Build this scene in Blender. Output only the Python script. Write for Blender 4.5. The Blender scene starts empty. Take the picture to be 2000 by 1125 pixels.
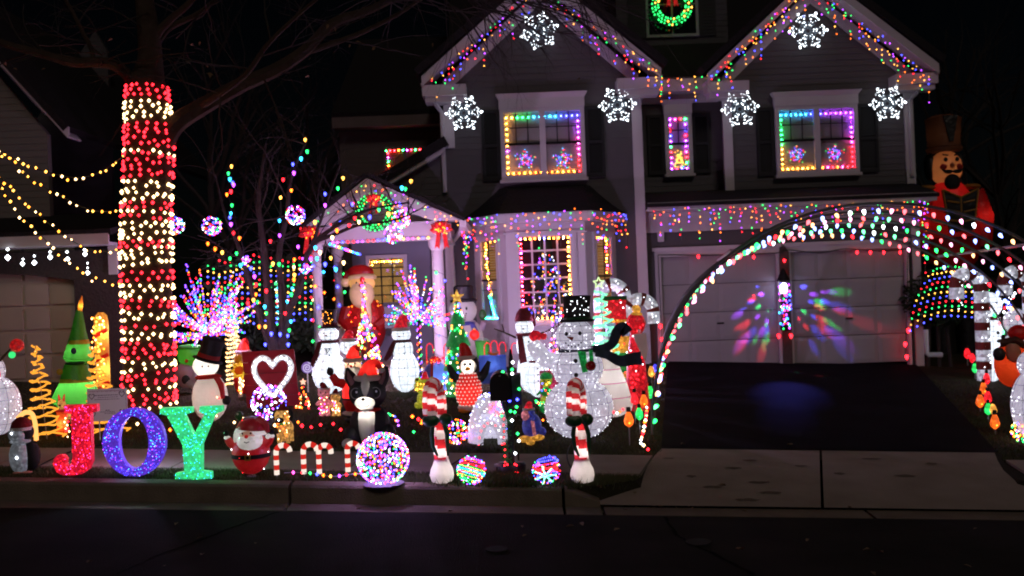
import bpy, math, random
import numpy as np
from math import sin, cos, pi, radians, sqrt
from mathutils import Vector, Matrix

sc = bpy.context.scene
col = sc.collection
rnd = random.Random(7)

# ---------------------------------------------------------------- camera, sky, dim street light, exposure
FPX = 1900.0                     # focal length in pixels of the 2000 px wide photograph
ROLL = radians(2.2)
EYE = 1.65
cam_data = bpy.data.cameras.new('camera')
cam_data.sensor_width = 36.0
cam_data.lens = FPX / 2000.0 * 36.0
cam_data.clip_start = 0.1
cam_data.clip_end = 2000.0
cam_data.dof.use_dof = True            # the photograph is a little soft behind the kerb
cam_data.dof.focus_distance = 8.4
cam_data.dof.aperture_fstop = 1.7
cam = bpy.data.objects.new('camera', cam_data)
col.objects.link(cam)
cam.matrix_world = Matrix.Translation((0, 0, EYE)) @ Matrix.Rotation(pi / 2, 4, 'X') @ Matrix.Rotation(-ROLL, 4, 'Z')
sc.camera = cam

world = bpy.data.worlds.new('World')
sc.world = world
world.use_nodes = True
wn = world.node_tree
sky = wn.nodes.new('ShaderNodeTexSky')
sky.sky_type = 'NISHITA'
sky.sun_disc = False
sky.sun_elevation = radians(35)
sky.sun_rotation = radians(195)
wn.links.new(sky.outputs[0], wn.nodes['Background'].inputs[0])
wn.nodes['Background'].inputs[1].default_value = 0.0002      # night

sun_data = bpy.data.lights.new('street_glow', 'SUN')
sun_data.energy = 0.29
sun_data.angle = radians(14)
sun_data.color = (1.0, 0.83, 0.72)
sun = bpy.data.objects.new('street_glow', sun_data)
col.objects.link(sun)
# light travels forward (+Y), down and a little to the left: the street lamps stand behind the photographer
sun.rotation_euler = Vector((-0.20, 0.80, -0.58)).to_track_quat('-Z', 'Y').to_euler()

sc.view_settings.view_transform = 'Standard'
sc.view_settings.look = 'None'
sc.view_settings.exposure = 0.0
sc.view_settings.gamma = 1.0
sc.view_settings.use_curve_mapping = False
sc.render.engine = 'CYCLES'
cy = sc.cycles
cy.max_bounces = 6
cy.diffuse_bounces = 3
cy.glossy_bounces = 2
cy.transmission_bounces = 3
cy.transparent_max_bounces = 12
cy.caustics_reflective = False
cy.caustics_refractive = False
cy.sample_clamp_indirect = 2.0
cy.use_denoising = True
cy.use_light_tree = True
cy.filter_width = 1.9

# ---------------------------------------------------------------- pixel -> place
def uv(px, py):
    dx, up = px - 1000.0, 562.5 - py
    return dx * cos(ROLL) + up * sin(ROLL), -dx * sin(ROLL) + up * cos(ROLL)

def W(px, py, Y):
    u, v = uv(px, py)
    return Vector((u * Y / FPX, Y, EYE + v * Y / FPX))

def xs(X):
    return -0.051 * max(-9.0, min(9.0, X))

def zg(X, Y):                     # the lawn, the sidewalk and the strip: the street falls to the right
    return 0.13 + xs(X) + 0.035 * max(0.0, min(Y, 19.0) - 8.85)

def zroad(X, Y=0):
    return -0.025 + xs(X)

def G(px, py):                    # where the sight line of a pixel meets the ground
    lo, hi = 5.0, 40.0
    for _ in range(50):
        m = (lo + hi) / 2
        p = W(px, py, m)
        if p.z > zg(p.x, m): lo = m
        else: hi = m
    p = W(px, py, (lo + hi) / 2)
    return Vector((p.x, p.y, zg(p.x, p.y)))

# ---------------------------------------------------------------- mesh builder
class MB:
    def __init__(s, k=1.0, o=(0, 0, 0)):
        s.v, s.f, s.m, s.k, s.o = [], [], [], k, o
    def add(s, vs, fs, mi=0):
        b = len(s.v); k, o = s.k, s.o
        s.v.extend((p[0] * k + o[0], p[1] * k + o[1], p[2] * k + o[2]) for p in vs)
        s.f.extend(tuple(i + b for i in f) for f in fs)
        s.m.extend([mi] * len(fs))
        return s
    def box(s, x0, x1, y0, y1, z0, z1, mi=0):
        return s.add([(x0,y0,z0),(x1,y0,z0),(x1,y1,z0),(x0,y1,z0),(x0,y0,z1),(x1,y0,z1),(x1,y1,z1),(x0,y1,z1)],
                     [(0,3,2,1),(4,5,6,7),(0,1,5,4),(1,2,6,5),(2,3,7,6),(3,0,4,7)], mi)
    def ell(s, x, z, rx, rz, y=0, ry=None, seg=20, ring=12, mi=0, tilt=0):
        if ry is None: ry = rx
        vs = [(0, 0, rz)]
        for i in range(1, ring):
            a = pi * i / ring
            for j in range(seg):
                b = 2 * pi * j / seg
                vs.append((rx * sin(a) * cos(b), ry * sin(a) * sin(b), rz * cos(a)))
        vs.append((0, 0, -rz))
        fs = [(0, 1 + j, 1 + (j + 1) % seg) for j in range(seg)]
        for i in range(ring - 2):
            for j in range(seg):
                a, b = 1 + i * seg + j, 1 + i * seg + (j + 1) % seg
                fs.append((a, a + seg, b + seg, b))
        n = len(vs) - 1
        fs += [(n, n - seg + (j + 1) % seg, n - seg + j) for j in range(seg)]
        c, t = cos(tilt), sin(tilt)
        return s.add([(x + p[0] * c + p[2] * t, y + p[1], z - p[0] * t + p[2] * c) for p in vs], fs, mi)
    def lathe(s, prof, x=0, y=0, seg=20, mi=0, sy=1.0, z=0, tilt=0):
        vs, fs = [], []
        for (r, h) in prof:
            for j in range(seg):
                b = 2 * pi * j / seg
                vs.append((r * cos(b), r * sin(b) * sy, h))
        n = len(prof)
        for i in range(n - 1):
            for j in range(seg):
                a, b = i * seg + j, i * seg + (j + 1) % seg
                fs.append((a, b, b + seg, a + seg))
        fs.append(tuple(range(seg - 1, -1, -1)))
        fs.append(tuple((n - 1) * seg + j for j in range(seg)))
        c, t = cos(tilt), sin(tilt)
        return s.add([(x + p[0] * c + p[2] * t, y + p[1], z - p[0] * t + p[2] * c) for p in vs], fs, mi)
    def tube(s, pts, r, seg=6, mi=0, closed=False, mis=None):
        pts = [Vector(p) for p in pts]
        n = len(pts)
        rs = r if isinstance(r, (list, tuple)) else [r] * n
        vs, fs = [], []
        prev = None
        for i, p in enumerate(pts):
            if closed: t = pts[(i + 1) % n] - pts[i - 1]
            else: t = pts[min(i + 1, n - 1)] - pts[max(i - 1, 0)]
            if t.length < 1e-9: t = Vector((0, 0, 1))
            t.normalize()
            if prev is None:
                a = Vector((0, 1, 0)) if abs(t.y) < 0.9 else Vector((1, 0, 0))
                u = t.cross(a).normalized()
            else:
                u = prev - t * prev.dot(t)
                u = u.normalized() if u.length > 1e-6 else t.orthogonal().normalized()
            prev = u
            w = t.cross(u)
            for j in range(seg):
                b = 2 * pi * j / seg
                q = p + (u * cos(b) + w * sin(b)) * rs[i]
                vs.append((q.x, q.y, q.z))
        m = n if closed else n - 1
        for i in range(m):
            for j in range(seg):
                a, b = i * seg + j, i * seg + (j + 1) % seg
                c, d = ((i + 1) % n) * seg + (j + 1) % seg, ((i + 1) % n) * seg + j
                fs.append((a, b, c, d))
        base = len(s.f)
        s.add(vs, fs, mi)
        if mis:
            for i in range(m):
                for j in range(seg): s.m[base + i * seg + j] = mis[i % len(mis)]
        if not closed:
            s.add([vs[j] for j in range(seg)], [tuple(range(seg - 1, -1, -1))], mi)
            s.add([vs[(n - 1) * seg + j] for j in range(seg)], [tuple(range(seg))], mi)
        return s
    def prism(s, poly, y0, y1, mi=0):     # outline in x, z pushed along y
        n = len(poly)
        vs = [(p[0], y0, p[1]) for p in poly] + [(p[0], y1, p[1]) for p in poly]
        fs = [tuple(range(n)), tuple(range(2 * n - 1, n - 1, -1))]
        fs += [(i, i + n, (i + 1) % n + n, (i + 1) % n) for i in range(n)]
        return s.add(vs, fs, mi)
    def ring2(s, outer, inner, y0, y1, mi=0):   # a band between two outlines with equal counts
        n = len(outer)
        vs = [(p[0], y0, p[1]) for p in outer] + [(p[0], y0, p[1]) for p in inner] + [(p[0], y1, p[1]) for p in outer] + [(p[0], y1, p[1]) for p in inner]
        fs = []
        for i in range(n):
            j = (i + 1) % n
            fs += [(i, j, n + j, n + i), (2*n+i, 3*n+i, 3*n+j, 2*n+j), (i, 2*n+i, 2*n+j, j), (n+i, n+j, 3*n+j, 3*n+i)]
        return s.add(vs, fs, mi)
    def slab(s, a, b, c, d, t, mi=0):     # a quad with thickness along its normal
        a, b, c, d = map(Vector, (a, b, c, d))
        n = (b - a).cross(d - a).normalized() * t
        vs = [a, b, c, d, a - n, b - n, c - n, d - n]
        return s.add(vs, [(0,1,2,3),(7,6,5,4),(0,4,5,1),(1,5,6,2),(2,6,7,3),(3,7,4,0)], mi)
    def dot(s, p, r, mi=0, el=1.25, d=None):    # a mini light: a small eight-faced drop
        x, y, z = p
        e = r * el
        return s.add([(x+r,y,z),(x,y+r,z),(x-r,y,z),(x,y-r,z),(x,y,z+e),(x,y,z-e)],
                     [(0,1,4),(1,2,4),(2,3,4),(3,0,4),(1,0,5),(2,1,5),(3,2,5),(0,3,5)], mi)
    def mesh(s, name, mats, smooth=True):
        me = bpy.data.meshes.new(name)
        me.from_pydata([tuple(p) for p in s.v], [], s.f)
        if not isinstance(mats, (list, tuple)): mats = [mats]
        for m in mats: me.materials.append(m)
        if len(mats) > 1: me.polygons.foreach_set('material_index', s.m)
        if smooth:
            me.polygons.foreach_set('use_smooth', [True] * len(me.polygons))
            try: me.set_sharp_from_angle(angle=radians(38))
            except Exception: pass
        me.update()
        return me

def link(name, me, parent=None, loc=(0, 0, 0)):
    o = bpy.data.objects.new(name, me)
    col.objects.link(o)
    o.location = loc
    if parent is not None: o.parent = parent
    return o

# ---------------------------------------------------------------- materials
MATS = {}
def nodes(name):
    m = bpy.data.materials.new(name)
    m.use_nodes = True
    nt = m.node_tree
    nt.nodes.clear()
    out = nt.nodes.new('ShaderNodeOutputMaterial')
    return m, nt, out

def N(nt, t, **kw):
    n = nt.nodes.new('ShaderNode' + t)
    for k, v in kw.items():
        if k.startswith('i_'):
            key = k[2:]
            n.inputs[int(key) if key.isdigit() else key.replace('_', ' ')].default_value = v
        else: setattr(n, k, v)
    return n

def L(nt, a, b): nt.links.new(a, b)

def emi(name, c, st):
    if name in MATS: return MATS[name]
    m, nt, out = nodes(name)
    e = N(nt, 'Emission')
    e.inputs[0].default_value = (*c, 1); e.inputs[1].default_value = st
    L(nt, e.outputs[0], out.inputs[0])
    MATS[name] = m
    return m

def surf(name, c, rough=0.7, var=0.25, scale=6.0, bump=0.0, bscale=40.0, spec=0.3, metal=0.0, c2=None):
    if name in MATS: return MATS[name]
    m, nt, out = nodes(name)
    p = N(nt, 'BsdfPrincipled')
    tc = N(nt, 'TexCoord')
    nz = N(nt, 'TexNoise', i_Scale=scale, i_Detail=6.0)
    L(nt, tc.outputs['Object'], nz.inputs['Vector'])
    mx = N(nt, 'Mix', data_type='RGBA')
    lo = c2 if c2 else tuple(x * (1 - var) for x in c)
    hi = c if c2 else tuple(min(1, x * (1 + var)) for x in c)
    mx.inputs[6].default_value = (*lo, 1); mx.inputs[7].default_value = (*hi, 1)
    L(nt, nz.outputs[0], mx.inputs[0])
    L(nt, mx.outputs[2], p.inputs['Base Color'])
    p.inputs['Roughness'].default_value = rough
    p.inputs['Metallic'].default_value = metal
    p.inputs['Specular IOR Level'].default_value = spec
    if bump:
        n2 = N(nt, 'TexNoise', i_Scale=bscale, i_Detail=4.0)
        L(nt, tc.outputs['Object'], n2.inputs['Vector'])
        b = N(nt, 'Bump', i_Strength=bump, i_Distance=0.02)
        L(nt, n2.outputs[0], b.inputs['Height'])
        L(nt, b.outputs[0], p.inputs['Normal'])
    L(nt, p.outputs[0], out.inputs[0])
    MATS[name] = m
    return m

def nylon(name, c, tr=0.6, rough=0.45):
    """Thin inflatable fabric: it passes the light of the lamp inside it."""
    if name in MATS: return MATS[name]
    m, nt, out = nodes(name)
    d = N(nt, 'BsdfDiffuse'); d.inputs[0].default_value = (*c, 1)
    t = N(nt, 'BsdfTranslucent'); t.inputs[0].default_value = (*c, 1)
    g = N(nt, 'BsdfGlossy'); g.inputs['Roughness'].default_value = rough
    tc = N(nt, 'TexCoord')
    nz = N(nt, 'TexNoise', i_Scale=9.0, i_Detail=3.0)
    L(nt, tc.outputs['Object'], nz.inputs['Vector'])
    b = N(nt, 'Bump', i_Strength=0.6, i_Distance=0.04)
    L(nt, nz.outputs[0], b.inputs['Height'])
    for q in (d, t, g): L(nt, b.outputs[0], q.inputs['Normal'])
    a = N(nt, 'MixShader'); a.inputs[0].default_value = tr
    L(nt, d.outputs[0], a.inputs[1]); L(nt, t.outputs[0], a.inputs[2])
    f = N(nt, 'MixShader'); f.inputs[0].default_value = 0.04
    L(nt, a.outputs[0], f.inputs[1]); L(nt, g.outputs[0], f.inputs[2])
    L(nt, f.outputs[0], out.inputs[0])
    MATS[name] = m
    return m

def tinsel(name, c, e=0.3, scale=60.0, ec=None, spark=3.0, base=.45):
    """Glittering mesh cloth over strings of tiny lamps: the cells between the wires glow unevenly."""
    if name in MATS: return MATS[name]
    m, nt, out = nodes(name)
    p = N(nt, 'BsdfPrincipled')
    p.inputs['Base Color'].default_value = (*c, 1)
    p.inputs['Roughness'].default_value = 0.4
    tc = N(nt, 'TexCoord')
    v = N(nt, 'TexVoronoi', i_Scale=scale)
    L(nt, tc.outputs['Object'], v.inputs['Vector'])
    sep = N(nt, 'SeparateColor')
    L(nt, v.outputs['Color'], sep.inputs[0])
    pw = N(nt, 'Math', operation='POWER'); pw.inputs[1].default_value = spark
    L(nt, sep.outputs[0], pw.inputs[0])
    nz = N(nt, 'TexNoise', i_Scale=scale * 0.12, i_Detail=2.0)
    L(nt, tc.outputs['Object'], nz.inputs['Vector'])
    ml = N(nt, 'Math', operation='MULTIPLY')
    L(nt, pw.outputs[0], ml.inputs[0]); L(nt, nz.outputs[0], ml.inputs[1])
    st = N(nt, 'Math', operation='MULTIPLY_ADD'); st.inputs[1].default_value = e * (3.4 if base < .6 else 1.2); st.inputs[2].default_value = e * base
    L(nt, ml.outputs[0], st.inputs[0])
    p.inputs['Emission Color'].default_value = (*(ec or c), 1)
    L(nt, st.outputs[0], p.inputs['Emission Strength'])
    b = N(nt, 'Bump', i_Strength=0.6, i_Distance=0.01)
    L(nt, sep.outputs[1], b.inputs['Height'])
    L(nt, b.outputs[0], p.inputs['Normal'])
    L(nt, p.outputs[0], out.inputs[0])
    MATS[name] = m
    return m

def glass(name):
    if name in MATS: return MATS[name]
    m, nt, out = nodes(name)
    t = N(nt, 'BsdfTransparent'); t.inputs[0].default_value = (0.93, 0.95, 0.95, 1)
    g = N(nt, 'BsdfGlossy'); g.inputs['Roughness'].default_value = 0.03
    x = N(nt, 'MixShader'); x.inputs[0].default_value = 0.07
    L(nt, t.outputs[0], x.inputs[1]); L(nt, g.outputs[0], x.inputs[2])
    L(nt, x.outputs[0], out.inputs[0])
    MATS[name] = m
    return m

BS = 8.0
RED = emi('red_light', (1.0, .014, .024), BS)
ORG = emi('orange_light', (1.0, .15, .012), BS)
YEL = emi('yellow_light', (1.0, .42, .06), BS * .9)
GRN = emi('green_light', (.022, .85, .14), BS * .7)
BLU = emi('blue_light', (.055, .065, 1.0), BS * 1.2)
PUR = emi('purple_light', (.46, .055, 1.0), BS)
PNK = emi('pink_light', (1.0, .06, .48), BS)
CYA = emi('cyan_light', (.03, .46, 1.0), BS)
WRM = emi('warm_light', (1.0, .62, .27), BS * 1.0)
AMB = emi('amber_light', (1.0, .33, .03), BS * .8)
WHT = emi('white_light', (.86, .93, 1.0), BS)
MULTI = [RED, GRN, BLU, YEL, PUR, ORG]
VIO = [emi('twig_' + n, c, v) for n, c, v in (('red', (1, .012, .03), 5), ('blue', (.06, .06, 1), 8), ('violet', (.20, .06, 1), 7), ('amber', (1, .34, .04), 4.5), ('violet', (.20, .06, 1), 7), ('green', (.03, .8, .16), 4), ('magenta', (.9, .05, .6), 5), ('orange', (1, .15, .02), 5), ('white', (.8, .75, 1), 4), ('blue', (.06, .06, 1), 8))]
RGBY = [RED, GRN, BLU, ORG]
WIRE = surf('dark_green_wire', (.015, .03, .018), .6)
BLACK = surf('black_cloth', (.012, .012, .013), .8)
WHITE_TRIM = surf('white_painted_trim', (.47, .45, .475), .5, .12, 2.0)
GLASS = glass('window_glass')

# ---------------------------------------------------------------- things and parts
BULBS = {}
def bulb_mesh(mat, r, kind):
    key = (mat.name, round(r, 4), kind)
    if key not in BULBS:
        m = MB(r)
        if kind == 'mini':
            m.dot((0, 0, 0), 1.0, 0, 1.05)
        else:                                  # a pointed faceted bulb that hangs, its socket at the top
            m.lathe([(.05, -1.9), (.55, -1.3), (.9, -.5), (.95, .1), (.6, .75)], seg=6)
        BULBS[key] = m.mesh('bulb', mat)
        if kind != 'mini':
            pass
    return BULBS[key]

class Thing:
    """An Empty at a thing's base. Its parts are given in photograph pixels from that base: x right, y away, z up."""
    def __init__(s, name, label, cat, px=None, py=None, Y=None, group=None, at=None, k=None, rz=0.0):
        if at is not None: p = Vector(at)
        elif Y is None: p = G(px, py)
        else: p = W(px, py, Y)
        s.p, s.k = p, (k if k else p.y / FPX)
        o = bpy.data.objects.new(name, None)
        o.empty_display_size = 0.1
        col.objects.link(o)
        o.location = p
        o.rotation_euler = (0, 0, rz)
        o['label'] = label; o['category'] = cat
        if group: o['group'] = group
        s.o = o
    def mb(s): return MB(s.k)
    def put(s, name, m, mat, par=None, smooth=True, stuff=False):
        o = link(name, m.mesh(name, mat, smooth), par or s.o)
        if stuff: o['kind'] = 'stuff'
        return o
    def e(s, name, mat, *es, par=None, tilt=0):
        m = s.mb()
        for a in es: m.ell(*a, tilt=tilt)
        return s.put(name, m, mat, par)
    def t(s, name, mat, pts, r, par=None, seg=8, closed=False):
        m = s.mb()
        m.tube([(p[0], p[2] if len(p) > 2 else 0, p[1]) for p in pts], r, seg, closed=closed)
        return s.put(name, m, mat, par)
    def l(s, name, mat, prof, x=0, y=0, z=0, par=None, tilt=0, seg=22, sy=1.0):
        return s.put(name, s.mb().lathe(prof, x, y, seg, z=z, tilt=tilt, sy=sy), mat, par)
    def pr(s, name, mat, poly, y0, y1, par=None):
        return s.put(name, s.mb().prism(poly, y0, y1), mat, par, smooth=False)
    def bx(s, name, mat, *a, par=None):
        return s.put(name, s.mb().box(*a), mat, par, smooth=False)
    def lights(s, name, pts, r, mats, par=None, order=False):
        m = s.mb()
        for i, p in enumerate(pts):
            m.dot(p, r * rnd.uniform(.85, 1.15), (i if order else rnd.randrange(len(mats))) % len(mats))
        return s.put(name, m, mats, par, smooth=False, stuff=True)
    def bulb(s, p, mat, r, kind='mini', par=None, name='bulb', rot=None):
        o = link(name, bulb_mesh(mat, r * s.k, kind), par or s.o, Vector(p) * s.k)
        if rot: o.rotation_euler = rot
        return o
    def lamp(s, x, z, power, c=(1, .93, .85), y=0, r=4.0):
        d = bpy.data.lights.new('inner_or_fill_lamp', 'POINT')
        d.energy = power; d.color = c; d.shadow_soft_size = r * s.k
        o = bpy.data.objects.new('inner_or_fill_lamp', d)
        col.objects.link(o)
        o.parent = s.o
        o.location = (x * s.k, y * s.k, z * s.k)
        return o

def solid(name, label, cat, m, mat, group=None, smooth=True, at=(0, 0, 0)):
    o = link(name, m.mesh(name, mat, smooth), None, at)
    o['label'] = label; o['category'] = cat
    if group: o['group'] = group
    return o

def setting(name, m, mat, smooth=False):
    o = link(name, m.mesh(name, mat, smooth))
    o['kind'] = 'structure'
    return o

def smooth_path(pts, n):
    """Catmull-Rom through points of any dimension, n samples a span."""
    P = [Vector(p) for p in pts]
    out = []
    for i in range(len(P) - 1):
        a, b, c, d = P[max(i - 1, 0)], P[i], P[i + 1], P[min(i + 2, len(P) - 1)]
        for j in range(n):
            t = j / n
            out.append(.5 * ((2 * b) + (c - a) * t + (2 * a - 5 * b + 4 * c - d) * t * t + (3 * b - a - 3 * c + d) * t ** 3))
    out.append(P[-1])
    return out

def along(pts, step, jit=0.0):
    """Points a fixed step apart along a polyline."""
    out, acc = [], 0.0
    for a, b in zip(pts, pts[1:]):
        d = (b - a).length
        t = step - acc
        while t <= d:
            out.append(a.lerp(b, max(0, min(1, (t + rnd.uniform(-jit, jit) * step) / d if d else 0))))
            t += step
        acc = d - (t - step)
    return out

class Place(Thing):
    """A thing whose parts are given in world metres."""
    def __init__(s, name, label, cat, at, group=None):
        super().__init__(name, label, cat, at=at, k=1.0, group=group)
    def mb(s): return MB(1.0, tuple(-s.p))
    def bulb(s, p, mat, r, kind='mini', par=None, name='bulb', rot=None):
        o = link(name, bulb_mesh(mat, r, kind), par or s.o, Vector(p) - s.p)
        if rot: o.rotation_euler = rot
        return o
    def wt(s, name, mat, pts, r, par=None, seg=6, closed=False):
        return s.put(name, s.mb().tube(pts, r, seg, closed=closed), mat, par)

# ================================================================ ground
ASPHALT = surf('road_asphalt', (.042, .040, .037), .95, .35, 1.6, .8, 120.0, .05, c2=(.010, .010, .010))
DRIVE = surf('driveway_asphalt', (.008, .008, .011), .85, .6, 2.0, .3, 160.0, .02)
CONC = surf('concrete', (.38, .325, .28), .85, .34, 2.6, .6, 90.0, .1, c2=(.19, .155, .13))
CURBC = surf('curb_concrete', (.155, .125, .095), .9, .45, 5.0, .5, 90.0, .2)
SOIL = surf('lawn_soil', (.026, .023, .013), .95, .5, 7.0, .6, 60.0, .1)
MANHOLE = surf('dark_iron', (.012, .012, .012), .7, .3, 20.0, spec=.1)

XS = [-200, -60, -20, -9, -7, -5, -3, -1, 0, 1, 2, 3, 4, 5, 6, 7, 9, 20, 60, 200]
def sheet(name, xsl, ys, zf, mat):
    m = MB()
    vs = [(x, y, zf(x, y)) for y in ys for x in xsl]
    n = len(xsl)
    m.add(vs, [(j*n+i, j*n+i+1, (j+1)*n+i+1, (j+1)*n+i) for j in range(len(ys)-1) for i in range(n-1)])
    return setting(name, m, mat)
road = sheet('road', XS, [-200, -40, 0, 4, 7.205], lambda x, y: zroad(x), ASPHALT)
sheet('lawn', XS, [8.84, 10, 12, 14, 16, 19, 30, 200], lambda x, y: zg(x, y) - 0.012, SOIL)
m = MB()
L_ = [(-200, 7.55), (-9, 7.55), (.55, 7.55), (.93, 7.8), (1.20, 8.845), (-9, 8.845), (-200, 8.845)]
m.add([(x, y, zg(x, y) - .012) for x, y in L_], [(0, 1, 5, 6), (1, 2, 3, 4, 5)])
R_ = [(4.75, 7.415), (9, 7.415), (200, 7.415), (200, 8.845), (9, 8.845), (4.36, 8.845), (4.12, 8.0), (4.4, 7.6)]
m.add([(x, y, zg(x, y) - .012 - (.06 if y < 7.5 else 0)) for x, y in R_], [(0, 1, 4, 5, 6, 7), (1, 2, 3, 4)])
Va = [(.36, 7.56), (.55, 7.55), (.93, 7.8), (1.06, 8.3), (1.20, 8.845)]
Vb = [(.45, 7.43), (.65, 7.50), (1.00, 7.79), (1.11, 8.3), (1.27, 8.845)]
vs = [(x, y, zg(x, y) - .012) for x, y in Va] + [(x, y, zroad(x) + .03 + (zg(x, 8.85) + .012 - zroad(x) - .03) * (1 - (1 - max(0, min(1, (y - 7.41) / 1.3))) ** 1.6) - .04) for x, y in Vb]
m.add(vs, [(i, i + 5, i + 6, i + 1) for i in range(4)])
Va = [(4.75, 7.42), (4.4, 7.6), (4.12, 8.0), (4.36, 8.845)]
Vb = [(4.68, 7.42), (4.34, 7.6), (4.05, 8.0), (4.25, 8.845)]
vs = [(x, y, zg(x, y) - .012 - (.06 if y < 7.5 else 0)) for x, y in Va] + [(x, y, zroad(x) + .03 + (zg(x, 8.85) + .012 - zroad(x) - .03) * (1 - (1 - max(0, min(1, (y - 7.41) / 1.3))) ** 1.6) - .04) for x, y in Vb]
m.add(vs, [(i, i + 1, i + 5, i + 4) for i in range(3)])
setting('verge', m, SOIL)

# joints of poured concrete: gutter, kerb, sidewalk slabs, apron slabs
def patch(m, p4, top, thick=0.12):
    vs = [(x, y, top(x, y)) for x, y in p4] + [(x, y, top(x, y) - thick) for x, y in p4]
    m.add(vs, [(0,1,2,3),(7,6,5,4),(0,4,5,1),(1,5,6,2),(2,6,7,3),(3,7,4,0)])
gut = bpy.data.objects.new('gutter', None); col.objects.link(gut); gut['kind'] = 'structure'
kerb = bpy.data.objects.new('kerb', None); col.objects.link(kerb); kerb['kind'] = 'structure'
edges = [-60, -20, -14, -10.4, -8.6, -6.6, -4.35, -1.75, .33, .62]
for a, b in zip(edges, edges[1:]):
    m = MB(); patch(m, [(a + .012, 7.2), (b - .012, 7.2), (b - .012, 7.41), (a + .012, 7.41)], lambda x, y: zroad(x) + .004 + (y - 7.2) * .05)
    link('gutter_slab', m.mesh('gutter_slab', CURBC, False), gut)
    if b > .5:                                     # the kerb drops to the driveway here
        h1, h2 = .155, .06
    else: h1 = h2 = .155
    m = MB()
    n = 7
    prof = [(7.40, -.05), (7.405, .85), (7.42, .97), (7.45, 1.0), (7.56, 1.0), (7.56, -.05)]
    vs, fs = [], []
    for x, h in ((a + .012, h1), (b - .012, h2)):
        vs += [(x, y, zroad(x) + q * h) for y, q in prof]
    k = len(prof)
    fs = [(i, i + k, i + 1 + k, i + 1) for i in range(k - 1)] + [tuple(range(k - 1, -1, -1)), tuple(range(k, 2 * k))]
    m.add(vs, fs)
    link('kerb_stone', m.mesh('kerb_stone', CURBC, False), kerb)
for a, b in ((.62, 2.62), (2.62, 5.3), (5.3, 9), (9, 30)):
    m = MB(); patch(m, [(a + .012, 7.2), (b - .012, 7.2), (b - .012, 7.41), (a + .012, 7.41)], lambda x, y: zroad(x) + .004 + (y - 7.2) * .05)
    link('gutter_slab', m.mesh('gutter_slab', CURBC, False), gut)

def zap(x, y):                                     # the apron ramps from the gutter up to the sidewalk
    t = max(0, min(1, (y - 7.41) / 1.3))
    lo, hi = zroad(x) + .03, zg(x, 8.85) + .012
    return lo + (hi - lo) * (1 - (1 - t) ** 1.6)
apron = bpy.data.objects.new('driveway_apron', None); col.objects.link(apron); apron['kind'] = 'structure'
def apron_slab(lx, rx):                            # left and right edges as functions of y
    m = MB()
    ysl = [7.412, 7.5, 7.6, 7.75, 7.9, 8.1, 8.4, 8.8, 9.24]
    vs = []
    for y in ysl:
        a, b = lx(y), rx(y)
        for t in range(6):
            x = a + (b - a) * t / 5
            vs.append((x, y, zap(x, y)))
    n = len(vs)
    fs = [(j*6+i, j*6+i+1, j*6+i+7, j*6+i+6) for j in range(len(ysl)-1) for i in range(5)]
    m.add(vs, fs)
    # skirts so a joint reads as a gap
    for j in range(len(ysl) - 1):
        for i, sgn in ((0, 1), (5, -1)):
            p, q = vs[j*6+i], vs[(j+1)*6+i]
            m.add([p, q, (q[0], q[1], q[2] - .1), (p[0], p[1], p[2] - .1)], [(0, 1, 2, 3)])
    link('apron_slab', m.mesh('apron_slab', CONC, False), apron)
def interp(tab):
    def f(y):
        for (y0, x0), (y1, x1) in zip(tab, tab[1:]):
            if y <= y1: return x0 + (x1 - x0) * (y - y0) / (y1 - y0)
        return tab[-1][1]
    return f
apl = interp([(7.412, .40), (7.5, .62), (7.8, .97), (8.3, 1.08), (8.85, 1.24), (9.24, 1.36)])
apm = interp([(7.412, 2.30), (9.24, 2.87)])
apr = interp([(7.412, 4.75), (7.6, 4.4), (8.0, 4.1), (8.5, 4.2), (9.24, 4.52)])
apron_slab(lambda y: apl(y), lambda y: apm(y) - .012)
apron_slab(lambda y: apm(y) + .012, lambda y: apr(y))

MARK = surf('scuff_mark', (.13, .105, .085), .9, .3, 20.0, spec=.05)
for (x, y, l) in ((1305, 895, 26), (1465, 899, 30), (1432, 914, 34), (1565, 910, 26), (1482, 942, 42), (1392, 951, 40), (1505, 962, 44), (1460, 976, 50), (1702, 896, 40), (1767, 929, 42), (1640, 925, 24), (1820, 905, 24), (1350, 930, 20)):
    Y = 8.2
    for _ in range(14):
        p = W(x, y, Y); Y = (EYE - zap(p.x, Y) - .003) * FPX / -uv(x, y)[1]
    hw_ = l * Y / FPX / 2; n_ = 6; m = MB(); vs = []
    for i in range(n_ + 1):
        t = -1 + 2 * i / n_; xx = W(x, y, Y).x + t * hw_; w_ = .028 * (1 - t * t) ** .7 * rnd.uniform(.6, 1.2) + .002; yc_ = Y + .005 * sin(i * 1.7 + x)
        vs += [(xx, yc_ - w_, zap(xx, yc_ - w_) + .004), (xx, yc_ + w_, zap(xx, yc_ + w_) + .004)]
    m.add(vs, [(2*i, 2*i+2, 2*i+3, 2*i+1) for i in range(n_)])
    link('scuff_mark', m.mesh('scuff_mark', MARK, False), apron)
walk = bpy.data.objects.new('sidewalk', None); col.objects.link(walk); walk['kind'] = 'structure'
sl = [-30, -12, -10.2, -8.7, -7.2, -5.75, -4.3, -2.85, -1.4, .0]
for a, b in zip(sl, sl[1:]):
    m = MB(); patch(m, [(a + .008, 7.97), (b - .008, 7.97), (b - .008, 8.85), (a + .008, 8.85)], lambda x, y: zg(x, y) + .012)
    link('sidewalk_slab', m.mesh('sidewalk_slab', CONC, False), walk)
m = MB(); patch(m, [(.008, 7.97), (apl(7.97) - .02, 7.97), (apl(8.85) - .02, 8.85), (.008, 8.85)], lambda x, y: zg(x, y) + .012)
link('sidewalk_slab', m.mesh('sidewalk_slab', CONC, False), walk)
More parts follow.
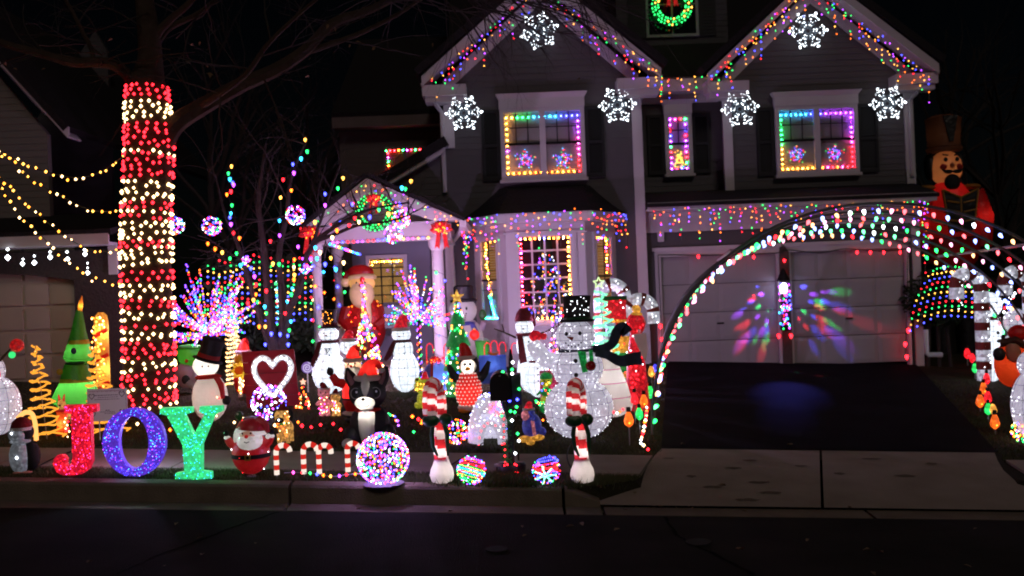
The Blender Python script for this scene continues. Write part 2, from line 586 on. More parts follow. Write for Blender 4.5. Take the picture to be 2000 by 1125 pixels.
for a, b, c in ((4.42, 6.0, 0), (6.0, 7.6, 0), (7.6, 30, 0)):
    m = MB(); patch(m, [(a - .2 * (a < 5) + .008, 7.97), (b - .008, 7.97), (b - .008, 8.85), (a + .008, 8.85)], lambda x, y: zg(x, y) + .012)
    link('sidewalk_slab', m.mesh('sidewalk_slab', CONC, False), walk)

def dl(y): return 1.36 + (y - 9.25) * .170          # the driveway's edges: it slants to the right
def dr(y): return 4.55 + (y - 9.25) * .315
m = MB(); ysl = [9.25, 10, 11, 12, 13, 14, 15, 16, 17.2]; vs = []
for y in ysl:
    for t in range(6):
        x = dl(y) + (dr(y) - dl(y)) * t / 5
        vs.append((x, y, zg(x, y) + .006))
m.add(vs, [(j*6+i, j*6+i+1, j*6+i+7, j*6+i+6) for j in range(8) for i in range(5)])
setting('driveway', m, DRIVE)

# cracks and an iron lid in the road
TAR = surf('tar_seam', (.006, .006, .006), .95, spec=.02)
def seam(px):
    ps = [W(x, y, 7) for x, y in px]
    q = []
    for x, y in px:
        u, v = uv(x, y)
        Y = 5.0
        for _ in range(6):
            Y = (EYE - zroad(u * Y / FPX)) * FPX / -v
        q.append(Vector((u * Y / FPX, Y, zroad(u * Y / FPX) + .004)))
    q = smooth_path(q, 5)
    m = MB(); vs = []
    for i, p in enumerate(q):
        t = (q[min(i+1, len(q)-1)] - q[max(i-1, 0)]); t.z = 0; t.normalize()
        w = rnd.uniform(.006, .016); j = rnd.uniform(-.01, .01)
        vs += [(p.x - t.y * (w + j), p.y + t.x * (w + j), p.z), (p.x + t.y * (w - j), p.y - t.x * (w - j), p.z)]
    m.add(vs, [(2*i, 2*i+1, 2*i+3, 2*i+2) for i in range(len(q) - 1)])
    link('tar_seam', m.mesh('tar_seam', TAR, False), road)
seam([(545, 1000), (480, 1022), (400, 1052), (320, 1082), (230, 1122)])
seam([(1300, 1010), (1318, 1040), (1350, 1062), (1420, 1095), (1470, 1124)])
def road_point(x, y):
    u, v = uv(x, y); Y = 5.0
    for _ in range(8): Y = (EYE - zroad(u * Y / FPX)) * FPX / -v
    return Vector((u * Y / FPX, Y, zroad(u * Y / FPX)))
for (x, y, r, lab) in ((1364, 1061, .085, 'small round iron valve lid set in the dark road'), (970, 1075, .07, 'second smaller worn iron lid in the road left of the valve lid')):
    t = Thing('valve_lid', lab, 'lid', at=road_point(x, y) + Vector((0, 0, .004)), k=1.0)
    t.l('ring', surf('worn_iron', (.030, .030, .030), .8, .3, 30.0, spec=.05), [(r * .86, 0), (r, 0), (r, .008), (r * .86, .008)], seg=24)
    t.l('cover', surf('lid_iron', (.008, .008, .008), .9, .3, 30.0, spec=.02), [(r * .84, 0), (r * .84, .004)], seg=20)

# grass: single blades, thick along the strip, thinner over the lawn
def grass(n, fx, hgt, mat, name):
    g = np.random.default_rng(5)
    P = fx(g, n)
    m = len(P)
    a = g.uniform(0, 2 * pi, m); h = hgt * g.uniform(.4, 1.2, m); w = g.uniform(.003, .006, m)
    lean = g.normal(0, .55, (m, 2)) * h[:, None]
    z = 0.13 - 0.051 * np.clip(P[:, 0], -9, 9) + 0.035 * np.clip(P[:, 1] - 8.85, 0, 10.15) - .012
    v = np.empty((m, 3, 3))
    v[:, 0] = np.stack([P[:, 0] - np.cos(a) * w, P[:, 1] - np.sin(a) * w, z], 1)
    v[:, 1] = np.stack([P[:, 0] + np.cos(a) * w, P[:, 1] + np.sin(a) * w, z], 1)
    v[:, 2] = np.stack([P[:, 0] + lean[:, 0], P[:, 1] + lean[:, 1], z + h], 1)
    me = bpy.data.meshes.new(name)
    me.vertices.add(m * 3); me.loops.add(m * 3); me.polygons.add(m)
    me.vertices.foreach_set('co', v.reshape(-1))
    me.loops.foreach_set('vertex_index', np.arange(m * 3))
    me.polygons.foreach_set('loop_start', np.arange(0, m * 3, 3))
    me.update(calc_edges=True)
    me.materials.append(mat)
    o = link(name, me); o['kind'] = 'stuff'
    o['label'] = 'short dark winter grass growing over the lawn and the kerb strip'; o['category'] = 'grass'
    return o
BLADE = surf('winter_grass', (.095, .088, .038), .8, .5, 1.5, c2=(.030, .052, .017))
def fx(g, n):
    k = n // 3
    strip = np.stack([g.uniform(-6.5, 1.0, k), g.uniform(7.55, 8.0, k)], 1)
    keep = strip[:, 0] < np.interp(strip[:, 1], [7.5, 7.8, 8.0], [.55, .93, 1.0])
    strip = strip[keep]
    yy = 8.86 + g.power(.65, n - k) * 0 + (g.uniform(0, 1, n - k) ** 1.6) * 6.0
    lw = np.stack([g.uniform(-.62, .62, n - k) * yy, yy], 1)
    xl, xr = 1.36 + (yy - 9.25) * .17, 4.55 + (yy - 9.25) * .315
    lw = lw[(lw[:, 0] < xl) | (lw[:, 0] > xr)]
    r = np.stack([g.uniform(4.2, 7, 3000), g.uniform(7.55, 7.97, 3000)], 1)
    return np.concatenate([strip, lw, r])
grass(120000, fx, .030, BLADE, 'grass')
# tufts round the mailbox spilling over the kerb
def fx2(g, n):
    b = G(1000, 955)
    return np.stack([g.normal(b.x, .26, n), np.clip(g.normal(7.62, .10, n), 7.43, 7.95)], 1)
grass(6000, fx2, .075, BLADE, 'tall_grass')['label'] = 'longer grass spilling over the kerb round the mailbox post'

# ================================================================ the house
def siding(name, c):
    return surf(name, c, .65, .10, 5.0, .12, 60.0, .25)
SIDE = siding('grey_siding', (.078, .074, .080))
ROOF = surf('black_shingle_roof', (.016, .015, .016), .9, .5, 25.0, .7, 30.0, .15)
SHUT = surf('black_shutter', (.010, .011, .013), .6, .2, 9.0)
DOORW = surf('white_garage_panel', (.27, .262, .27), .55, .18, 2.0, .08, 30.0)
BLIND = surf('white_blind', (.42, .40, .40), .6, .05)
SASH = surf('window_frame_paint', (.40, .37, .41), .5, .06)
PLANKB = surf('dark_void', (.01, .01, .012), .9)
BRICKD = surf('dark_brick', (.06, .045, .04), .9, .5, 14.0, .6, 40.0)

YA, YB, YC, YD, YP, YBAY = 16.6, 16.8, 17.35, 17.7, 14.6, 15.8
hb = W(1150, 700, YA)
house = Place('grey_house', 'two storey grey house with twin gables, porch, bay window and double garage', 'house', (hb.x, YA, zg(hb.x, YA)))

def lap(m, poly, Y, h=.105, back=.12):
    """Lap siding over a convex outline (x, z): every course leans out at its foot."""
    zs = [p[1] for p in poly]
    z = min(zs)
    def span(zz):
        xsn = []
        for (x0, z0), (x1, z1) in zip(poly, poly[1:] + poly[:1]):
            if (z0 - zz) * (z1 - zz) <= 0 and z0 != z1: xsn.append(x0 + (x1 - x0) * (zz - z0) / (z1 - z0))
        return (min(xsn), max(xsn)) if len(xsn) > 1 else None
    while z < max(zs) - .01:
        t = min(z + h, max(zs) - .003)
        a, b = span(z + .001), span(t)
        if a and b:
            m.add([(a[0], Y - .009, z), (a[1], Y - .009, z), (b[1], Y, t), (b[0], Y, t), (a[0], Y, z), (a[1], Y, z)], [(0, 1, 2, 3), (4, 5, 1, 0)])
        z += h
    m.prism(poly, Y + .002, Y + back)
def Zat(px, py, Y): return W(px, py, Y).z
def Xat(px, py, Y): return W(px, py, Y).x
def rect(xc, yc, w, h, Y):
    c = W(xc, yc, Y); s = Y / FPX
    return c.x - w * s / 2, c.x + w * s / 2, c.z - h * s / 2, c.z + h * s / 2

def roofslab(name, pts, t=.16, par=None):
    m = house.mb(); m.slab(*pts, t); return house.put(name, m, ROOF, par, smooth=False)

# left gable block, with the wall running on under the sloping porch-side roof
xl, xr = Xat(868, 230, YA), Xat(1254, 350, YA)
ze = (Zat(868, 158, YA) + Zat(1254, 140, YA)) / 2
ap = W(1053, -25, YA)
lowL = W(770, 352, YA)
gz = zg(xl, YA)
m = house.mb()
lap(m, [(xl, gz), (xr, gz - .3), (xr, ze), (ap.x, ap.z), (xl, ze)], YA)
sx = Xat(690, 400, YA)
lap(m, [(sx, gz + .2), (xl - .003, gz + .2), (xl - .003, Zat(870, 300, YA)), (sx, Zat(690, 400, YA))], YA)
wall_a = house.put('front_wall', m, SIDE, smooth=False)
# saltbox rake board
m = house.mb()
a, b = W(868, 283, YA - .12), W(680, 396, YA - .12)
k = YA / FPX
m.add([(a.x, YA-.15, a.z+14*k), (a.x, YA-.15, a.z-14*k), (b.x, YA-.15, b.z-14*k), (b.x, YA-.15, b.z+14*k),
       (a.x, YA-.02, a.z+14*k), (a.x, YA-.02, a.z-14*k), (b.x, YA-.02, b.z-14*k), (b.x, YA-.02, b.z+14*k)],
      [(0,1,2,3),(7,6,5,4),(0,4,5,1),(1,5,6,2),(2,6,7,3),(3,7,4,0)])
house.put('rake_board', m, WHITE_TRIM, smooth=False)
roofslab('side_roof', [(a.x, YA-.2, a.z+16*k), (a.x, 20.5, a.z+16*k), (b.x, 20.5, b.z+16*k), (b.x, YA-.2, b.z+16*k)])

def gable(xl, xr, ze, ap, Y, over, back, side):
    """Rake boards, sloping soffits, roof slabs, corner boards, cornice returns and gutters' ends of one gable."""
    for sgn, xe in ((-1, xl), (1, xr)):
        ex = xe + sgn * side
        dz = (ap.z - ze) / abs(ap.x - xe)
        ez = ze - side * dz * .55
        yf = Y - over
        m = house.mb()                       # soffit that looks down
        m.slab((ex, yf + .03, ez), (ap.x, yf + .03, ap.z + .02), (ap.x, Y + .05, ap.z + .02), (ex, Y + .05, ez), .04 * sgn)
        house.put('soffit', m, WHITE_TRIM, smooth=False)
        m = house.mb()
        h = .17
        m.add([(ex, yf, ez - .02), (ap.x, yf, ap.z), (ap.x, yf, ap.z + h), (ex, yf, ez + h - .02),
               (ex, yf + .028, ez - .02), (ap.x, yf + .028, ap.z), (ap.x, yf + .028, ap.z + h), (ex, yf + .028, ez + h - .02)],
              [(0,1,2,3),(7,6,5,4),(0,4,5,1),(1,5,6,2),(2,6,7,3),(3,7,4,0)])
        house.put('rake_board', m, WHITE_TRIM, smooth=False)
        m = house.mb()                       # frieze board on the wall, under the soffit
        h = .24
        q = (xe, ze - .02), (ap.x, ap.z - .05)
        m.add([(q[0][0], Y-.035, q[0][1]-h), (q[1][0], Y-.035, q[1][1]-h), (q[1][0], Y-.035, q[1][1]), (q[0][0], Y-.035, q[0][1]),
               (q[0][0], Y-.002, q[0][1]-h), (q[1][0], Y-.002, q[1][1]-h), (q[1][0], Y-.002, q[1][1]), (q[0][0], Y-.002, q[0][1])],
              [(0,1,2,3),(7,6,5,4),(0,4,5,1),(1,5,6,2),(2,6,7,3),(3,7,4,0)])
        house.put('frieze_board', m, WHITE_TRIM, smooth=False)
        roofslab('gable_roof', [(ex + sgn*.05, yf - .04, ez + .17), (ap.x, yf - .04, ap.z + .20), (ap.x, back, ap.z + .20), (ex + sgn*.05, back, ez + .17)][::sgn], .12)
        # cornice return: a boxed shelf with a moulded edge
        r0, r1 = (ex, xe + .40) if sgn < 0 else (xe - .40, ex)
        m = house.mb()
        m.box(r0, r1, Y - over + .05, Y - .003, ez - .17, ez + .01)
        m.box(r0 + .04, r1 - .04, Y - over + .10, Y - .004, ez - .27, ez - .17)
        house.put('cornice_return', m, WHITE_TRIM, smooth=False)
        # corner board
    return
def board(x0, x1, z0, z1, Y, name='corner_board', d=.045, mat=None, par=None):
    return house.put(name, house.mb().box(x0, x1, Y - d, Y - .001, z0, z1), mat or WHITE_TRIM, par, smooth=False)

gable(xl, xr, ze, ap, YA, .42, 22.5, .33)
board(xl - .01, xl + .16, Zat(870, 290, YA), ze - .3, YA)
board(xr - .14, xr + .03, gz - .3, ze - .3, YA)

# right gable block over the garage
xl2, xr2 = Xat(1413, 260, YC), Xat(1783, 270, YC)
ze2 = (Zat(1413, 147, YC) + Zat(1783, 137, YC)) / 2
ap2 = W(1581, -25, YC)
zp = Zat(1600, 385, YC)
m = house.mb(); lap(m, [(xl2, zp - .3), (xr2, zp - .3), (xr2, ze2), (ap2.x, ap2.z), (xl2, ze2)], YC)
house.put('front_wall', m, SIDE, smooth=False)
gable(xl2, xr2, ze2, ap2, YC, .42, 22.5, .33)
board(xl2 - .01, xl2 + .15, zp, ze2 - .3, YC)
board(xr2 - .15, xr2 + .01, zp, ze2 - .3, YC)
m = house.mb(); m.box(xr2 - .05, xr2, YC + .121, 24, zg(6, 17) - .2, ze2); m.box(xl, xl + .1, YA + .121, 24, gz, ze)
m.box(xl + .1, xr2 - .05, 23.9, 24, gz - .3, ze)
house.put('side_wall', m, SIDE, smooth=False)

# centre wall between the gables
m = house.mb(); lap(m, [(xr - .1, zp - .4), (xl2 + .1, zp - .4), (xl2 + .1, ze2 + .25), (xr - .1, ze2 + .25)], YD)
house.put('centre_wall', m, SIDE, smooth=False)
zc = Zat(1330, 185, YD)
m = house.mb(); m.box(xr + .031, xl2 - .012, YD - .35, YD - .015, zc, zc + .22); m.box(xr + .031, xl2 - .012, YD - .06, YD - .016, zc - .16, zc - .001)
house.put('eave_fascia', m, WHITE_TRIM, smooth=False)
zr = zc + .24
roofslab('main_roof', [(xl, YD - .3, zr), (xr2, YD - .3, zr), (xr2, 24, zr + (24 - YD + .4) * .9), (xl, 24, zr + (24 - YD + .4) * .9)], .15)

# garage wall with its pent roof
xg0, xg1 = Xat(1266, 560, YB), Xat(1797, 560, YB)
ztop = Zat(1535, 404, YB)
gg = zg((xg0 + xg1) / 2, YB)
xd = [Xat(1293, 600, YB), Xat(1519, 600, YB), Xat(1546, 600, YB), Xat(1770, 600, YB)]
zdoor = Zat(1535, 493, YB)
m = house.mb()
lap(m, [(xr + .04, gg - .3), (xd[0] - .10, gg - .3), (xd[0] - .10, ztop), (xr + .04, ztop)], YB)
lap(m, [(xd[0] - .10, zdoor + .09), (xd[3] + .10, zdoor + .09), (xd[3] + .10, ztop), (xd[0] - .10, ztop)], YB)
lap(m, [(xd[3] + .10, gg - .3), (xg1, gg - .3), (xg1, ztop), (xd[3] + .10, ztop)], YB)
house.put('garage_wall', m, SIDE, smooth=False)
m = house.mb(); m.box(xd[1] + .04, xd[2] - .04, YB - .10, YB + .1, gg - .2, zdoor + .02); m.prism([(xd[1] + .05, zdoor + .02), (xd[2] - .05, zdoor + .02), ((xd[1] + xd[2]) / 2, zdoor + .14)], YB - .09, YB - .002)
house.put('garage_pier', m, BRICKD, smooth=False)
m = house.mb()
k = YB / FPX
m.box(xr + .04, xg1 + .15, YB - .46, YB - .43, ztop - .02, ztop + .12)       # gutter board
m.box(xr + .04, xg1 + .12, YB - .43, YB - .002, ztop - .02, ztop + .02)      # soffit
m.box(xr + .045, xg1, YB - .05, YB - .003, ztop - .36, ztop - .02)           # frieze
m.box(xr + .25, xr + .36, YB - .055, YB - .004, ztop - .52, ztop - .361)
house.put('garage_fascia', m, WHITE_TRIM, smooth=False)
roofslab('pent_roof', [(xr + .035, YB - .5, ztop + .1), (xg1 + .18, YB - .5, ztop + .1), (xg1 + .18, YC, ztop + .38), (xr + .035, YC, ztop + .38)], .06)
board(xg1 - .13, xg1 + .01, gg - .3, ztop - .362, YB)
SEAM = MB
for d0, d1 in ((xd[0], xd[1]), (xd[2], xd[3])):
    m = house.mb()
    m.box(d0 - .10, d0, YB - .06, YB + .05, gg - .1, zdoor + .10); m.box(d1, d1 + .05, YB - .06, YB + .05, gg - .1, zdoor + .10)
    m.box(d0 - .001, d1 + .001, YB - .06, YB + .05, zdoor, zdoor + .101); m.box(d0 - .14, d1 + .08, YB - .09, YB - .061, zdoor + .10, zdoor + .16)
    door = house.put('garage_door', m, WHITE_TRIM, smooth=False)
    w, hgt = (d1 - d0) / 4, (zdoor - gg + .05) / 4
    pm = {}
    for r in range(4):
        for c in range(4):
            x0, z0 = d0 + c * w, gg - .05 + r * hgt
            m = house.mb()
            m.box(x0 + .001, x0 + w - .001, YB + .03, YB + .05, z0 + .006, z0 + hgt - .006)
            a, b, f, g2 = .07, .07, YB + .018, YB + .026                  # a raised field inside the panel
            xa, xb, za, zb = x0 + a, x0 + w - a, z0 + b, z0 + hgt - b
            m.add([(x0+.001, YB+.0299, z0+.006), (x0+w-.001, YB+.0299, z0+.006), (x0+w-.001, YB+.0299, z0+hgt-.006), (x0+.001, YB+.0299, z0+hgt-.006),
                   (xa, f, za), (xb, f, za), (xb, f, zb), (xa, f, zb)], [(0,1,5,4),(1,2,6,5),(2,3,7,6),(3,0,4,7),(4,5,6,7)])
            house.put('door_panel', m, DOORW, door, smooth=False)
    hx = (d0 + d1) / 2
    house.put('handle', house.mb().box(hx - .06, hx + .06, YB - .004, YB + .012, gg + .72, gg + .75), MANHOLE, door, smooth=False)

# ---- windows
def led_frame(x0, x1, z0, z1, y, n, ramp, r, par, lights_owner):
    pts = []
    per = [(x0, z0, x0, z1), (x0, z1, x1, z1), (x1, z1, x1, z0), (x1, z0, x0, z0)]
    for a in per:
        ln = abs(a[2] - a[0]) + abs(a[3] - a[1])
        k = max(2, int(ln / n))
        for i in range(k): pts.append((a[0] + (a[2] - a[0]) * i / k, y, a[1] + (a[3] - a[1]) * i / k))
    return pts
def window(xc, yc, w, h, Y, cols, rows, header=True, split=1, shutters=(), blind=BLIND, lower=True, sashmat=SASH, sill=True):
    x0, x1, z0, z1 = rect(xc, yc, w, h, Y)
    f = .07
    m = house.mb()
    m.box(x0 - f, x0, Y - .11, Y - .015, z0 - f, z1 + f); m.box(x1, x1 + f, Y - .11, Y - .015, z0 - f, z1 + f)
    m.box(x0 - .001, x1 + .001, Y - .11, Y - .016, z1, z1 + f); m.box(x0 - .001, x1 + .001, Y - .11, Y - .016, z0 - f, z0)
    ws = (x1 - x0)
    for i in range(1, split):
        xm = x0 + ws * i / split
        m.box(xm - .05, xm + .05, Y - .112, Y - .017, z0, z1)
    win = house.put('window', m, WHITE_TRIM, smooth=False)
    bays = []
    for i in range(split):
        a, b = x0 + ws * i / split + (.05 if i else 0), x0 + ws * (i + 1) / split - (.05 if i < split - 1 else 0)
        bays.append((a, b))
        m = house.mb()
        n = int((z1 - z0) / .05)
        for j in range(n):                                           # slats of the blind
            zz = z0 + (z1 - z0) * j / n
            m.add([(a, Y - .022, zz), (b, Y - .022, zz), (b, Y - .034, zz + (z1 - z0) / n), (a, Y - .034, zz + (z1 - z0) / n)], [(0, 1, 2, 3)])
        house.put('blind', m, blind, win, smooth=False)
        m = house.mb(); zm = (z0 + z1) / 2
        m.box(a, b, Y - .090, Y - .060, zm - .018, zm + .018)
        for (zb, zt) in ((zm + .018, z1),) + (((z0, zm - .018),) if lower else ()):
            for c in range(1, cols):
                xx = a + (b - a) * c / cols
                m.box(xx - .008, xx + .008, Y - .084, Y - .072, zb, zt)
            for r in range(1, rows):
                zz = zb + (zt - zb) * r / rows
                m.box(a, b, Y - .0835, Y - .0725, zz - .008, zz + .008)
        house.put('sash', m, MANHOLE if sashmat is SASH else sashmat, win, smooth=False)
        for (zb, zt) in ((zm, z1), (z0, zm)):
            house.put('pane', house.mb().box(a, b, Y - .079, Y - .077, zb + .002, zt - .002), GLASS, win, smooth=False)
    if header:
        m = house.mb()
        q = .12
        m.box(x0 - f - .01, x1 + f + .01, Y - .13, Y - .015, z1 + f, z1 + f + .16)
        m.add([(x0-f-.01, Y-.13, z1+f+.16), (x1+f+.01, Y-.13, z1+f+.16), (x1+f+.01, Y-.015, z1+f+.16), (x0-f-.01, Y-.015, z1+f+.16),
               (x0-f-.06, Y-.20, z1+f+.24), (x1+f+.06, Y-.20, z1+f+.24), (x1+f+.06, Y-.015, z1+f+.24), (x0-f-.06, Y-.015, z1+f+.24)],
              [(0,1,5,4),(1,2,6,5),(2,3,7,6),(3,0,4,7),(4,5,6,7)])
        house.put('window_head', m, WHITE_TRIM, smooth=False)
    if sill: house.put('window_sill', house.mb().box(x0 - f - .03, x1 + f + .03, Y - .14, Y - .015, z0 - f - .05, z0 - f - .001), WHITE_TRIM, win, smooth=False)
    for (sx0, sw) in shutters:
        s = Y / FPX
        a = x0 - f - .02 - sw * s if sx0 < 0 else x1 + f + .02
        b = a + sw * s
        m = house.mb()
        zz0, zz1 = z0 - f, z1 + f
        for (p, q, r, t) in ((a, a + .05, zz0, zz1), (b - .05, b, zz0, zz1)): m.box(p, q, Y - .06, Y - .015, r, t)
        for zz in (zz0, (zz0 + zz1) / 2 - .03, zz1 - .06): m.box(a + .05, b - .05, Y - .058, Y - .016, zz, zz + .06)
        nl = 22
        for i in range(nl):
            za = zz0 + .06 + (zz1 - zz0 - .12) * i / nl
            m.add([(a + .05, Y - .050, za), (b - .05, Y - .050, za), (b - .05, Y - .022, za + (zz1 - zz0) / nl), (a + .05, Y - .022, za + (zz1 - zz0) / nl)], [(0, 1, 2, 3)])
        house.put('shutter', m, SHUT, smooth=False)
    return win, x0, x1, z0, z1, bays
win_l = window(1060, 281, 148, 122, YA, 3, 2, True, 2, ((-1, 34), (1, 36)), lower=False)
win_r = window(1593, 274, 145, 118, YC, 3, 2, True, 2, ((-1, 33), (1, 38)), lower=False)
win_c = window(1324, 282, 38, 102, YD, 2, 2, True, 1, ((-1, 31), (1, 33)), lower=False)

# ---- bay window
WARMB = emi('lit_blind', (1.0, .44, .13), .30)
WARMB2 = emi('lit_door_blind', (1.0, .50, .14), .38)
bx0, bx3 = Xat(928, 540, YA), Xat(1205, 540, YA)
bx1, bx2 = Xat(990, 540, YBAY), Xat(1146, 540, YBAY)
bz0, bz1 = gz - .2, Zat(1066, 420, YBAY)
fx0, fx1, fz0, fz1 = rect(1066, 543, 100, 162, YBAY)
m = house.mb()
m.box(bx1, fx0, YBAY, YBAY + .10, bz0, bz1); m.box(fx1, bx2, YBAY, YBAY + .10, bz0, bz1)
m.box(fx0 - .001, fx1 + .001, YBAY, YBAY + .10, fz1, bz1); m.box(fx0 - .001, fx1 + .001, YBAY, YBAY + .10, bz0, fz0)
for xx in (bx1 + .005, bx2 - .125): m.box(xx, xx + .12, YBAY - .03, YBAY - .001, bz0, bz1 - .3)
m.box(bx1 - .005, bx2 + .005, YBAY - .035, YBAY - .002, bz1 - .299, bz1 - .26)
m.box(fx0 - .09, fx0 - .002, YBAY - .04, YBAY - .003, fz0 - .09, fz1 + .09); m.box(fx1 + .002, fx1 + .09, YBAY - .04, YBAY - .003, fz0 - .09, fz1 + .09)
m.box(fx0 - .0021, fx1 + .0021, YBAY - .04, YBAY - .0031, fz1 + .002, fz1 + .09); m.box(fx0 - .12, fx1 + .12, YBAY - .08, YBAY - .0032, fz0 - .12, fz0 - .091)
for i in range(5): m.box(bx1 + .13, bx2 - .13, YBAY - .012, YBAY - .0005, fz0 - .25 - i * .16, fz0 - .13 - i * .16)
bay = house.put('bay_front', m, WHITE_TRIM, smooth=False)
m = house.mb()
for c in range(1, 4):
    xx = fx0 + (fx1 - fx0) * c / 4; m.box(xx - .014, xx + .014, YBAY + .02, YBAY + .055, fz0, fz1)
for r in range(1, 6):
    zz = fz0 + (fz1 - fz0) * r / 6; m.box(fx0, fx1, YBAY + .021, YBAY + .054, zz - .014, zz + .014)
house.put('glazing_bars', m, WHITE_TRIM, bay, smooth=False)
for c in range(4):
    for r in range(6):
        w, h = (fx1 - fx0) / 4, (fz1 - fz0) / 6
        house.put('pane', house.mb().box(fx0 + c*w + .014, fx0 + (c+1)*w - .014, YBAY + .037, YBAY + .040, fz0 + r*h + .014, fz0 + (r+1)*h - .014), GLASS, bay, smooth=False)
house.put('room_wall', house.mb().box(bx1 + .0, bx2 - .0, YA - .06, YA - .03, bz0, bz1), surf('dark_red_room', (.10, .04, .045), .8), bay, smooth=False)
def facet(A, B, outward, low=None):
    """One angled side of the bay between two plan points, with a tall lit window."""
    A, B = Vector((A[0], A[1])), Vector((B[0], B[1]))
    d = (B - A); ln = d.length; d.normalize()
    n = Vector((d.y, -d.x))
    if n.y > 0: n = -n
    def box(m, s0, s1, o0, o1, z0, z1):
        P = [A + d * s0 + n * o0, A + d * s1 + n * o0, A + d * s1 + n * o1, A + d * s0 + n * o1]
        m.add([(p.x, p.y, z0) for p in P] + [(p.x, p.y, z1) for p in P], [(0,3,2,1),(4,5,6,7),(0,1,5,4),(1,2,6,5),(2,3,7,6),(3,0,4,7)])
    m = house.mb()
    box(m, 0, ln, -.08, 0, bz0, bz1)
    wz0, wz1 = fz0 + .02, fz1 - .02
    s0, s1 = ln * .28, ln * .76
    for (p, q, za, zb) in ((s0 - .07, s0, wz0 - .07, wz1 + .07), (s1, s1 + .07, wz0 - .07, wz1 + .07), (s0 - .001, s1 + .001, wz1, wz1 + .07), (s0 - .001, s1 + .001, wz0 - .07, wz0)):
        box(m, p, q, .001, .05, za, zb)
    box(m, .01, ln - .01, .001, .03, bz1 - .30, bz1 - .26)
    for i in range(5): box(m, .1, ln - .1, .001, .012, fz0 - .25 - i * .16, fz0 - .13 - i * .16)
    sd = house.put('bay_side', m, WHITE_TRIM, smooth=False)
    m = house.mb()
    nsl = 30
    for i in range(nsl):
        za, zb = wz0 + (wz1 - wz0) * i / nsl, wz0 + (wz1 - wz0) * (i + .86) / nsl
        p, q = A + d * s0 + n * .006, A + d * s1 + n * .006
        p2, q2 = A + d * s0 + n * .012, A + d * s1 + n * .012
        m.add([(p.x, p.y, za), (q.x, q.y, za), (q2.x, q2.y, zb), (p2.x, p2.y, zb)], [(0, 1, 2, 3)])
        if low and i == nsl // 2 - 1:
            house.put('blind', m, low, sd, smooth=False); m = house.mb()
    house.put('blind', m, WARMB, sd, smooth=False)
    m = house.mb()
    box(m, s0, s1, .030, .045, (wz0 + wz1) / 2 - .015, (wz0 + wz1) / 2 + .015)
    box(m, (s0 + s1) / 2 - .006, (s0 + s1) / 2 + .006, .031, .044, wz0, wz1)
    for r in (1, 2, 3, 4, 5, 7): box(m, s0, s1, .032, .043, wz0 + (wz1 - wz0) * r / 8 - .005 + .25 * (wz1 - wz0) * (r < 3), wz0 + (wz1 - wz0) * r / 8 + .005 + .25 * (wz1 - wz0) * (r < 3))
    house.put('sash', m, MANHOLE, sd, smooth=False)
    m = house.mb(); box(m, s0, s1, .036, .038, wz0, wz1); house.put('pane', m, GLASS, sd, smooth=False)
    def at(f, z, o=.022):
        p = A + d * (s0 + (s1 - s0) * f) + n * o
        return (p.x, p.y, wz0 + (wz1 - wz0) * z)
    return sd, at
side_l, atl = facet((bx0, YA), (bx1, YBAY), -1, BLIND)
side_r, atr = facet((bx2, YBAY), (bx3, YA), 1)
# bay roof: three hipped planes with a white eave
ez = bz1
o = .22
E = [(bx0 - .22, YA, ez), (bx1 - .12, YBAY - o, ez), (bx2 + .12, YBAY - o, ez), (bx3 + .22, YA, ez)]
zt = Zat(1060, 366, YA)
T = [(Xat(975, 372, YA), YA - .02, zt), (Xat(992, 366, YA), YA - .1, zt), (Xat(1138, 360, YA), YA - .1, zt), (Xat(1152, 366, YA), YA - .02, zt)]
m = house.mb()
nlev = 5
rows = []
for i in range(nlev + 1):
    t = i / nlev; g2 = t ** .75                                    # the planes curve up, steeper towards the wall
    rows.append([(e[0] + (q[0] - e[0]) * t, e[1] + (q[1] - e[1]) * t, e[2] + .03 + (q[2] - e[2] - .03) * t ** 1.25) for e, q in zip(E, T)])
vs = [p for r in rows for p in r]
m.add(vs, [(j*4+i, j*4+i+1, j*4+i+5, j*4+i+4) for j in range(nlev) for i in range(3)])
m.add([rows[-1][i] for i in range(4)], [(0, 1, 2, 3)])
house.put('bay_roof', m, ROOF, smooth=False)
m = house.mb()
for a, b in zip(E, E[1:]):
    m.add([(a[0], a[1], ez - .12), (b[0], b[1], ez - .12), (b[0], b[1], ez + .029), (a[0], a[1], ez + .029)], [(0, 1, 2, 3)])
m.add([(e[0], e[1], ez - .119) for e in E], [(0, 1, 2, 3)])
house.put('bay_eave', m, WHITE_TRIM, smooth=False)

# ---- dormer with its window, behind the wreath
YW = 18.3
dx0, dx1, dz0, dz1 = rect(1311, 10, 92, 116, YW)
m = house.mb(); lap(m, [(dx0 - .6, dz0 - .5), (dx1 + .6, dz0 - .5), (dx1 + .6, dz1 + .5), (dx0 - .6, dz1 + .5)], YW)
m.box(dx0 - .6, dx1 + .6, YW + .125, 22, dz0 - .5, dz1 + .5)
house.put('dormer', m, siding('dark_siding', (.05, .048, .055)), smooth=False)
m = house.mb()
for a in ((dx0 - .05, dx0, dz0 - .05, dz1 + .05), (dx1, dx1 + .05, dz0 - .05, dz1 + .05), (dx0, dx1, dz0 - .05, dz0), (dx0, dx1, dz1, dz1 + .05), ((dx0+dx1)/2 - .015, (dx0+dx1)/2 + .015, dz0, dz1)):
    m.box(a[0], a[1], YW - .06, YW - .016, a[2], a[3])
m.box(dx0, dx1, YW - .05, YW - .018, (dz0 + dz1) / 2 - .01, (dz0 + dz1) / 2 + .01)
dw = house.put('window', m, surf('dormer_window_paint', (.25, .25, .26), .5), smooth=False)
house.put('pane', house.mb().box(dx0, dx1, YW - .03, YW - .02, dz0, dz1), surf('dark_glass', (.006, .006, .008), .08, 0), dw, smooth=False)
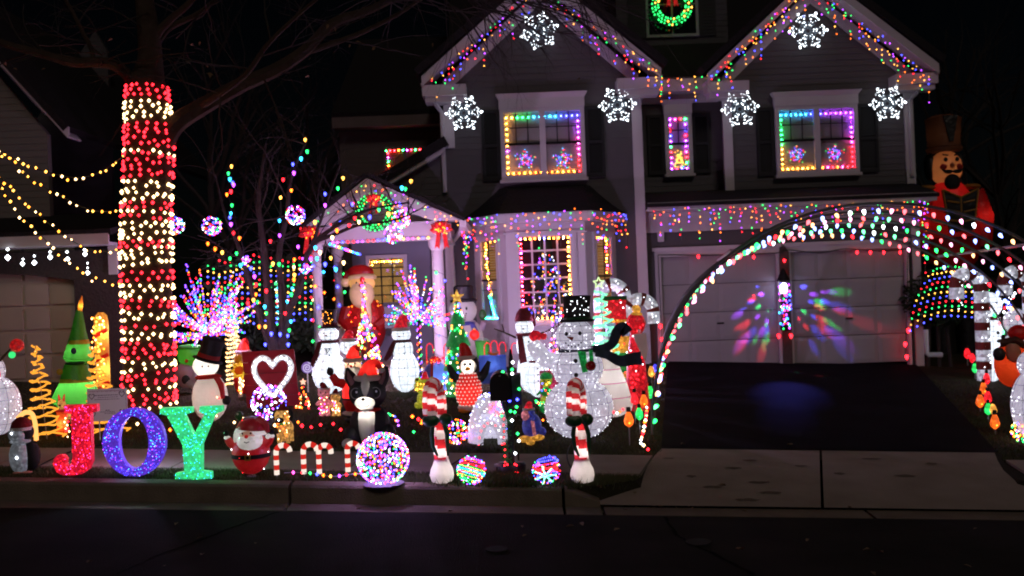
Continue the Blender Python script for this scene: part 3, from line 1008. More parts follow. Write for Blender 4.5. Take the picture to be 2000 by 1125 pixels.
for a, b in ((dx0 - .38, dx0 - .07), (dx1 + .07, dx1 + .38)):
    m = house.mb(); m.box(a, b, YW - .04, YW - .016, dz0 - .05, dz1)
    for i in range(18): m.box(a + .04, b - .04, YW - .05, YW - .0401, dz0 + i * .06, dz0 + i * .06 + .03)
    house.put('shutter', m, SHUT, smooth=False)

# ---- far left wing with a small lit window
YL = 20.0
wx0, wx1, wz0, wz1 = rect(792, 311, 74, 40, YL)
m = house.mb(); lap(m, [(Xat(664, 300, YL), gz), (Xat(880, 300, YL), gz), (Xat(880, 300, YL), Zat(770, 252, YL)), (Xat(664, 300, YL), Zat(770, 252, YL))], YL)
house.put('wing_wall', m, siding('brown_siding', (.075, .06, .055)), smooth=False)
m = house.mb(); m.box(Xat(655, 240, YL), Xat(880, 235, YL), YL - .4, YL - .02, Zat(770, 252, YL), Zat(770, 232, YL))
house.put('eave_fascia', m, surf('brown_fascia', (.09, .07, .065), .6), smooth=False)
zz = Zat(770, 232, YL)
roofslab('wing_roof', [(Xat(655, 240, YL), YL - .4, zz), (Xat(880, 235, YL), YL - .4, zz), (Xat(880, 235, YL), 24, zz + 2.6), (Xat(655, 240, YL), 24, zz + 2.6)], -.1)
m = house.mb()
for a in ((wx0 - .05, wx0, wz0, wz1 + .05), (wx1, wx1 + .05, wz0, wz1 + .05), (wx0, wx1, wz1, wz1 + .05), ((wx0+wx1)/2 - .03, (wx0+wx1)/2 + .03, wz0, wz1)): m.box(a[0], a[1], YL - .06, YL - .015, a[2], a[3])
ww = house.put('window', m, surf('wing_window_paint', (.12, .10, .10), .5), smooth=False)
house.put('pane', house.mb().box(wx0, wx1, YL - .03, YL - .016, wz0, wz1), surf('dim_curtain', (.14, .06, .04), .6), ww, smooth=False)

# ---- porch
PW = WHITE_TRIM
pa = W(722, 352, YP); pl_, pr_ = W(606, 446, YP), W(902, 430, YP)
pz = (pl_.z + pr_.z) / 2
k = YP / FPX
m = house.mb()
o2 = [(pl_.x, pz), (pa.x, pa.z), (pr_.x, pz)]
i2 = [(pl_.x + 40*k, pz - 2*k), (pa.x, pa.z - 40*k), (pr_.x - 46*k, pz - 2*k)]
m.ring2([o2[0], o2[1], o2[2]], [i2[0], i2[1], i2[2]], YP - .30, YP + .04)
porch = house.put('porch_gable', m, PW, smooth=False)
house.put('pediment', house.mb().prism(i2, YP - .05, YP - .02), surf('pediment_paint', (.40, .38, .42), .6), porch, smooth=False)
m = house.mb(); m.box(pl_.x + 12*k, pr_.x - 22*k, YP - .14, YP + .14, pz - 34*k, pz - 2.2*k)
m.box(pl_.x + 12*k, pl_.x + 30*k, YP + .1401, YA, pz - 34*k, pz - 2.2*k); m.box(pr_.x - 52*k, pr_.x - 30*k, YP + .1401, YA, pz - 34*k, pz - 2.2*k)
house.put('porch_beam', m, PW, porch, smooth=False)
house.put('porch_ceiling', house.mb().box(pl_.x + 30.1*k, pr_.x - 52.1*k, YP + .15, YA, pz - 3*k, pz - 2.3*k), surf('porch_ceiling_paint', (.3, .3, .34), .7), porch, smooth=False)
for sgn, e in ((-1, o2[0]), (1, o2[2])):
    roofslab('porch_roof', [(e[0] + sgn*.05, YP - .36, e[1] - .02), (o2[1][0], YP - .36, o2[1][1] + .03), (o2[1][0], YA, o2[1][1] + .03), (e[0] + sgn*.05, YA, e[1] - .02)][::sgn], .05)
gp = zg(pl_.x, YP)
def column(x, Y, r, z0, z1):
    m = house.mb()
    m.lathe([(r*1.45, z0), (r*1.45, z0+.10), (r*1.15, z0+.14), (r, z0+.2), (r*.86, z1-.16), (r*1.1, z1-.13), (r*1.3, z1-.09), (r*1.3, z1)], x, Y, 20)
    return house.put('porch_column', m, PW)
zb = pz - 34*k
c1 = W(621, 580, YP); c2 = W(857, 570, YP)
column(c1.x, YP, .078, gp, zb - .001); column(c2.x, YP, .10, gp, zb - .001)
c3 = W(662, 580, 16.0); column(c3.x, 16.0, .075, gp, zb - .001)
board(Xat(873, 560, YA), Xat(886, 560, YA), gz, pz, YA, 'porch_pilaster', .12)
house.put('porch_floor', house.mb().box(pl_.x + .1, pr_.x - .15, YP - .15, YA - .02, gp - .1, gp + .03), CONC, smooth=False)
BLUEW = siding('blue_grey_door_wall', (.16, .17, .22))
m = house.mb(); m.box(Xat(690, 560, 16.45), Xat(842, 560, 16.45), 16.45, 16.55, gp, pz - 4*k); house.put('entry_wall', m, BLUEW, smooth=False)
ex0, ex1, ez0, ez1 = rect(757, 558, 66, 106, 16.45)
m = house.mb()
for a in ((ex0 - .06, ex0, ez0, ez1 + .06), (ex1, ex1 + .06, ez0, ez1 + .06), (ex0, ex1, ez1, ez1 + .06)): m.box(a[0], a[1], 16.40, 16.449, a[2], a[3])
ent = house.put('entry_window', m, PW, smooth=False)
m = house.mb()
for i in range(26): m.add([(ex0, 16.444, ez0 + (ez1-ez0)*i/26), (ex1, 16.444, ez0 + (ez1-ez0)*i/26), (ex1, 16.438, ez0 + (ez1-ez0)*(i+.9)/26), (ex0, 16.438, ez0 + (ez1-ez0)*(i+.9)/26)], [(0, 1, 2, 3)])
house.put('blind', m, WARMB2, ent, smooth=False)
m = house.mb()
for c in (1, 2): m.box(ex0 + (ex1-ex0)*c/3 - .012, ex0 + (ex1-ex0)*c/3 + .012, 16.41, 16.425, ez0, ez1)
for r in range(1, 6): m.box(ex0, ex1, 16.411, 16.424, ez0 + (ez1-ez0)*r/6 - .01, ez0 + (ez1-ez0)*r/6 + .01)
house.put('glazing_bars', m, MANHOLE, ent, smooth=False)
house.put('pane', house.mb().box(ex0, ex1, 16.427, 16.429, ez0, ez1), GLASS, ent, smooth=False)
# downspout and gutter end at the porch, gutter ends of the gables
g0 = W(903, 434, YP)
house.put('gutter', house.mb().box(g0.x - .03, g0.x + .07, YP - .32, YA - .05, pz - .10, pz + .0), PW, smooth=False)
dsp = [W(903, 440, 15.2), W(899, 452, 15.4), W(886, 470, 16.3), W(881, 485, 16.5), W(886, 560, 16.5), W(890, 690, 16.5)]
house.wt('downspout', PW, smooth_path(dsp, 3), .04)
for (gx, gy, Y) in ((842, 190, YA - .2), (1800, 165, YC - .2)):
    s = -1 if gx < 1000 else 1
    a = W(gx, gy, Y)
    house.wt('downspout', PW, [a + Vector((s*.02, 0, .12)), a, a + Vector((-s*.10, .05, -.16)), a + Vector((-s*.16, .14, -.24)), a + Vector((-s*.16, .14, -1.6))], .04)

# ================================================================ the neighbouring house at the left
YN = 13.2
NB = Place('neighbouring_house', 'dim neighbouring house with a pale arched garage door behind the wrapped tree', 'house', (Xat(60, 760, YN), YN, zg(-6, YN)))
hs = house; house = NB
n0, n1 = Xat(-260, 640, YN), Xat(236, 640, YN)
zn = Zat(110, 490, YN); gn = zg(-7, YN)
gx0, gx1 = Xat(-230, 640, YN), Xat(148, 640, YN)
zt2, zs2 = Zat(0, 534, YN), Zat(140, 548, YN)
arch = []
na = 12
for i in range(na + 1):
    t = -1 + 2 * i / na
    arch.append((gx0 + (gx1 - gx0) * i / na, zs2 + (zt2 - zs2) * (1 - t * t)))
m = NB.mb()
m.prism([(n0, gn - .2), (gx0, gn - .2)] + arch + [(gx1, gn - .2), (n1, gn - .2), (n1, zn), (n0, zn)], YN, YN + .2)
NB.put('brick_wall', m, surf('neighbour_brick', (.045, .035, .032), .9, .6, 30.0, .8, 24.0), smooth=False)
m = NB.mb()
pd = surf('neighbour_door_paint', (.40, .35, .28), .6, .1, 2.0)
m.box(gx0, gx1, YN + .16, YN + .19, gn - .1, zt2 + .05)
nd = NB.put('garage_door', m, pd, smooth=False)
ww_ = 34 * YN / FPX * 1.55; hh_ = 48 * YN / FPX
for c in range(8):
    for r in range(6):
        x1_ = gx1 - .05 - c * ww_; x0_ = x1_ - ww_ + .05; z0_ = gn + r * hh_
        if x0_ < gx0: continue
        m = NB.mb(); m.box(x0_, x1_, YN + .135, YN + .159, z0_ + .03, z0_ + hh_ - .03)
        NB.put('door_panel', m, pd, nd, smooth=False)
m = NB.mb()
z_a = Zat(110, 484, YN); z_b = Zat(110, 455, YN)
m.box(n0 - .2, n1 + .05, YN - .42, YN - .39, z_a, z_b); m.box(n0 - .2, n1, YN - .389, YN - .003, z_a, z_a + .04); m.box(n1 - .12, n1, YN - .04, YN - .004, zn - .35, z_a - .001)
NB.put('eave_fascia', m, WHITE_TRIM, smooth=False)
m = NB.mb(); m.slab((n0 - .2, YN - .43, z_b), (n1 + .08, YN - .43, z_b), (n1 + .08, YN + 2.2, z_b + .45), (n0 - .2, YN + 2.2, z_b + .45), .08)
NB.put('garage_roof', m, ROOF, smooth=False)
YU = 15.2
u0, u1 = W(-420, 250, YU), W(92, 262, YU)
uap = W(-160, -40, YU)
m = NB.mb(); lap(m, [(u0.x, zn - .3), (u1.x, zn - .3), (u1.x, u1.z), (uap.x, uap.z), (u0.x, u1.z)], YU)
NB.put('upper_wall', m, siding('neighbour_siding', (.17, .155, .15)), smooth=False)
e1 = W(134, 262, YU - .4); ea = W(-160, -60, YU - .4)
k = YU / FPX
for (dz0_, dz1_, yy) in ((-4, 14, YU - .40), (-30, -5, YU - .06)):
    m = NB.mb()
    ex_ = e1.x if dz0_ > -10 else u1.x
    q = (e1.z - ea.z) / (e1.x - ea.x)
    zz = ea.z + (ex_ - ea.x) * q
    m.add([(ea.x, yy, ea.z + dz0_*k), (ex_, yy, zz + dz0_*k), (ex_, yy, zz + dz1_*k), (ea.x, yy, ea.z + dz1_*k),
           (ea.x, yy + .04, ea.z + dz0_*k), (ex_, yy + .04, zz + dz0_*k), (ex_, yy + .04, zz + dz1_*k), (ea.x, yy + .04, ea.z + dz1_*k)],
          [(0,1,2,3),(7,6,5,4),(0,4,5,1),(1,5,6,2),(2,6,7,3),(3,7,4,0)])
    NB.put('rake_board', m, WHITE_TRIM, smooth=False)
m = NB.mb(); m.slab((ea.x, YU - .4, ea.z - 4*k), (e1.x, YU - .4, e1.z - 4*k), (e1.x, YU + .05, e1.z - 4*k), (ea.x, YU + .05, ea.z - 4*k), .03)
NB.put('soffit', m, WHITE_TRIM, smooth=False)
m = NB.mb(); m.slab((ea.x, YU - .42, ea.z + 15*k), (e1.x, YU - .42, e1.z + 15*k), (e1.x, YU + 7, e1.z + 15*k), (ea.x, YU + 7, ea.z + 15*k), .1)
NB.put('gable_roof', m, ROOF, smooth=False)
m = NB.mb()
YF2 = 20.0
a, b, c = W(60, 250, YF2), W(185, 60, YF2), W(215, 250, YF2)
lap(m, [(a.x, gn), (c.x, gn), (c.x, W(205, 100, YF2).z), (b.x, b.z), (a.x, a.z)], YF2)
NB.put('rear_gable', m, siding('neighbour_rear_siding', (.05, .048, .05)), smooth=False)
house = hs

# ================================================================ bare trees
BARK = surf('dark_bark', (.045, .031, .023), .9, .5, 8.0, .9, 30.0, .1)
BARK2 = surf('grey_bark', (.035, .028, .026), .9, .5, 8.0, .9, 40.0, .1)
TWIG = surf('twig_bark', (.030, .024, .022), .9, .4, 8.0)

def grow(m, p, d, r, ln, depth, rg, spread=.55, droop=.0, fork=(2, 3), seg=4):
    """A limb that wanders and forks into thinner ones."""
    n = 5
    pts, rs = [p], [r]
    for i in range(n):
        d = (d + Vector((rg.gauss(0, .14), rg.gauss(0, .14), rg.gauss(0, .12) - droop))).normalized()
        p = p + d * (ln / n)
        pts.append(p); rs.append(r * (1 - .5 * (i + 1) / n))
    m.tube(pts, rs, seg)
    if depth <= 0: return
    for j in range(rg.randint(*fork)):
        k = rg.randint(1, n)
        q = pts[k]
        e = (d + Vector((rg.gauss(0, spread), rg.gauss(0, spread), rg.gauss(0, spread * .8)))).normalized()
        grow(m, q, e, rs[k] * rg.uniform(.5, .72), ln * rg.uniform(.55, .8), depth - 1, rg, spread, droop, fork, 4 if depth > 1 else 3)

def limb(m, pix, r0, r1, seg=7):                   # pix: (px, py, Y)
    pts = smooth_path([W(*a) for a in pix], 5)
    n = len(pts)
    m.tube(pts, [r0 + (r1 - r0) * i / (n - 1) for i in range(n)], seg)
    return pts

TB = G(292, 806)
YT = TB.y
big = Place('bare_street_tree', 'tall bare street tree whose trunk is wrapped in red and white lights', 'tree', TB)
m = big.mb()
def tp(px, py): return W(px, py, YT)
tr = [tp(295, 815), tp(290, 790), tp(291, 700), tp(289, 600), tp(286, 500), tp(287, 400), tp(291, 300), tp(290, 240), tp(287, 170), tp(293, 120), tp(290, 60), tp(281, -10), tp(272, -120)]
rp = [60, 50, 46, 46, 46, 44, 44, 42, 36, 24, 21, 17, 12]
kT = YT / FPX
trunk_axis = smooth_path(tr, 4)
rr = smooth_path([(a, 0) for a in rp], 4)
m.tube(trunk_axis, [a[0] * kT for a in rr], 14)
big.put('trunk', m, BARK)
rg = random.Random(21)
limbs = [
    ([(268, 205, YT), (255, 155, YT), (222, 127, YT - .1), (180, 122, YT - .2), (140, 122, YT - .3), (80, 105, YT - .4), (10, 86, YT - .5), (-80, 50, YT - .6)], 13, 6),
    ([(318, 280, YT), (345, 240, YT), (400, 205, YT + .1), (470, 166, YT + .2), (540, 135, YT + .3), (600, 95, YT + .4), (650, 45, YT + .5), (720, 20, YT + .7), (800, -20, YT + .9)], 21, 7),
    ([(300, 110, YT), (306, 70, YT), (330, 40, YT), (370, 5, YT), (420, -60, YT)], 10, 5),
    ([(302, 90, YT), (330, 55, YT + .2), (390, 25, YT + .3), (440, -20, YT + .4)], 8, 4),
    ([(380, 215, YT + .1), (420, 190, YT - .1), (480, 145, YT - .3), (520, 90, YT - .4), (570, 40, YT - .5), (640, -20, YT - .6)], 7, 3),
    ([(590, 104, YT + .4), (640, 88, YT + .5), (710, 62, YT + .7), (790, 20, YT + .9), (860, -30, YT + 1.1)], 7, 3),
    ([(182, 122, YT - .2), (178, 95, YT - .2), (160, 60, YT - .2), (140, 20, YT - .2), (110, -30, YT - .2)], 5, 3),
    ([(420, -60, YT), (600, -130, YT + .4), (820, -120, YT + .8), (960, -60, YT + 1.0)], 8, 4),
]
tips = []
for pix, a, b in limbs:
    m = big.mb(); m.o = tuple(-big.p)
    tips.append(limb(m, pix, a * kT, b * kT))
    big.put('limb', m, BARK)
m = big.mb()
for li, pts in enumerate(tips):
    for _ in range(9 if li < 2 else 6):
        q = pts[rg.randint(len(pts) // 4, len(pts) - 1)]
        grow(m, q, Vector((rg.gauss(0.1, .6), rg.gauss(0, .4), rg.gauss(.25, .5))).normalized(), .011, rg.uniform(.5, 1.1), 2, rg)
big.put('twigs', m, TWIG, stuff=True)
# twigs of the same crown that hang across the left gable
m = big.mb()
for (x, y, dx, dz) in ((820, -20, .9, -.35), (860, 5, .9, -.2), (880, -30, .8, -.5), (900, -15, .9, -.4), (930, -30, .9, -.45), (960, -40, .7, -.6), (980, -30, .8, -.5),
                       (1000, -40, .9, -.35), (1040, -40, .8, -.5), (1090, -30, .6, -.6), (1120, -30, .8, -.5), (850, -30, .6, -.6), (940, 10, .9, -.3), (1010, 0, .9, -.45)) * 2:
    grow(m, W(x + rg.uniform(-25, 25), y + rg.uniform(-12, 12), YT + .9 + rg.uniform(-.3, .6)), Vector((dx, rg.gauss(0, .15), dz + rg.uniform(-.1, .25))).normalized(), .012, rg.uniform(.8, 1.3), 3, rg, .34, .03, (2, 3))
big.put('twigs', m, TWIG, stuff=True)
LEAF = surf('dead_leaf', (.16, .09, .045), .8, .4, 9.0)
m = big.mb()
for (x, y) in ((375, 88), (390, 85), (405, 130), (410, 145), (367, 122), (215, 78), (283, 108), (683, 90), (700, 82), (845, 88), (605, 115), (600, 150), (10, 125), (30, 135), (85, 135), (640, 52), (655, 58), (730, 95), (410, 147), (1130, 155)):
    p = W(x, y, YT + rg.uniform(-.3, .5)); s = rg.uniform(.02, .045)
    u = Vector((rg.gauss(0, 1), rg.gauss(0, 1), rg.gauss(0, 1))).normalized(); v = u.orthogonal().normalized()
    m.add([p - u * s, p + v * s * .5 + Vector((0, 0, .008)), p + u * s, p - v * s * .5 + Vector((0, 0, .008))], [(0, 1, 2), (0, 2, 3)])
big.put('hanging_leaves', m, LEAF, stuff=True)

# light strings wound round the trunk: red and white bands by turns
def trunk_at(z):
    for a, b, ra, rb in zip(trunk_axis, trunk_axis[1:], rr, rr[1:]):
        if (a.z - z) * (b.z - z) <= 0 and a.z != b.z:
            t = (z - a.z) / (b.z - a.z)
            return a.lerp(b, t), (ra[0] + (rb[0] - ra[0]) * t) * kT
    return trunk_axis[0], rr[0][0] * kT
bands = [('r', 167, 196), ('w', 200, 240), ('r', 243, 290), ('w', 292, 306), ('r', 300, 352), ('w', 354, 396), ('r', 396, 412), ('w', 410, 420), ('r', 422, 430), ('w', 432, 472), ('r', 470, 486), ('w', 484, 520),
         ('r', 528, 552), ('w', 553, 584), ('r', 582, 604), ('w', 606, 628), ('r', 630, 644), ('w', 645, 664), ('r', 664, 700), ('w', 700, 724), ('r', 724, 752), ('w', 752, 762), ('r', 764, 790), ('w', 790, 796), ('r', 798, 812)]
for code, mat, nm, lab in (('r', RED, 'red_trunk_lights', 'string of red lights wound in bands round the big tree trunk'), ('w', WRM, 'white_trunk_lights', 'string of warm white lights wound in bands round the big tree trunk')):
    T = Place(nm, lab, 'light string', TB, group='light strings round the tree trunk')
    cand = []
    wire = []
    for c, y0, y1 in bands:
        if c != code: continue
        n = max(1, round((y1 - y0) / 9.8))
        for i in range(n):
            y = y0 + (y1 - y0) * (i + .5) / n
            ph = rnd.uniform(0, 6.28)
            sl_ = rnd.uniform(-.03, .03)
            q = []
            nb = 15
            for j in range(nb * 2):
                a = ph + 2 * pi * j / (nb * 2) + rnd.gauss(0, .07)
                z = tp(290, y).z + sl_ * cos(a) + rnd.gauss(0, .007)
                ax, r = trunk_at(z)
                p = Vector((ax.x + cos(a) * (r + .018), ax.y + sin(a) * (r + .018), z))
                q.append(p)
                if j % 2 == 0: cand.append((sin(a), p))
            wire.append(q + [q[0]])
    cand.sort(key=lambda t: t[0])
    front, rest = cand[:295], cand[295:]
    m = T.mb()
    for q in wire: m.tube(q, .004, 3)
    T.put('wire', m, WIRE, stuff=True)
    for _, p in front: T.bulb(p, mat, .0195 * rnd.choice((.9, 1.0, 1.12)))
    T.lights('far_side_bulbs', [p for _, p in rest], .0215, [mat])

# warm swags from the left to the trunk
for nm_, pts in (('highest', [(-60, 262, 9.6), (0, 295, 9.9), (60, 325, 10.3), (120, 343, 10.5), (165, 346, 10.7), (205, 330, 10.8), (245, 302, 11.0)]),
                 ('second', [(-50, 270, 9.6), (20, 312, 10), (60, 350, 10.3), (110, 378, 10.5), (160, 404, 10.7), (200, 413, 10.8), (243, 410, 11.0)]),
                 ('third', [(-40, 310, 9.6), (0, 345, 9.8), (40, 385, 10.1), (90, 432, 10.4), (140, 470, 10.6), (190, 490, 10.8), (243, 488, 11.0)]),
                 ('lowest', [(-40, 320, 9.6), (0, 365, 9.8), (40, 420, 10.1), (85, 465, 10.3), (125, 505, 10.5), (170, 535, 10.7), (205, 548, 10.8), (243, 556, 11.0)])):
    P = smooth_path([W(*a) for a in pts], 8)
    T = Place('warm_swag', nm_ + ' of the four warm white light swags hanging from the wrapped trunk', 'light string', P[-1], group='warm swags hung from the tree')
    T.wt('wire', WIRE, P, .005, seg=4)
    for i, p in enumerate(along(P, .085, .25)):
        T.bulb(p + Vector((rnd.gauss(0, .008), 0, -.012 + rnd.gauss(0, .014))), WRM if rnd.random() < .35 else AMB if rnd.random() < .3 else YEL, .0150 * rnd.choice((.9, 1.0, 1.15)))

# the smaller many-stemmed tree with a big-bulb string
Y2 = 13.4
b2 = G(545, 700)
small = Place('small_bare_tree', 'small dark many stemmed bare tree left of the porch', 'tree', Vector((W(545, 690, Y2).x, Y2, zg(-3, Y2))))
m = small.mb()
st = [[(545, 700, Y2), (530, 640, Y2), (522, 560, Y2), (515, 480, Y2), (505, 400, Y2), (512, 330, Y2), (520, 280, Y2)],
      [(548, 700, Y2), (560, 620, Y2), (585, 560, Y2 - .1), (600, 500, Y2 - .2), (625, 465, Y2 - .4), (660, 440, Y2 - .6), (720, 410, Y2 - .8), (800, 395, Y2 - 1)],
      [(540, 700, Y2), (515, 640, Y2), (490, 560, Y2), (465, 480, Y2), (440, 420, Y2 + .1), (420, 340, Y2 + .2)],
      [(550, 700, Y2), (552, 600, Y2), (545, 500, Y2), (560, 420, Y2), (568, 350, Y2), (600, 270, Y2)],
      [(592, 530, Y2 - .1), (612, 470, Y2 - .2), (630, 420, Y2 - .3), (650, 360, Y2 - .3), (665, 320, Y2 - .3)],
      [(622, 470, Y2 - .4), (660, 455, Y2 - .6), (700, 440, Y2 - .8), (760, 432, Y2 - .9), (800, 420, Y2 - 1)]]
k2 = Y2 / FPX
stems = []
for i, s_ in enumerate(st):
    m = small.mb(); stems.append(limb(m, s_, (11, 9, 8, 9, 4, 4)[i] * k2, 1.6 * k2))
    small.put('stem', m, BARK2)
m = small.mb()
for pts in stems:
    for _ in range(7):
        q = pts[rg.randint(len(pts) // 3, len(pts) - 1)]
        grow(m, q, Vector((rg.gauss(0, .5), rg.gauss(0, .3), rg.gauss(.6, .4))).normalized(), .010, rg.uniform(.4, .9), 2, rg, .4)
small.put('twigs', m, TWIG, stuff=True)
cols = {'g': GRN, 'y': YEL, 'b': BLU, 'c': CYA, 'p': PUR, 'r': RED, 'o': ORG, 'w': WRM, 'k': PNK}
strA = [(452, 324, 'y'), (446, 338, 'g'), (449, 349, 'c'), (454, 356, 'b'), (456, 360, 'p'), (451, 373, 'r'), (443, 379, 'o'), (453, 400, 'g'), (451, 416, 'c'), (449, 424, 'b'), (451, 437, 'p'), (456, 454, 'r'), (468, 464, 'o'),
        (406, 475, 'o'), (420, 485, 'o'), (434, 492, 'y'), (449, 504, 'g'), (462, 494, 'g'), (470, 517, 'c'), (490, 523, 'b'), (497, 539, 'p'), (500, 555, 'r'), (520, 567, 'r'), (500, 574, 'o'), (495, 585, 'y'), (503, 589, 'g'), (517, 598, 'c'), (520, 611, 'g'), (484, 591, 'r')]
strB = [(596, 272, 'y'), (600, 295, 'g'), (588, 309, 'c'), (572, 320, 'b'), (574, 337, 'p'), (553, 350, 'r'), (569, 371, 'o'), (548, 385, 'y'), (546, 430, 'c'), (546, 459, 'p'), (528, 470, 'r'), (582, 481, 'p'), (592, 505, 'p'), (575, 506, 'o'),
        (574, 521, 'w'), (575, 536, 'y'), (574, 545, 'o'), (533, 514, 'y'), (545, 515, 'g'), (571, 563, 'c'), (569, 574, 'g'), (561, 588, 'c'), (557, 611, 'r'), (530, 651, 'b'), (547, 652, 'b'), (568, 627, 'c'), (565, 644, 'g'), (562, 655, 'b'), (563, 672, 'b'), (518, 672, 'b'), (518, 637, 'y'), (506, 637, 'o')]
strC = [(670, 347, 'y'), (660, 367, 'g'), (635, 378, 'b'), (635, 400, 'p'), (615, 433, 'y'), (688, 398, 'b'), (722, 423, 'b'), (785, 366, 'c'), (792, 368, 'g'), (803, 353, 'y'), (781, 398, 'b'), (792, 408, 'p'), (740, 409, 'g'), (759, 417, 'y'), (722, 423, 'w'), (693, 425, 'r'),
        (658, 449, 'o'), (649, 463, 'w'), (701, 433, 'w'), (682, 439, 'r'), (625, 492, 'w'), (616, 483, 'c'), (619, 504, 'c'), (646, 503, 'y'), (635, 515, 'b'), (671, 512, 'w'), (656, 525, 'c'), (607, 505, 'p')]
for nm_, lst, Yc in (('left stem of the small bare tree', strA, Y2 - .12), ('middle stems of the small bare tree', strB, Y2 - .15), ('low branches in front of the porch gable', strC, Y2 - .9)):
    T = Place('big_bulb_string', 'string of large coloured bulbs along the ' + nm_, 'light string', W(lst[0][0], lst[0][1], Yc), group='big bulb strings in the small tree')
    P = [W(x, y, Yc + rnd.uniform(-.1, .1)) for x, y, c in lst]
    T.wt('wire', WIRE, P, .003, seg=3)
    for p, (x, y, c) in zip(P, lst): T.bulb(p, cols[c], .021 * rnd.choice((.9, 1.05)), 'cone')

# distant dark trees behind the houses
def far_tree(px, Y, h, lab, seed, r=.16):
    rg2 = random.Random(seed)
    p = W(px, 600, Y); p = Vector((p.x, Y, zg(p.x, Y)))
    T = Place('distant_tree', lab, 'tree', p, group='dark trees behind the houses')
    m = T.mb()
    ax = [p + Vector((rg2.gauss(0, .08) * i, 0, h * .45 * i / 5)) for i in range(6)]
    m.tube(ax, [r * (1 - .1 * i) for i in range(6)], 6)
    T.put('trunk', m, TWIG)
    m = T.mb()
    for _ in range(9):
        q = ax[rg2.randint(2, 5)]
        grow(m, q, Vector((rg2.gauss(0, .5), rg2.gauss(0, .4), rg2.uniform(.5, 1.2))).normalized(), r * .4, h * .34, 3, rg2, .4)
    T.put('crown', m, TWIG, stuff=True)
far_tree(430, 19.5, 7, 'dark bare tree between the neighbouring house and the grey house wing', 3, .12)
far_tree(575, 21.5, 8, 'dark bare tree standing behind the small many stemmed tree', 4, .13)
far_tree(1960, 27, 10, 'dark bare tree beyond the toy soldier at the right', 5)
far_tree(1870, 31, 11, 'dark bare tree farthest behind the house corner', 6)

# shrub and hedge under nets of lights
LEAFD = surf('dark_evergreen_leaf', (.018, .035, .018), .7, .5, 12.0)
def shrub(name, lab, px0, px1, py0, py1, Y, n, cat='hedge', dome=False, stem=False):
    a, b = W(px0, py1, Y), W(px1, py0, Y)
    cx = (a.x + b.x) / 2
    T = Place(name, lab, cat, Vector((cx, Y, zg(cx, Y))))
    g = random.Random(px0)
    m = T.mb()
    rx, rz, cz = (b.x - a.x) / 2, (b.z - a.z) / 2, (a.z + b.z) / 2
    for _ in range(n):
        while True:
            x, y, z = g.uniform(-1, 1), g.uniform(-1, 1), g.uniform(-1, 1)
            if not dome or x * x + y * y + z * z < 1: break
        p = Vector((cx + x * rx * .97, Y + .55 + y * .5, cz + z * rz * .97))
        s = g.uniform(.04, .09)
        u = Vector((g.gauss(0, 1), g.gauss(0, 1), g.gauss(0, 1))).normalized(); v = u.orthogonal().normalized()
        m.add([p - u * s, p + v * s * .45, p + u * s, p - v * s * .45], [(0, 1, 2), (0, 2, 3)])
    T.put('foliage', m, LEAFD, stuff=True)
    m = T.mb()
    for i in range(3): m.tube([(cx + (i - 1) * .2, Y + .5, zg(cx, Y) - .05), (cx + (i - 1) * .12, Y + .5, cz)], .035, 6)
    T.put('stem', m, TWIG)
    return T
hedge = shrub('dark_hedge', 'dark evergreen hedge under a net of lights behind the twig tree', 392, 612, 496, 700, 14.6, 2600)
net = Place('net_lights', 'net of coloured lights in rows over the dark hedge left of the porch', 'light net', W(500, 600, 14.5), group='light nets')
rowc = [RED, GRN, YEL, BLU, RED, GRN, YEL, BLU, RED, GRN, YEL, BLU, BLU]
wires = []
for ri, mat in enumerate(rowc):
    q = []
    for j in range(19):
        x = 406 + j * 11.2
        y = 508 + ri * 10.2 + 5 * sin(j * .55 + ri * .2) - .02 * (x - 406) + rnd.gauss(0, 1.6)
        p = W(x, y, 14.55 + rnd.uniform(-.06, .03)); q.append(p)
        if rnd.random() < .9: net.bulb(p, mat, .0155 * rnd.choice((.85, 1.0, 1.1)))
    wires.append(q)
m = net.mb()
for q in wires: m.tube(q, .0035, 3)
for j in range(0, 19, 2): m.tube([w[j] for w in wires], .0035, 3)
net.put('net_wire', m, WIRE)

dome = shrub('round_shrub', 'round trimmed evergreen shrub on a bare stem right of the garage', 1786, 1925, 520, 650, 16.2, 1800, 'shrub', True)
net2 = Place('net_lights', 'net of tiny coloured lights curving over the round shrub by the garage', 'light net', W(1850, 600, 16.0), group='light nets')
rc = [GRN, YEL, BLU, RED, GRN, YEL, BLU, RED, GRN, YEL, BLU]
wires = []
for ri, mat in enumerate(rc):
    q = []
    t = ri / 10
    hw = 74 * sqrt(max(.05, 1 - (1 - t * .95) ** 2.0 * .75)) + 6
    for j in range(13):
        f = -1 + 2 * j / 12
        x = 1858 + f * hw + (1 - t) * 8
        y = 528 + ri * 9.6 + 22 * t * f * f * (1 if f < 0 else .1) - 14 * (1 - f * f) * .5 + rnd.gauss(0, .8)
        p = W(x, y, 16.15 - .5 * sqrt(max(0, 1 - f * f)) + rnd.uniform(-.02, .02)); q.append(p)
        net2.bulb(p, mat, .0140 * rnd.choice((.85, 1.0, 1.1)))
    wires.append(q)
m = net2.mb()
for q in wires: m.tube(q, .003, 3)
net2.put('net_wire', m, WIRE)

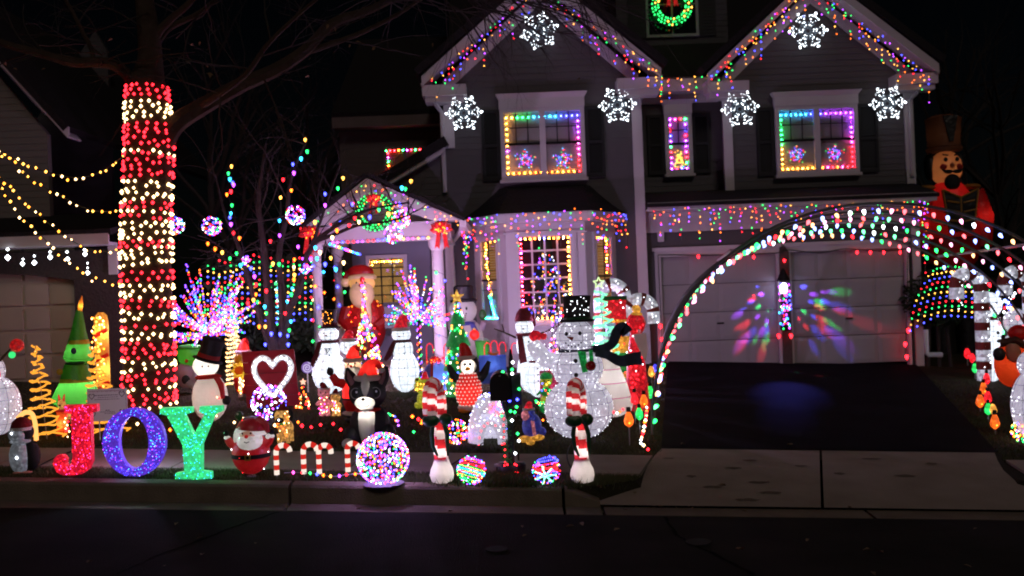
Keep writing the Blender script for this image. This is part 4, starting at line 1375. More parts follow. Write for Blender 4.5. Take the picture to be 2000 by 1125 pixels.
# ================================================================ lights on the house
def icicles(lab, path, drop, step=.085, mats=MULTI, r=.0105, dens=.85, Yj=.02):
    """A line of small coloured lights with strands of uneven length hanging from it."""
    P = along([Vector(p) for p in path], step, .2)
    T = Place('icicle_lights', lab, 'icicle lights', path[0], group='icicle lights on the house')
    m = T.mb(); lit = []
    m.tube([Vector(p) for p in path], .004, 3)
    for i, p in enumerate(P):
        n = [2, 5, 1, 4, 3, 6, 1, 3][i % 8]
        n = max(1, round(n * drop / 4.2 + rnd.uniform(-.6, .6)))
        q = p
        for j in range(n):
            c = p + Vector((rnd.gauss(0, .012), rnd.gauss(0, Yj), -.02 - j * .085 + rnd.gauss(0, .022)))
            if rnd.random() < dens: lit.append(c)
            q = c
        m.tube([p, q], .0025, 3)
    T.put('wire', m, surf('white_wire', (.25, .25, .25), .6), stuff=True)
    return T.lights('bulbs', lit, r, mats)
ya = YA - .46
icicles('icicle lights up the left slope of the left gable', [W(838, 158, ya), W(1050, -30, ya)], 4.6)
icicles('icicle lights down the right slope of the left gable', [W(1056, -30, ya), W(1284, 138, ya)], 4.6)
icicles('icicle lights along the short eave between the two gables', [W(1287, 140, YA - .4), W(1292, 152, YD - .45), W(1390, 150, YD - .45)], 4.0, .12)
yc = YC - .46
icicles('icicle lights up the left slope of the right gable', [W(1386, 148, yc), W(1579, -30, yc)], 4.6)
icicles('icicle lights down the right slope of the right gable', [W(1585, -30, yc), W(1818, 148, yc)], 4.6)
icicles('icicle lights along the white fascia above the garage doors', [W(1268, 408, YB - .49), W(1795, 394, YB - .49)], 5.5, .085)
icicles('icicle lights at the garage corner by the toy soldier', [W(1797, 394, YB - .5), W(1812, 396, YB - .3)], 12, .05)
eb = [(a[0], a[1] - .03, a[2] + .01) for a in E]
icicles('icicle lights along the eave of the bay window', eb, 5.2, .085)
icicles('icicle lights gathered at the gutter between porch and bay', [W(900, 430, 15.2), W(914, 428, 15.6)], 9, .045)
icicles('icicle lights up the left slope of the porch gable', [W(606, 444, YP - .38), W(720, 356, YP - .38)], 3.2, .085, r=.0095)
icicles('icicle lights down the right slope of the porch gable', [W(724, 356, YP - .38), W(898, 430, YP - .38)], 3.2, .085, r=.0095)
# low strings: under the porch beam, over the garage doors, round the windows
def string(name, lab, path, step, mats, r, jit=.15, order=False, group='light strings on the house', kind='mini', wire=.0035, sag=0):
    P = [Vector(p) for p in path]
    T = Place(name, lab, 'light string', P[0], group=group)
    T.wt('wire', WIRE, P, wire, seg=3)
    for i, p in enumerate(along(P, step, jit)):
        T.bulb(p + Vector((0, rnd.uniform(-.012, -.004), -r * .8)), mats[i % len(mats)] if order else rnd.choice(mats), r * rnd.choice((.9, 1.0, 1.1)), kind)
    return T
string('porch_string', 'coloured string lights hung under the porch beam', smooth_path([W(640, 472, YP - .16), W(700, 470, YP - .16), W(760, 466, YP - .16), W(846, 462, YP - .16)], 6), .075, [GRN, RED, PUR, BLU, RED, YEL, PNK], .019)
string('rainbow_tube', 'bright rainbow light tube slanting across the porch opening', [W(640, 473, YP - .5), W(672, 484, YP - .5), W(706, 496, YP - .5)], .035, [CYA, BLU, CYA, PNK, YEL, GRN, BLU, PUR, PNK, YEL, CYA, BLU], .021, .02, True)
string('column_string', 'coloured string lights wound round the front left porch column', [Vector((c1.x + .10 * cos(a), YP + .10 * sin(a), zb - .1 - a * .047)) for a in [i * .35 for i in range(100)]], .24, RGBY + [WRM, CYA, PUR], .024)
string('column_string', 'coloured string lights wound round the back left porch column', [Vector((c3.x + .10 * cos(a), 16.0 + .10 * sin(a), zb - .1 - a * .047)) for a in [i * .35 for i in range(100)]], .24, RGBY + [WRM, CYA, PUR], .024)
string('column_string', 'coloured string lights wound round the right porch column', [Vector((c2.x + .12 * cos(a), YP + .12 * sin(a), zb - .25 - a * .05)) for a in [i * .35 for i in range(94)]], .30, RGBY + [WRM, CYA, PUR], .024)
gs = [W(1285, 498, YB - .12), W(1400, 498, YB - .12), W(1518, 494, YB - .12), W(1535, 488, YB - .12), W(1600, 494, YB - .12), W(1650, 486, YB - .12), W(1720, 490, YB - .12), W(1773, 486, YB - .12)]
T = Place('garage_string', 'dark string with a few red lights across the tops of both garage doors', 'light string', gs[0], group='red strings round the garage')
T.wt('wire', WIRE, smooth_path(gs, 5), .008, seg=4)
for (x, y) in ((1364, 500), (1418, 501), (1445, 501), (1472, 501), (1674, 492), (1700, 492), (1726, 492), (1758, 492), (1532, 508), (1533, 534), (1521, 656), (1544, 654)):
    T.bulb(W(x, y, YB - .14), RED, .024, 'cone')
T = Place('garage_string', 'red lights down the right post of the garage doors', 'light string', W(1772, 500, YB - .1), group='red strings round the garage')
T.wt('wire', WIRE, [W(1773, 490, YB - .1), W(1772, 560, YB - .1), W(1770, 640, YB - .12), W(1768, 690, YB - .12)], .006, seg=4)
for (x, y) in ((1774, 644), (1768, 671), (1771, 696)): T.bulb(W(x, y, YB - .16), RED, .032, 'cone')
T = Place('garage_string', 'red lights down the left post of the garage doors', 'light string', W(1285, 500, YB - .1), group='red strings round the garage')
T.wt('wire', WIRE, [W(1285, 498, YB - .1), W(1288, 560, YB - .1), W(1292, 640, YB - .12), W(1294, 700, YB - .12)], .006, seg=4)
for (x, y) in ((1290, 636), (1293, 662), (1294, 688)): T.bulb(W(x, y, YB - .16), RED, .030, 'cone')

STRIP = {}
def strip(m):
    if m.name not in STRIP: STRIP[m.name] = emi('strip_' + m.name, m.node_tree.nodes['Emission'].inputs[0].default_value[:3], 120)
    return STRIP[m.name]
def leds(name, lab, pts, ramp, r, par=None):
    r *= .66
    T = Place(name, lab, 'window lights', pts[0], group='light strings round the windows')
    T.wt('wire', WIRE, pts, .003, seg=3)
    for i, p in enumerate(pts):
        T.bulb(p, strip(ramp(p, i)), r)
    return T
def frame_pts(x0, x1, z0, z1, y, step):
    pts = []
    for (a, b, c, d) in ((x0, z0, x0, z1), (x0, z1, x1, z1), (x1, z1, x1, z0), (x1, z0, x0, z0)):
        n = max(2, round((abs(c - a) + abs(d - b)) / step))
        pts += [Vector((a + (c - a) * i / n, y, b + (d - b) * i / n)) for i in range(n)]
    return pts
def rampL(p, i):
    x0, x1, z0, z1 = win_l[1:5]
    u, v = (p.x - x0) / (x1 - x0), (p.z - z0) / (z1 - z0)
    if v > .87: return [YEL, GRN, GRN, CYA, CYA, CYA, BLU, BLU][min(7, int(u * 8))]
    if u < .06: return [YEL, AMB, YEL, AMB, PUR, AMB][i % 6] if v < .85 else GRN
    if u > .94: return [RED, RED, PNK, PNK, PUR, PUR, BLU][min(6, int(v * 7))]
    return [AMB, AMB, ORG][i % 3]
def rampR(p, i):
    x0, x1, z0, z1 = win_r[1:5]
    u, v = (p.x - x0) / (x1 - x0), (p.z - z0) / (z1 - z0)
    if v > .87: return [CYA, CYA, CYA, BLU, BLU, PUR, PUR, PUR][min(7, int(u * 8))]
    if u < .06: return [AMB, YEL, YEL, GRN, GRN, GRN, CYA][min(6, int(v * 7))]
    if u > .94: return [RED, RED, RED, PNK, PUR, PUR, PUR][min(6, int(v * 7))]
    return [AMB, YEL, AMB][i % 3] if u < .55 else [ORG, RED, PNK][i % 3]
def rampC(p, i): return [PUR, PUR, PNK, RED, GRN, PUR, BLU, RED][i % 8]
yw = .064
w_ = win_l; leds('window_lights', 'rainbow lights round the upper left double window', frame_pts(w_[1] + .04, w_[2] - .04, w_[3] + .04, w_[4] - .08, YA - yw, .092), rampL, .0165)
w_ = win_r; leds('window_lights', 'rainbow lights round the upper right double window', frame_pts(w_[1] + .04, w_[2] - .04, w_[3] + .04, w_[4] - .08, YC - yw, .090), rampR, .0165)
w_ = win_c; leds('window_lights', 'purple and red lights round the narrow middle window', frame_pts(w_[1] + .04, w_[2] - .04, w_[3] + .03, w_[4] - .03, YD - yw, .10), rampC, .017)
leds('window_lights', 'warm and coloured lights round the large bay window', frame_pts(fx0 + .03, fx1 - .03, fz0 + .02, fz1 - .03, YBAY - .012, .078), lambda p, i: ([ORG, YEL, ORG, AMB, YEL, WRM] if p.x > fx1 - .1 else [RED, RED, PNK, RED, PUR, WRM] if p.x < fx0 + .1 else [ORG, WRM, BLU, AMB, ORG])[i % 5], .020)
pts = [atl(.9, .985), atl(.6, .985), atl(.3, .97)] + [atl(.25 + .012 * i + .05 * sin(i * 1.7), .93 - .038 * i) for i in range(17)] + [atl(.40 + .03 * j, .30 - .026 * j) for j in range(11)] + [atl(.1 + .1 * j, .02) for j in range(9)]
leds('window_lights', 'lights running down the narrow left window of the bay', [Vector(p) for p in pts], lambda p, i: ORG if i < 3 else [AMB, YEL, PUR, ORG, YEL][i % 5] if i < 20 else [GRN, GRN, CYA, CYA, BLU][i % 5], .016)
pts = [atr(.1 + .12 * j, .985) for j in range(6)] + [atr(.74 + .04 * sin(i * 1.9), .95 - .045 * i) for i in range(14)]
leds('window_lights', 'lights running down the narrow right window of the bay', [Vector(p) for p in pts], lambda p, i: [ORG, YEL, ORG, PUR, RED][i % 5], .016)
pts = [Vector((ex0 + .04 + (ex1 - ex0 - .08) * i / 12, 16.425, ez1 - .05)) for i in range(13)] + [Vector((ex0 + .04, 16.425, ez1 - .1 - .09 * i)) for i in range(5)]
leds('window_lights', 'warm lights along the top of the porch window', pts, lambda p, i: [ORG, AMB, YEL][i % 3], .015)
pts = [Vector((wx0 + .04, YL - .05, wz0 + (wz1 - wz0) * i / 5)) for i in range(5)] + [Vector((wx0 + (wx1 - wx0) * i / 9, YL - .05, wz1 - .03)) for i in range(9)]
leds('window_lights', 'red and green lights round the small window of the far left wing', pts, lambda p, i: [RED, ORG, GRN, PUR, RED, GRN, RED][i % 7], .020)

# window shapes made of lights
def light_figure(name, lab, cat, outline, Y, mats, r, group):
    P = [W(x, y, Y) for x, y in outline]
    T = Place(name, lab, cat, P[0], group=group)
    T.wt('frame', surf('grey_wire', (.2, .2, .2), .5), P + [P[0]], .004, seg=3)
    for i, p in enumerate(along(P + [P[0]], .036, .1)): T.bulb(p + Vector((rnd.gauss(0, .012), 0, rnd.gauss(0, .012))), mats[i % len(mats)], r)
    c = sum(P, Vector()) / len(P)
    T.lights('inner_bulbs', [c + (p - c) * .5 for p in along(P + [P[0]], .05)], r, mats)
def star_px(cx, cy_, R, r0=.45, n=5, rot=0):
    return [(cx + (R if i % 2 == 0 else R * r0) * sin(rot + pi * i / n), cy_ - (R if i % 2 == 0 else R * r0) * cos(rot + pi * i / n)) for i in range(2 * n)]
for cx, cyy, Yw, lab in ((1026, 312, YA, 'left'), (1100, 311, YA, 'right')):
    light_figure('window_star', 'violet star of lights in the ' + lab + ' pane of the upper left window', 'window star', star_px(cx, cyy, 20, .5), Yw - .045, [RED, CYA, PUR, BLU, RED, GRN], .0080, 'stars of lights in the windows')
for cx, cyy, Yw, lab in ((1555, 301, YC, 'left'), (1631, 300, YC, 'right')):
    light_figure('window_star', 'violet star of lights in the ' + lab + ' pane of the upper right window', 'window star', star_px(cx, cyy, 18, .5), Yw - .045, [RED, CYA, PUR, BLU, RED, GRN], .0080, 'stars of lights in the windows')
light_figure('window_tree', 'small yellow green tree of lights in the narrow middle window', 'window tree', [(1326, 292), (1330, 296), (1328, 303), (1334, 314), (1338, 325), (1328, 326), (1316, 325), (1320, 314), (1324, 303), (1321, 296)], YD - .045, [YEL, GRN, YEL, YEL], .011, None)

# snowflakes
FLAKE = emi('cool_rope_light', (.55, .76, 1.0), .22)
def snowflake(px, py, R, Y, lab, rot):
    T = Thing('snowflake_light', lab, 'snowflake', px, py, Y, group='white snowflakes on the gables')
    m = T.mb(); lit = []
    for i in range(6):
        a = rot + i * pi / 3 + rnd.gauss(0, .02)
        d, q = (cos(a), sin(a)), (-sin(a), cos(a))
        P = lambda t, w: (d[0] * R * t + q[0] * R * w, rnd.gauss(0, .3), d[1] * R * t + q[1] * R * w)
        for s in (-1, 1):                      # each arm is an outline of bent rope light
            path = [P(.10, .05 * s), P(.52, .05 * s), P(.74, .27 * s), P(.83, .20 * s), P(.72, .06 * s), P(1.0, .045 * s)]
            m.tube(path, R * .018, 5)
            m.tube([P(.30, .05 * s), P(.40, .17 * s), P(.46, .13 * s)], R * .022, 5)
            lit += along([Vector(p) for p in path], R * .18, .15)
        lit += [P(1.0, 0), P(.9, 0)]
    T.put('frame', m, FLAKE)
    br = rnd.uniform(.85, 1.15)
    for p in lit: T.bulb((p[0], -1.6, p[2]), WHT, R * .033 * br * rnd.choice((.6, .9, 1.15)))
snowflake(906, 221, 36, YA - .30, 'white snowflake light left of the upper left window', .02)
snowflake(1206, 205, 37, YA - .30, 'white snowflake light between the upper left window and the corner board', .03)
snowflake(1445, 213, 37, YC - .30, 'white snowflake light on the corner board left of the upper right window', .05)
snowflake(1733, 202, 36, YC - .30, 'white snowflake light right of the upper right window', .03)
snowflake(1053, 60, 38, YA - .2, 'white snowflake light under the left gable peak behind twigs', .25)
snowflake(1578, 60, 38, YC - .2, 'white snowflake light under the right gable peak', .02)

# wreaths and bows
GARL = tinsel('green_garland', (.015, .12, .03), .16, 90.0)
REDG = tinsel('red_glitter', (.42, .01, .015), .35, 70.0, (1, .02, .02))
def wreath(px, py, R, Y, lab, n):
    T = Thing('lit_wreath', lab, 'wreath', px, py, Y, group='lit wreaths on the house')
    m = T.mb()
    m.tube([(R * .78 * cos(a), 0, R * .78 * sin(a)) for a in [2 * pi * i / 28 for i in range(28)]], R * .17, 8, closed=True)
    for _ in range(340):
        a, b, rr_ = rnd.uniform(0, 6.28), rnd.uniform(0, 6.28), R * rnd.uniform(.14, .27)
        c = (R * .78 + rr_ * cos(b), rr_ * sin(b))
        p = Vector((c[0] * cos(a), -abs(c[1]) if rnd.random() < .8 else c[1], c[0] * sin(a)))
        u = Vector((rnd.gauss(0, 1), rnd.gauss(0, 1), rnd.gauss(0, 1))).normalized() * R * .09; v = u.orthogonal().normalized() * R * .02
        m.add([p - u - v, p - u + v, p + u], [(0, 1, 2)])
    T.put('garland', m, GARL)
    pts = []
    for k_, rad in enumerate((.64, .78, .92)):
        for i in range(n):
            a = 2 * pi * (i + .3 * k_) / n + rnd.gauss(0, .04)
            pts.append((R * rad * cos(a), -R * .2, R * rad * sin(a)))
    T.lights('bulbs', pts, R * .040, [GRN, GRN, GRN, GRN, GRN, YEL])
    bow(T, 0, R * .62, R * .36, -R * .3)
    return T
def bow(T, x, z, s, y, par=None, tails=True):
    m = T.mb()
    for a in range(7):
        t = pi * a / 6
        m.ell(x + cos(t) * s * .75, z + sin(t) * s * .55 - s * .05, s * .42, s * .24, y, s * .25, 10, 6, tilt=-t)
    m.ell(x, z, s * .3, s * .3, y - s * .15, s * .3, 10, 6)
    b = T.put('bow', m, REDG, par)
    if tails:
        for q in (-1, 1):
            T.put('ribbon_tail', T.mb().prism([(x + q * s * .1, z - s * .1), (x + q * s * .45, z - s * .1), (x + q * s * .75, z - s * 2.0), (x + q * s * .52, z - s * 1.75), (x + q * s * .25, z - s * 2.0)], y - 1, y + 1), REDG, b, smooth=False)
    T.lights('bow_bulbs', [(x + rnd.gauss(0, s * .5), y - s * .4, z + rnd.gauss(0, s * .32)) for _ in range(14)], s * .085, [RED, ORG], b)
wreath(732, 415, 39, YP - .42, 'green lit wreath with a red bow under the porch gable', 26)
wreath(1311, 12, 42, YW - .14, 'green lit wreath on the dark dormer window', 30)
for px_, py_, lab in ((862, 448, 'red lit bow at the top of the right porch column'), (606, 458, 'red lit bow at the top of the left porch column')):
    T = Thing('red_bow', lab, 'bow', px_, py_, YP - .2, group='red bows on the porch columns'); bow(T, 0, 0, 19, -4)

# the wall lantern with a turning party lamp: narrow coloured beams fan out over the doors
T = Place('party_lantern', 'wall lantern on the pier between the garage doors throwing coloured beams', 'lantern', W(1531, 575, YB - .22))
k = YB / FPX
o_ = W(1531, 575, YB - .22)
lq = lambda x, z: (o_.x + x * k, o_.z + z * k)
def lp(prof, nm, mat):
    m = T.mb(); m.lathe([(r * k, o_.z + z * k) for r, z in prof], o_.x, o_.y, 14); return T.put(nm, m, mat)
lp([(13, 26), (12, 30), (5, 44), (2, 50)], 'lantern_cap', MANHOLE)
lp([(8, -70), (10, -66), (10, -62), (8, -60)], 'lantern_base', MANHOLE)
m = T.mb()
for i in range(6):
    a = i * pi / 3
    m.tube([(o_.x + cos(a) * 11 * k, o_.y + sin(a) * 11 * k, o_.z + 27 * k), (o_.x + cos(a) * 9 * k, o_.y + sin(a) * 9 * k, o_.z - 60 * k)], .006, 4)
T.put('lantern_cage', m, MANHOLE)
lp([(5, 2), (7, 6), (7, 16), (4, 22)], 'party_bulb', emi('party_white', (.75, .7, 1.0), 9))
pts = [(o_.x + rnd.uniform(-11, 11) * k, o_.y - rnd.uniform(0, 9) * k, o_.z - rnd.uniform(-20, 66) * k) for _ in range(70)]
T.lights('party_facets', pts, .016, [RED, BLU, GRN, PUR, CYA, PNK, BLU])
T.bulb((W(1521, 655, YB - .3)), RED, .03, 'cone'); T.bulb((W(1545, 655, YB - .3)), RED, .03, 'cone')
beams = [(1478, 560, 'b'), (1466, 590, 'b'), (1450, 605, 'b'), (1440, 615, 'p'), (1485, 575, 'p'), (1480, 600, 'g'), (1455, 635, 'r'), (1465, 655, 'b'), (1440, 640, 'r'), (1478, 620, 'p'), (1475, 665, 'g'), (1450, 665, 'r'), (1488, 690, 'r'), (1447, 678, 'r'),
         (1570, 560, 'b'), (1590, 575, 'p'), (1585, 590, 'b'), (1570, 610, 'g'), (1600, 600, 'r'), (1590, 620, 'b'), (1605, 625, 'r'), (1620, 630, 'g'), (1635, 640, 'g'), (1575, 640, 'r'), (1610, 590, 'b'), (1625, 570, 'p'), (1640, 600, 'b'), (1590, 680, 'b'), (1640, 570, 'g'), (1610, 645, 'r'), (1700, 636, 'r')]
bc = {'b': (.08, .08, 1), 'p': (.36, .06, 1), 'g': (.02, 1, .18), 'r': (1, .025, .05)}
src = Vector((o_.x, YB - .42, o_.z + 10 * k))
beams += [(rnd.uniform(1435, 1505), rnd.uniform(555, 690), rnd.choice('bbprg')) for _ in range(10)] + [(rnd.uniform(1560, 1650), rnd.uniform(555, 690), rnd.choice('bbprg')) for _ in range(10)]
for (x, y, c) in beams:
    tgt = W(x, y, YB + .03)
    d = bpy.data.lights.new('party_beam', 'SPOT')
    d.energy = 140.0 if c != 'g' else 95.0
    d.color = bc[c]; d.spot_size = radians(rnd.uniform(5.0, 11.0)); d.spot_blend = 1.0; d.shadow_soft_size = .004
    o = bpy.data.objects.new('party_beam', d); col.objects.link(o); o.parent = T.o
    o.location = src - T.p
    o.rotation_euler = (tgt - src).to_track_quat('-Z', 'Y').to_euler()

for (x, y, c, ang, en) in ((1540, 762, (.12, .12, 1), 19, 330), (1536, 800, (.12, .12, 1), 9, 120), (1556, 728, (.1, .9, .5), 4, 260), (1600, 735, (1, .1, .12), 5, 260)):
    tgt = G(x, y)
    d = bpy.data.lights.new('party_beam', 'SPOT'); d.energy = en; d.color = c; d.spot_size = radians(ang); d.spot_blend = 1.0; d.shadow_soft_size = .004
    o = bpy.data.objects.new('party_beam', d); col.objects.link(o); o.parent = T.o; o.location = src - T.p
    o.rotation_euler = (tgt - src).to_track_quat('-Z', 'Y').to_euler()

# the lit tree inside the bay window
cz0, cz1 = fz0 - .05, fz1 - .02
T = Place('indoor_tree', 'lit indoor tree standing behind the large bay window', 'tree', Vector(((fx0 + fx1) / 2 + .05, 16.22, cz0 - .4)))
ccx = (fx0 + fx1) / 2 + .03
m = T.mb()
for i in range(4):
    z0 = cz0 - .1 + (cz1 - cz0) * i * .24
    m.lathe([(.42 - .095 * i, z0), (.10, z0 + .55)], ccx, 16.22, 16, sy=.72)
T.put('branches', m, LEAFD)
pts = []
for _ in range(230):
    t = rnd.random() ** 1.5
    a = rnd.uniform(0, 6.28)
    r_ = (.46 * (1 - t) + .03) * rnd.uniform(.8, 1.05)
    pts.append((ccx + r_ * cos(a), 16.2 - abs(r_ * sin(a)) * .7, cz0 + (cz1 - cz0) * t * .95))
T.lights('bulbs', pts, .0115, [BLU, PUR, ORG, RED, YEL, BLU, WHT])

# lights on the neighbouring house
T = Place('icicle_lights', 'cool white icicle lights along the eave of the neighbouring garage', 'icicle lights', W(-20, 488, YN - .45))
T.wt('wire', WIRE, [W(-60, 490, YN - .45), W(60, 488, YN - .45), W(180, 484, YN - .45)], .004, seg=3)
for (x, y, r_) in ((15, 503, .052), (15, 487, .03), (44, 515, .042), (45, 506, .02), (67, 513, .046), (67, 500, .022), (98, 502, .046), (98, 492, .026), (132, 506, .042), (131, 492, .026), (166, 496, .042), (165, 488, .026), (171, 533, .042), (171, 514, .018), (171, 523, .018), (-25, 508, .04)):
    T.bulb(W(x, y, YN - .46), WHT, r_ * .75)

# ================================================================ figures on the lawn
GLINT = emi('glint_light', (.9, .93, 1.0), 6.0)
TWHITE = tinsel('white_mesh_cloth', (.62, .60, .66), .38, 70.0, (.84, .80, 1.0), 1.6, .95)
TBRIGHT = tinsel('bright_white_mesh', (.75, .78, .82), .95, 60.0, (.80, .90, 1.0), 1.2, .95)
TRED = tinsel('red_tinsel', (.50, .01, .02), .42, 60.0, (1, .015, .03))
TGREEN = tinsel('green_tinsel', (.015, .22, .05), .17, 70.0, (.02, .75, .14))
TGOLD = tinsel('gold_tinsel', (.55, .28, .03), .45, 60.0, (1, .45, .06))
TPINK = tinsel('pink_tinsel', (.55, .18, .22), .30, 60.0, (1, .3, .35))
TTAN = tinsel('tan_tinsel', (.50, .27, .08), .40, 60.0, (1, .5, .12))
TYEL = tinsel('yellow_green_tinsel', (.36, .36, .03), .32, 60.0, (.75, .8, .05))
TBLUE = tinsel('blue_tinsel', (.05, .06, .30), .15, 60.0, (.08, .1, .8))
IRED = nylon('red_nylon', (.80, .022, .016)); IWHITE = nylon('white_nylon', (.84, .80, .74)); IGREEN = nylon('green_nylon', (.10, .55, .08))
IBLUE = nylon('blue_nylon', (.14, .24, .75)); IORANGE = nylon('orange_nylon', (.85, .33, .03)); IYEL = nylon('yellow_nylon', (.85, .62, .05)); ISKIN = nylon('skin_nylon', (.80, .48, .30))
IBLACK = nylon('black_nylon', (.018, .018, .02), .25); IPINK = nylon('pink_nylon', (.8, .15, .4))
BURG = surf('burgundy_knit', (.075, .008, .015), .9, .3, 40.0, .6, 90.0)
NAVY = surf('navy_felt', (.035, .045, .07), .9, .3, 20.0, .3, 60.0)
FELT = surf('red_felt', (.45, .015, .02), .85, .2, 20.0, .3, 60.0)
DARKRED = surf('dark_red_plush', (.20, .012, .015), .9, .3, 30.0, .6, 80.0)
PLUSH = surf('white_plush', (.62, .58, .56), .95, .15, 30.0, .8, 60.0)
GOLD = surf('gold_buckle', (.7, .45, .08), .35, .1, metal=.6)
NOSE = surf('carrot_red', (.35, .03, .02), .6)
TWIGB = surf('stick_arm', (.07, .035, .025), .8, .3, 20.0)
PLASTW = surf('moulded_white_plastic', (.70, .66, .68), .35, .08, 4.0)
PLASTR = surf('moulded_red_plastic', (.52, .02, .03), .3, .1)
PLASTG = surf('moulded_green_plastic', (.012, .075, .025), .35, .2)
STEEL = surf('grey_steel', (.30, .31, .33), .4, .1, metal=.5)
EYEW = surf('eye_white', (.75, .75, .72), .5)

def on_ell(x, z, rx, rz, ry, n, front=True, y=0, lo=-1.0):
    out = []
    while len(out) < n:
        a = rnd.uniform(0, 2 * pi); c = rnd.uniform(lo, 1)
        s = sqrt(max(0, 1 - c * c))
        p = (x + rx * s * cos(a), y + ry * s * sin(a), z + rz * c)
        if front and sin(a) > .25: continue
        out.append(p)
    return out
def santa_hat(T, x, z, w, h, mat=FELT, band=PLUSH, lean=.6, y=0, tip=True, par=None):
    """A soft cone that flops over to one side, a fluffy band and a pompom."""
    P = [(x, z), (x + w * .12 * lean, z + h * .45), (x + w * .40 * lean, z + h * .85), (x + w * .85 * lean, z + h * .95), (x + w * 1.3 * lean, z + h * .55)]
    pts = smooth_path([(a, y, b) for a, b in P], 4)
    n = len(pts)
    m = T.mb(); m.tube(pts, [w * (1 - .86 * i / (n - 1)) for i in range(n)], 14)
    hat = T.put('hat', m, mat, par)
    m = T.mb(); m.tube([(x + w * 1.0 * cos(a), y + w * 1.0 * sin(a), z) for a in [2 * pi * i / 20 for i in range(20)]], w * .26, 8, closed=True)
    T.put('hat_band', m, band, hat)
    if tip:
        m = T.mb(); m.ell(x + w * 1.34 * lean, z + h * .45, w * .30, w * .30, y)
        T.put('pompom', m, band, hat)
    return hat
def top_hat(T, x, z, r, h, mat=BLACK, ribbon=None, y=0, tilt=0, brim=1.5):
    hat = T.l('top_hat', mat, [(r * brim, 0), (r * brim, h * .07), (r, h * .10), (r * .92, h * .5), (r * 1.06, h), (r * .9, h * 1.02)], x, y, z, tilt=tilt)
    if ribbon: T.l('hat_ribbon', ribbon, [(r * 1.02, h * .11), (r * 1.0, h * .30)], x, y, z, par=hat, tilt=tilt)
    return hat
def face(T, x, z, r, y, eye=None, smile=True, nose=NOSE, par=None):
    e = eye or r * .10
    for s in (-1, 1): T.e('eye', BLACK, (x + s * r * .36, z + r * .18, e, e * 1.1, y + r * .06, e * .6), par=par)
    T.l('nose', nose, [(r * .11, 0), (r * .02, r * .34)], x - r * .02, y, z - r * .10, par=par, tilt=-1.2, seg=8)
    if smile:
        m = T.mb()
        for i in range(6):
            a = pi * (1.2 + .6 * i / 5)
            m.ell(x + cos(a) * r * .5, z - r * .02 + sin(a) * r * .5, e * .5, e * .5, y + r * .12, e * .5, 6, 4)
        T.put('smile', m, BLACK, par)
def frame_rings(T, ells, par=None, n=5, mer=10):
    m = T.mb()
    for (x, z, rx, rz, ry) in ells:
        for i in range(1, n):
            c = -1 + 2 * i / n; s = sqrt(1 - c * c) * 1.012
            m.tube([(x + rx * s * cos(a), ry * s * sin(a), z + rz * c) for a in [2 * pi * j / 20 for j in range(20)]], .45, 3, closed=True)
        for j in range(mer):
            a = 2 * pi * j / mer
            m.tube([(x + rx * 1.012 * sin(b) * cos(a), ry * 1.012 * sin(b) * sin(a), z + rz * 1.012 * cos(b)) for b in [pi * i / 10 for i in range(11)]], .45, 3)
    return T.put('wire_frame', m, surf('mesh_frame_wire', (.25, .2, .25), .5), par)
def mesh_snowman(name, lab, px, py, parts, mat, nl, r=1.1, group=None, Y=None, names=('lower_body', 'upper_body', 'head'), lo=-.9):
    T = Thing(name, lab, 'snowman', px, py, Y, group=group)
    objs = []
    for nm, (x, z, rx, rz) in zip(names, parts):
        o = T.e(nm, mat, (x, z, rx, rz, 0, rx * .95)); objs.append(o)
        k = int(nl * rx * rz / sum(a[2] * a[3] for a in parts))
        T.lights('glint_bulbs', on_ell(x, z, rx * 1.01, rz * 1.01, rx * .97, k, lo=lo), r * .50, [GLINT], o)
        frame_rings(T, [(x, z, rx, rz, rx * .95)], o)
    return T, objs
SN = 'lit mesh snowmen on the lawn'

# ---- the three white wire snowmen in front of the porch
T, ob = mesh_snowman('lit_snowman', 'bright white lit snowman with tall black top hat', 647, 768, [(0, 40, 35, 41), (0, 83, 20, 26), (0, 115, 19.5, 15.5)], TBRIGHT, 70, .9, SN)
h = top_hat(T, 2, 127, 14.5, 36, BLACK, BURG); T.lights('hat_bulbs', [(2 + rnd.uniform(-11, 11), -14.5, rnd.uniform(136, 160)) for _ in range(16)], .9, [AMB], h)
face(T, 0, 115, 19, -18, 1.4)
sc_ = T.e('scarf', BURG, (0, 101, 20, 5)); T.pr('scarf_tail', BURG, [(-20, 102), (-12, 99), (-22, 66), (-30, 52), (-36, 58)], -14, -10, par=sc_)
for z in (88, 75, 52): T.e('button', BLACK, (3, z, 1.8, 1.8, -20 if z > 60 else -33, 1.2))
m = T.mb()
for p in ([(-2, -21, 76), (-1, -22, 90)], [(-1, -21, 80), (-5, -22, 90)], [(-1, -21, 80), (5, -22, 87)]): m.tube(p, .8, 5)
T.put('twig_ornament', m, TWIGB)
T, ob = mesh_snowman('lit_snowman', 'small white snowman in a bright red cap behind the black hatted one', 684, 772, [(0, 38, 22, 38), (0, 96, 17, 17)], TBRIGHT, 24, .8, SN, None, ('body', 'head'))
santa_hat(T, 0, 108, 14, 14, TRED, lean=.5, tip=False); face(T, 0, 96, 16, -16, 1.2)
T, ob = mesh_snowman('lit_snowman', 'bright white lit snowman in red santa hat under the pink starburst', 793, 765, [(-1, 40, 28.5, 41), (-3, 82, 20, 25), (-5, 112, 18.5, 16)], TBRIGHT, 70, .9, SN)
santa_hat(T, -5, 122, 15, 24, TRED, PLUSH, .7); face(T, -5, 110, 18, -17, 1.3)
sc_ = T.e('scarf', BURG, (-4, 99, 19, 4.5)); T.pr('scarf_tail', BURG, [(-22, 99), (-14, 97), (-22, 74), (-34, 62), (-40, 66)], -13, -9, par=sc_)
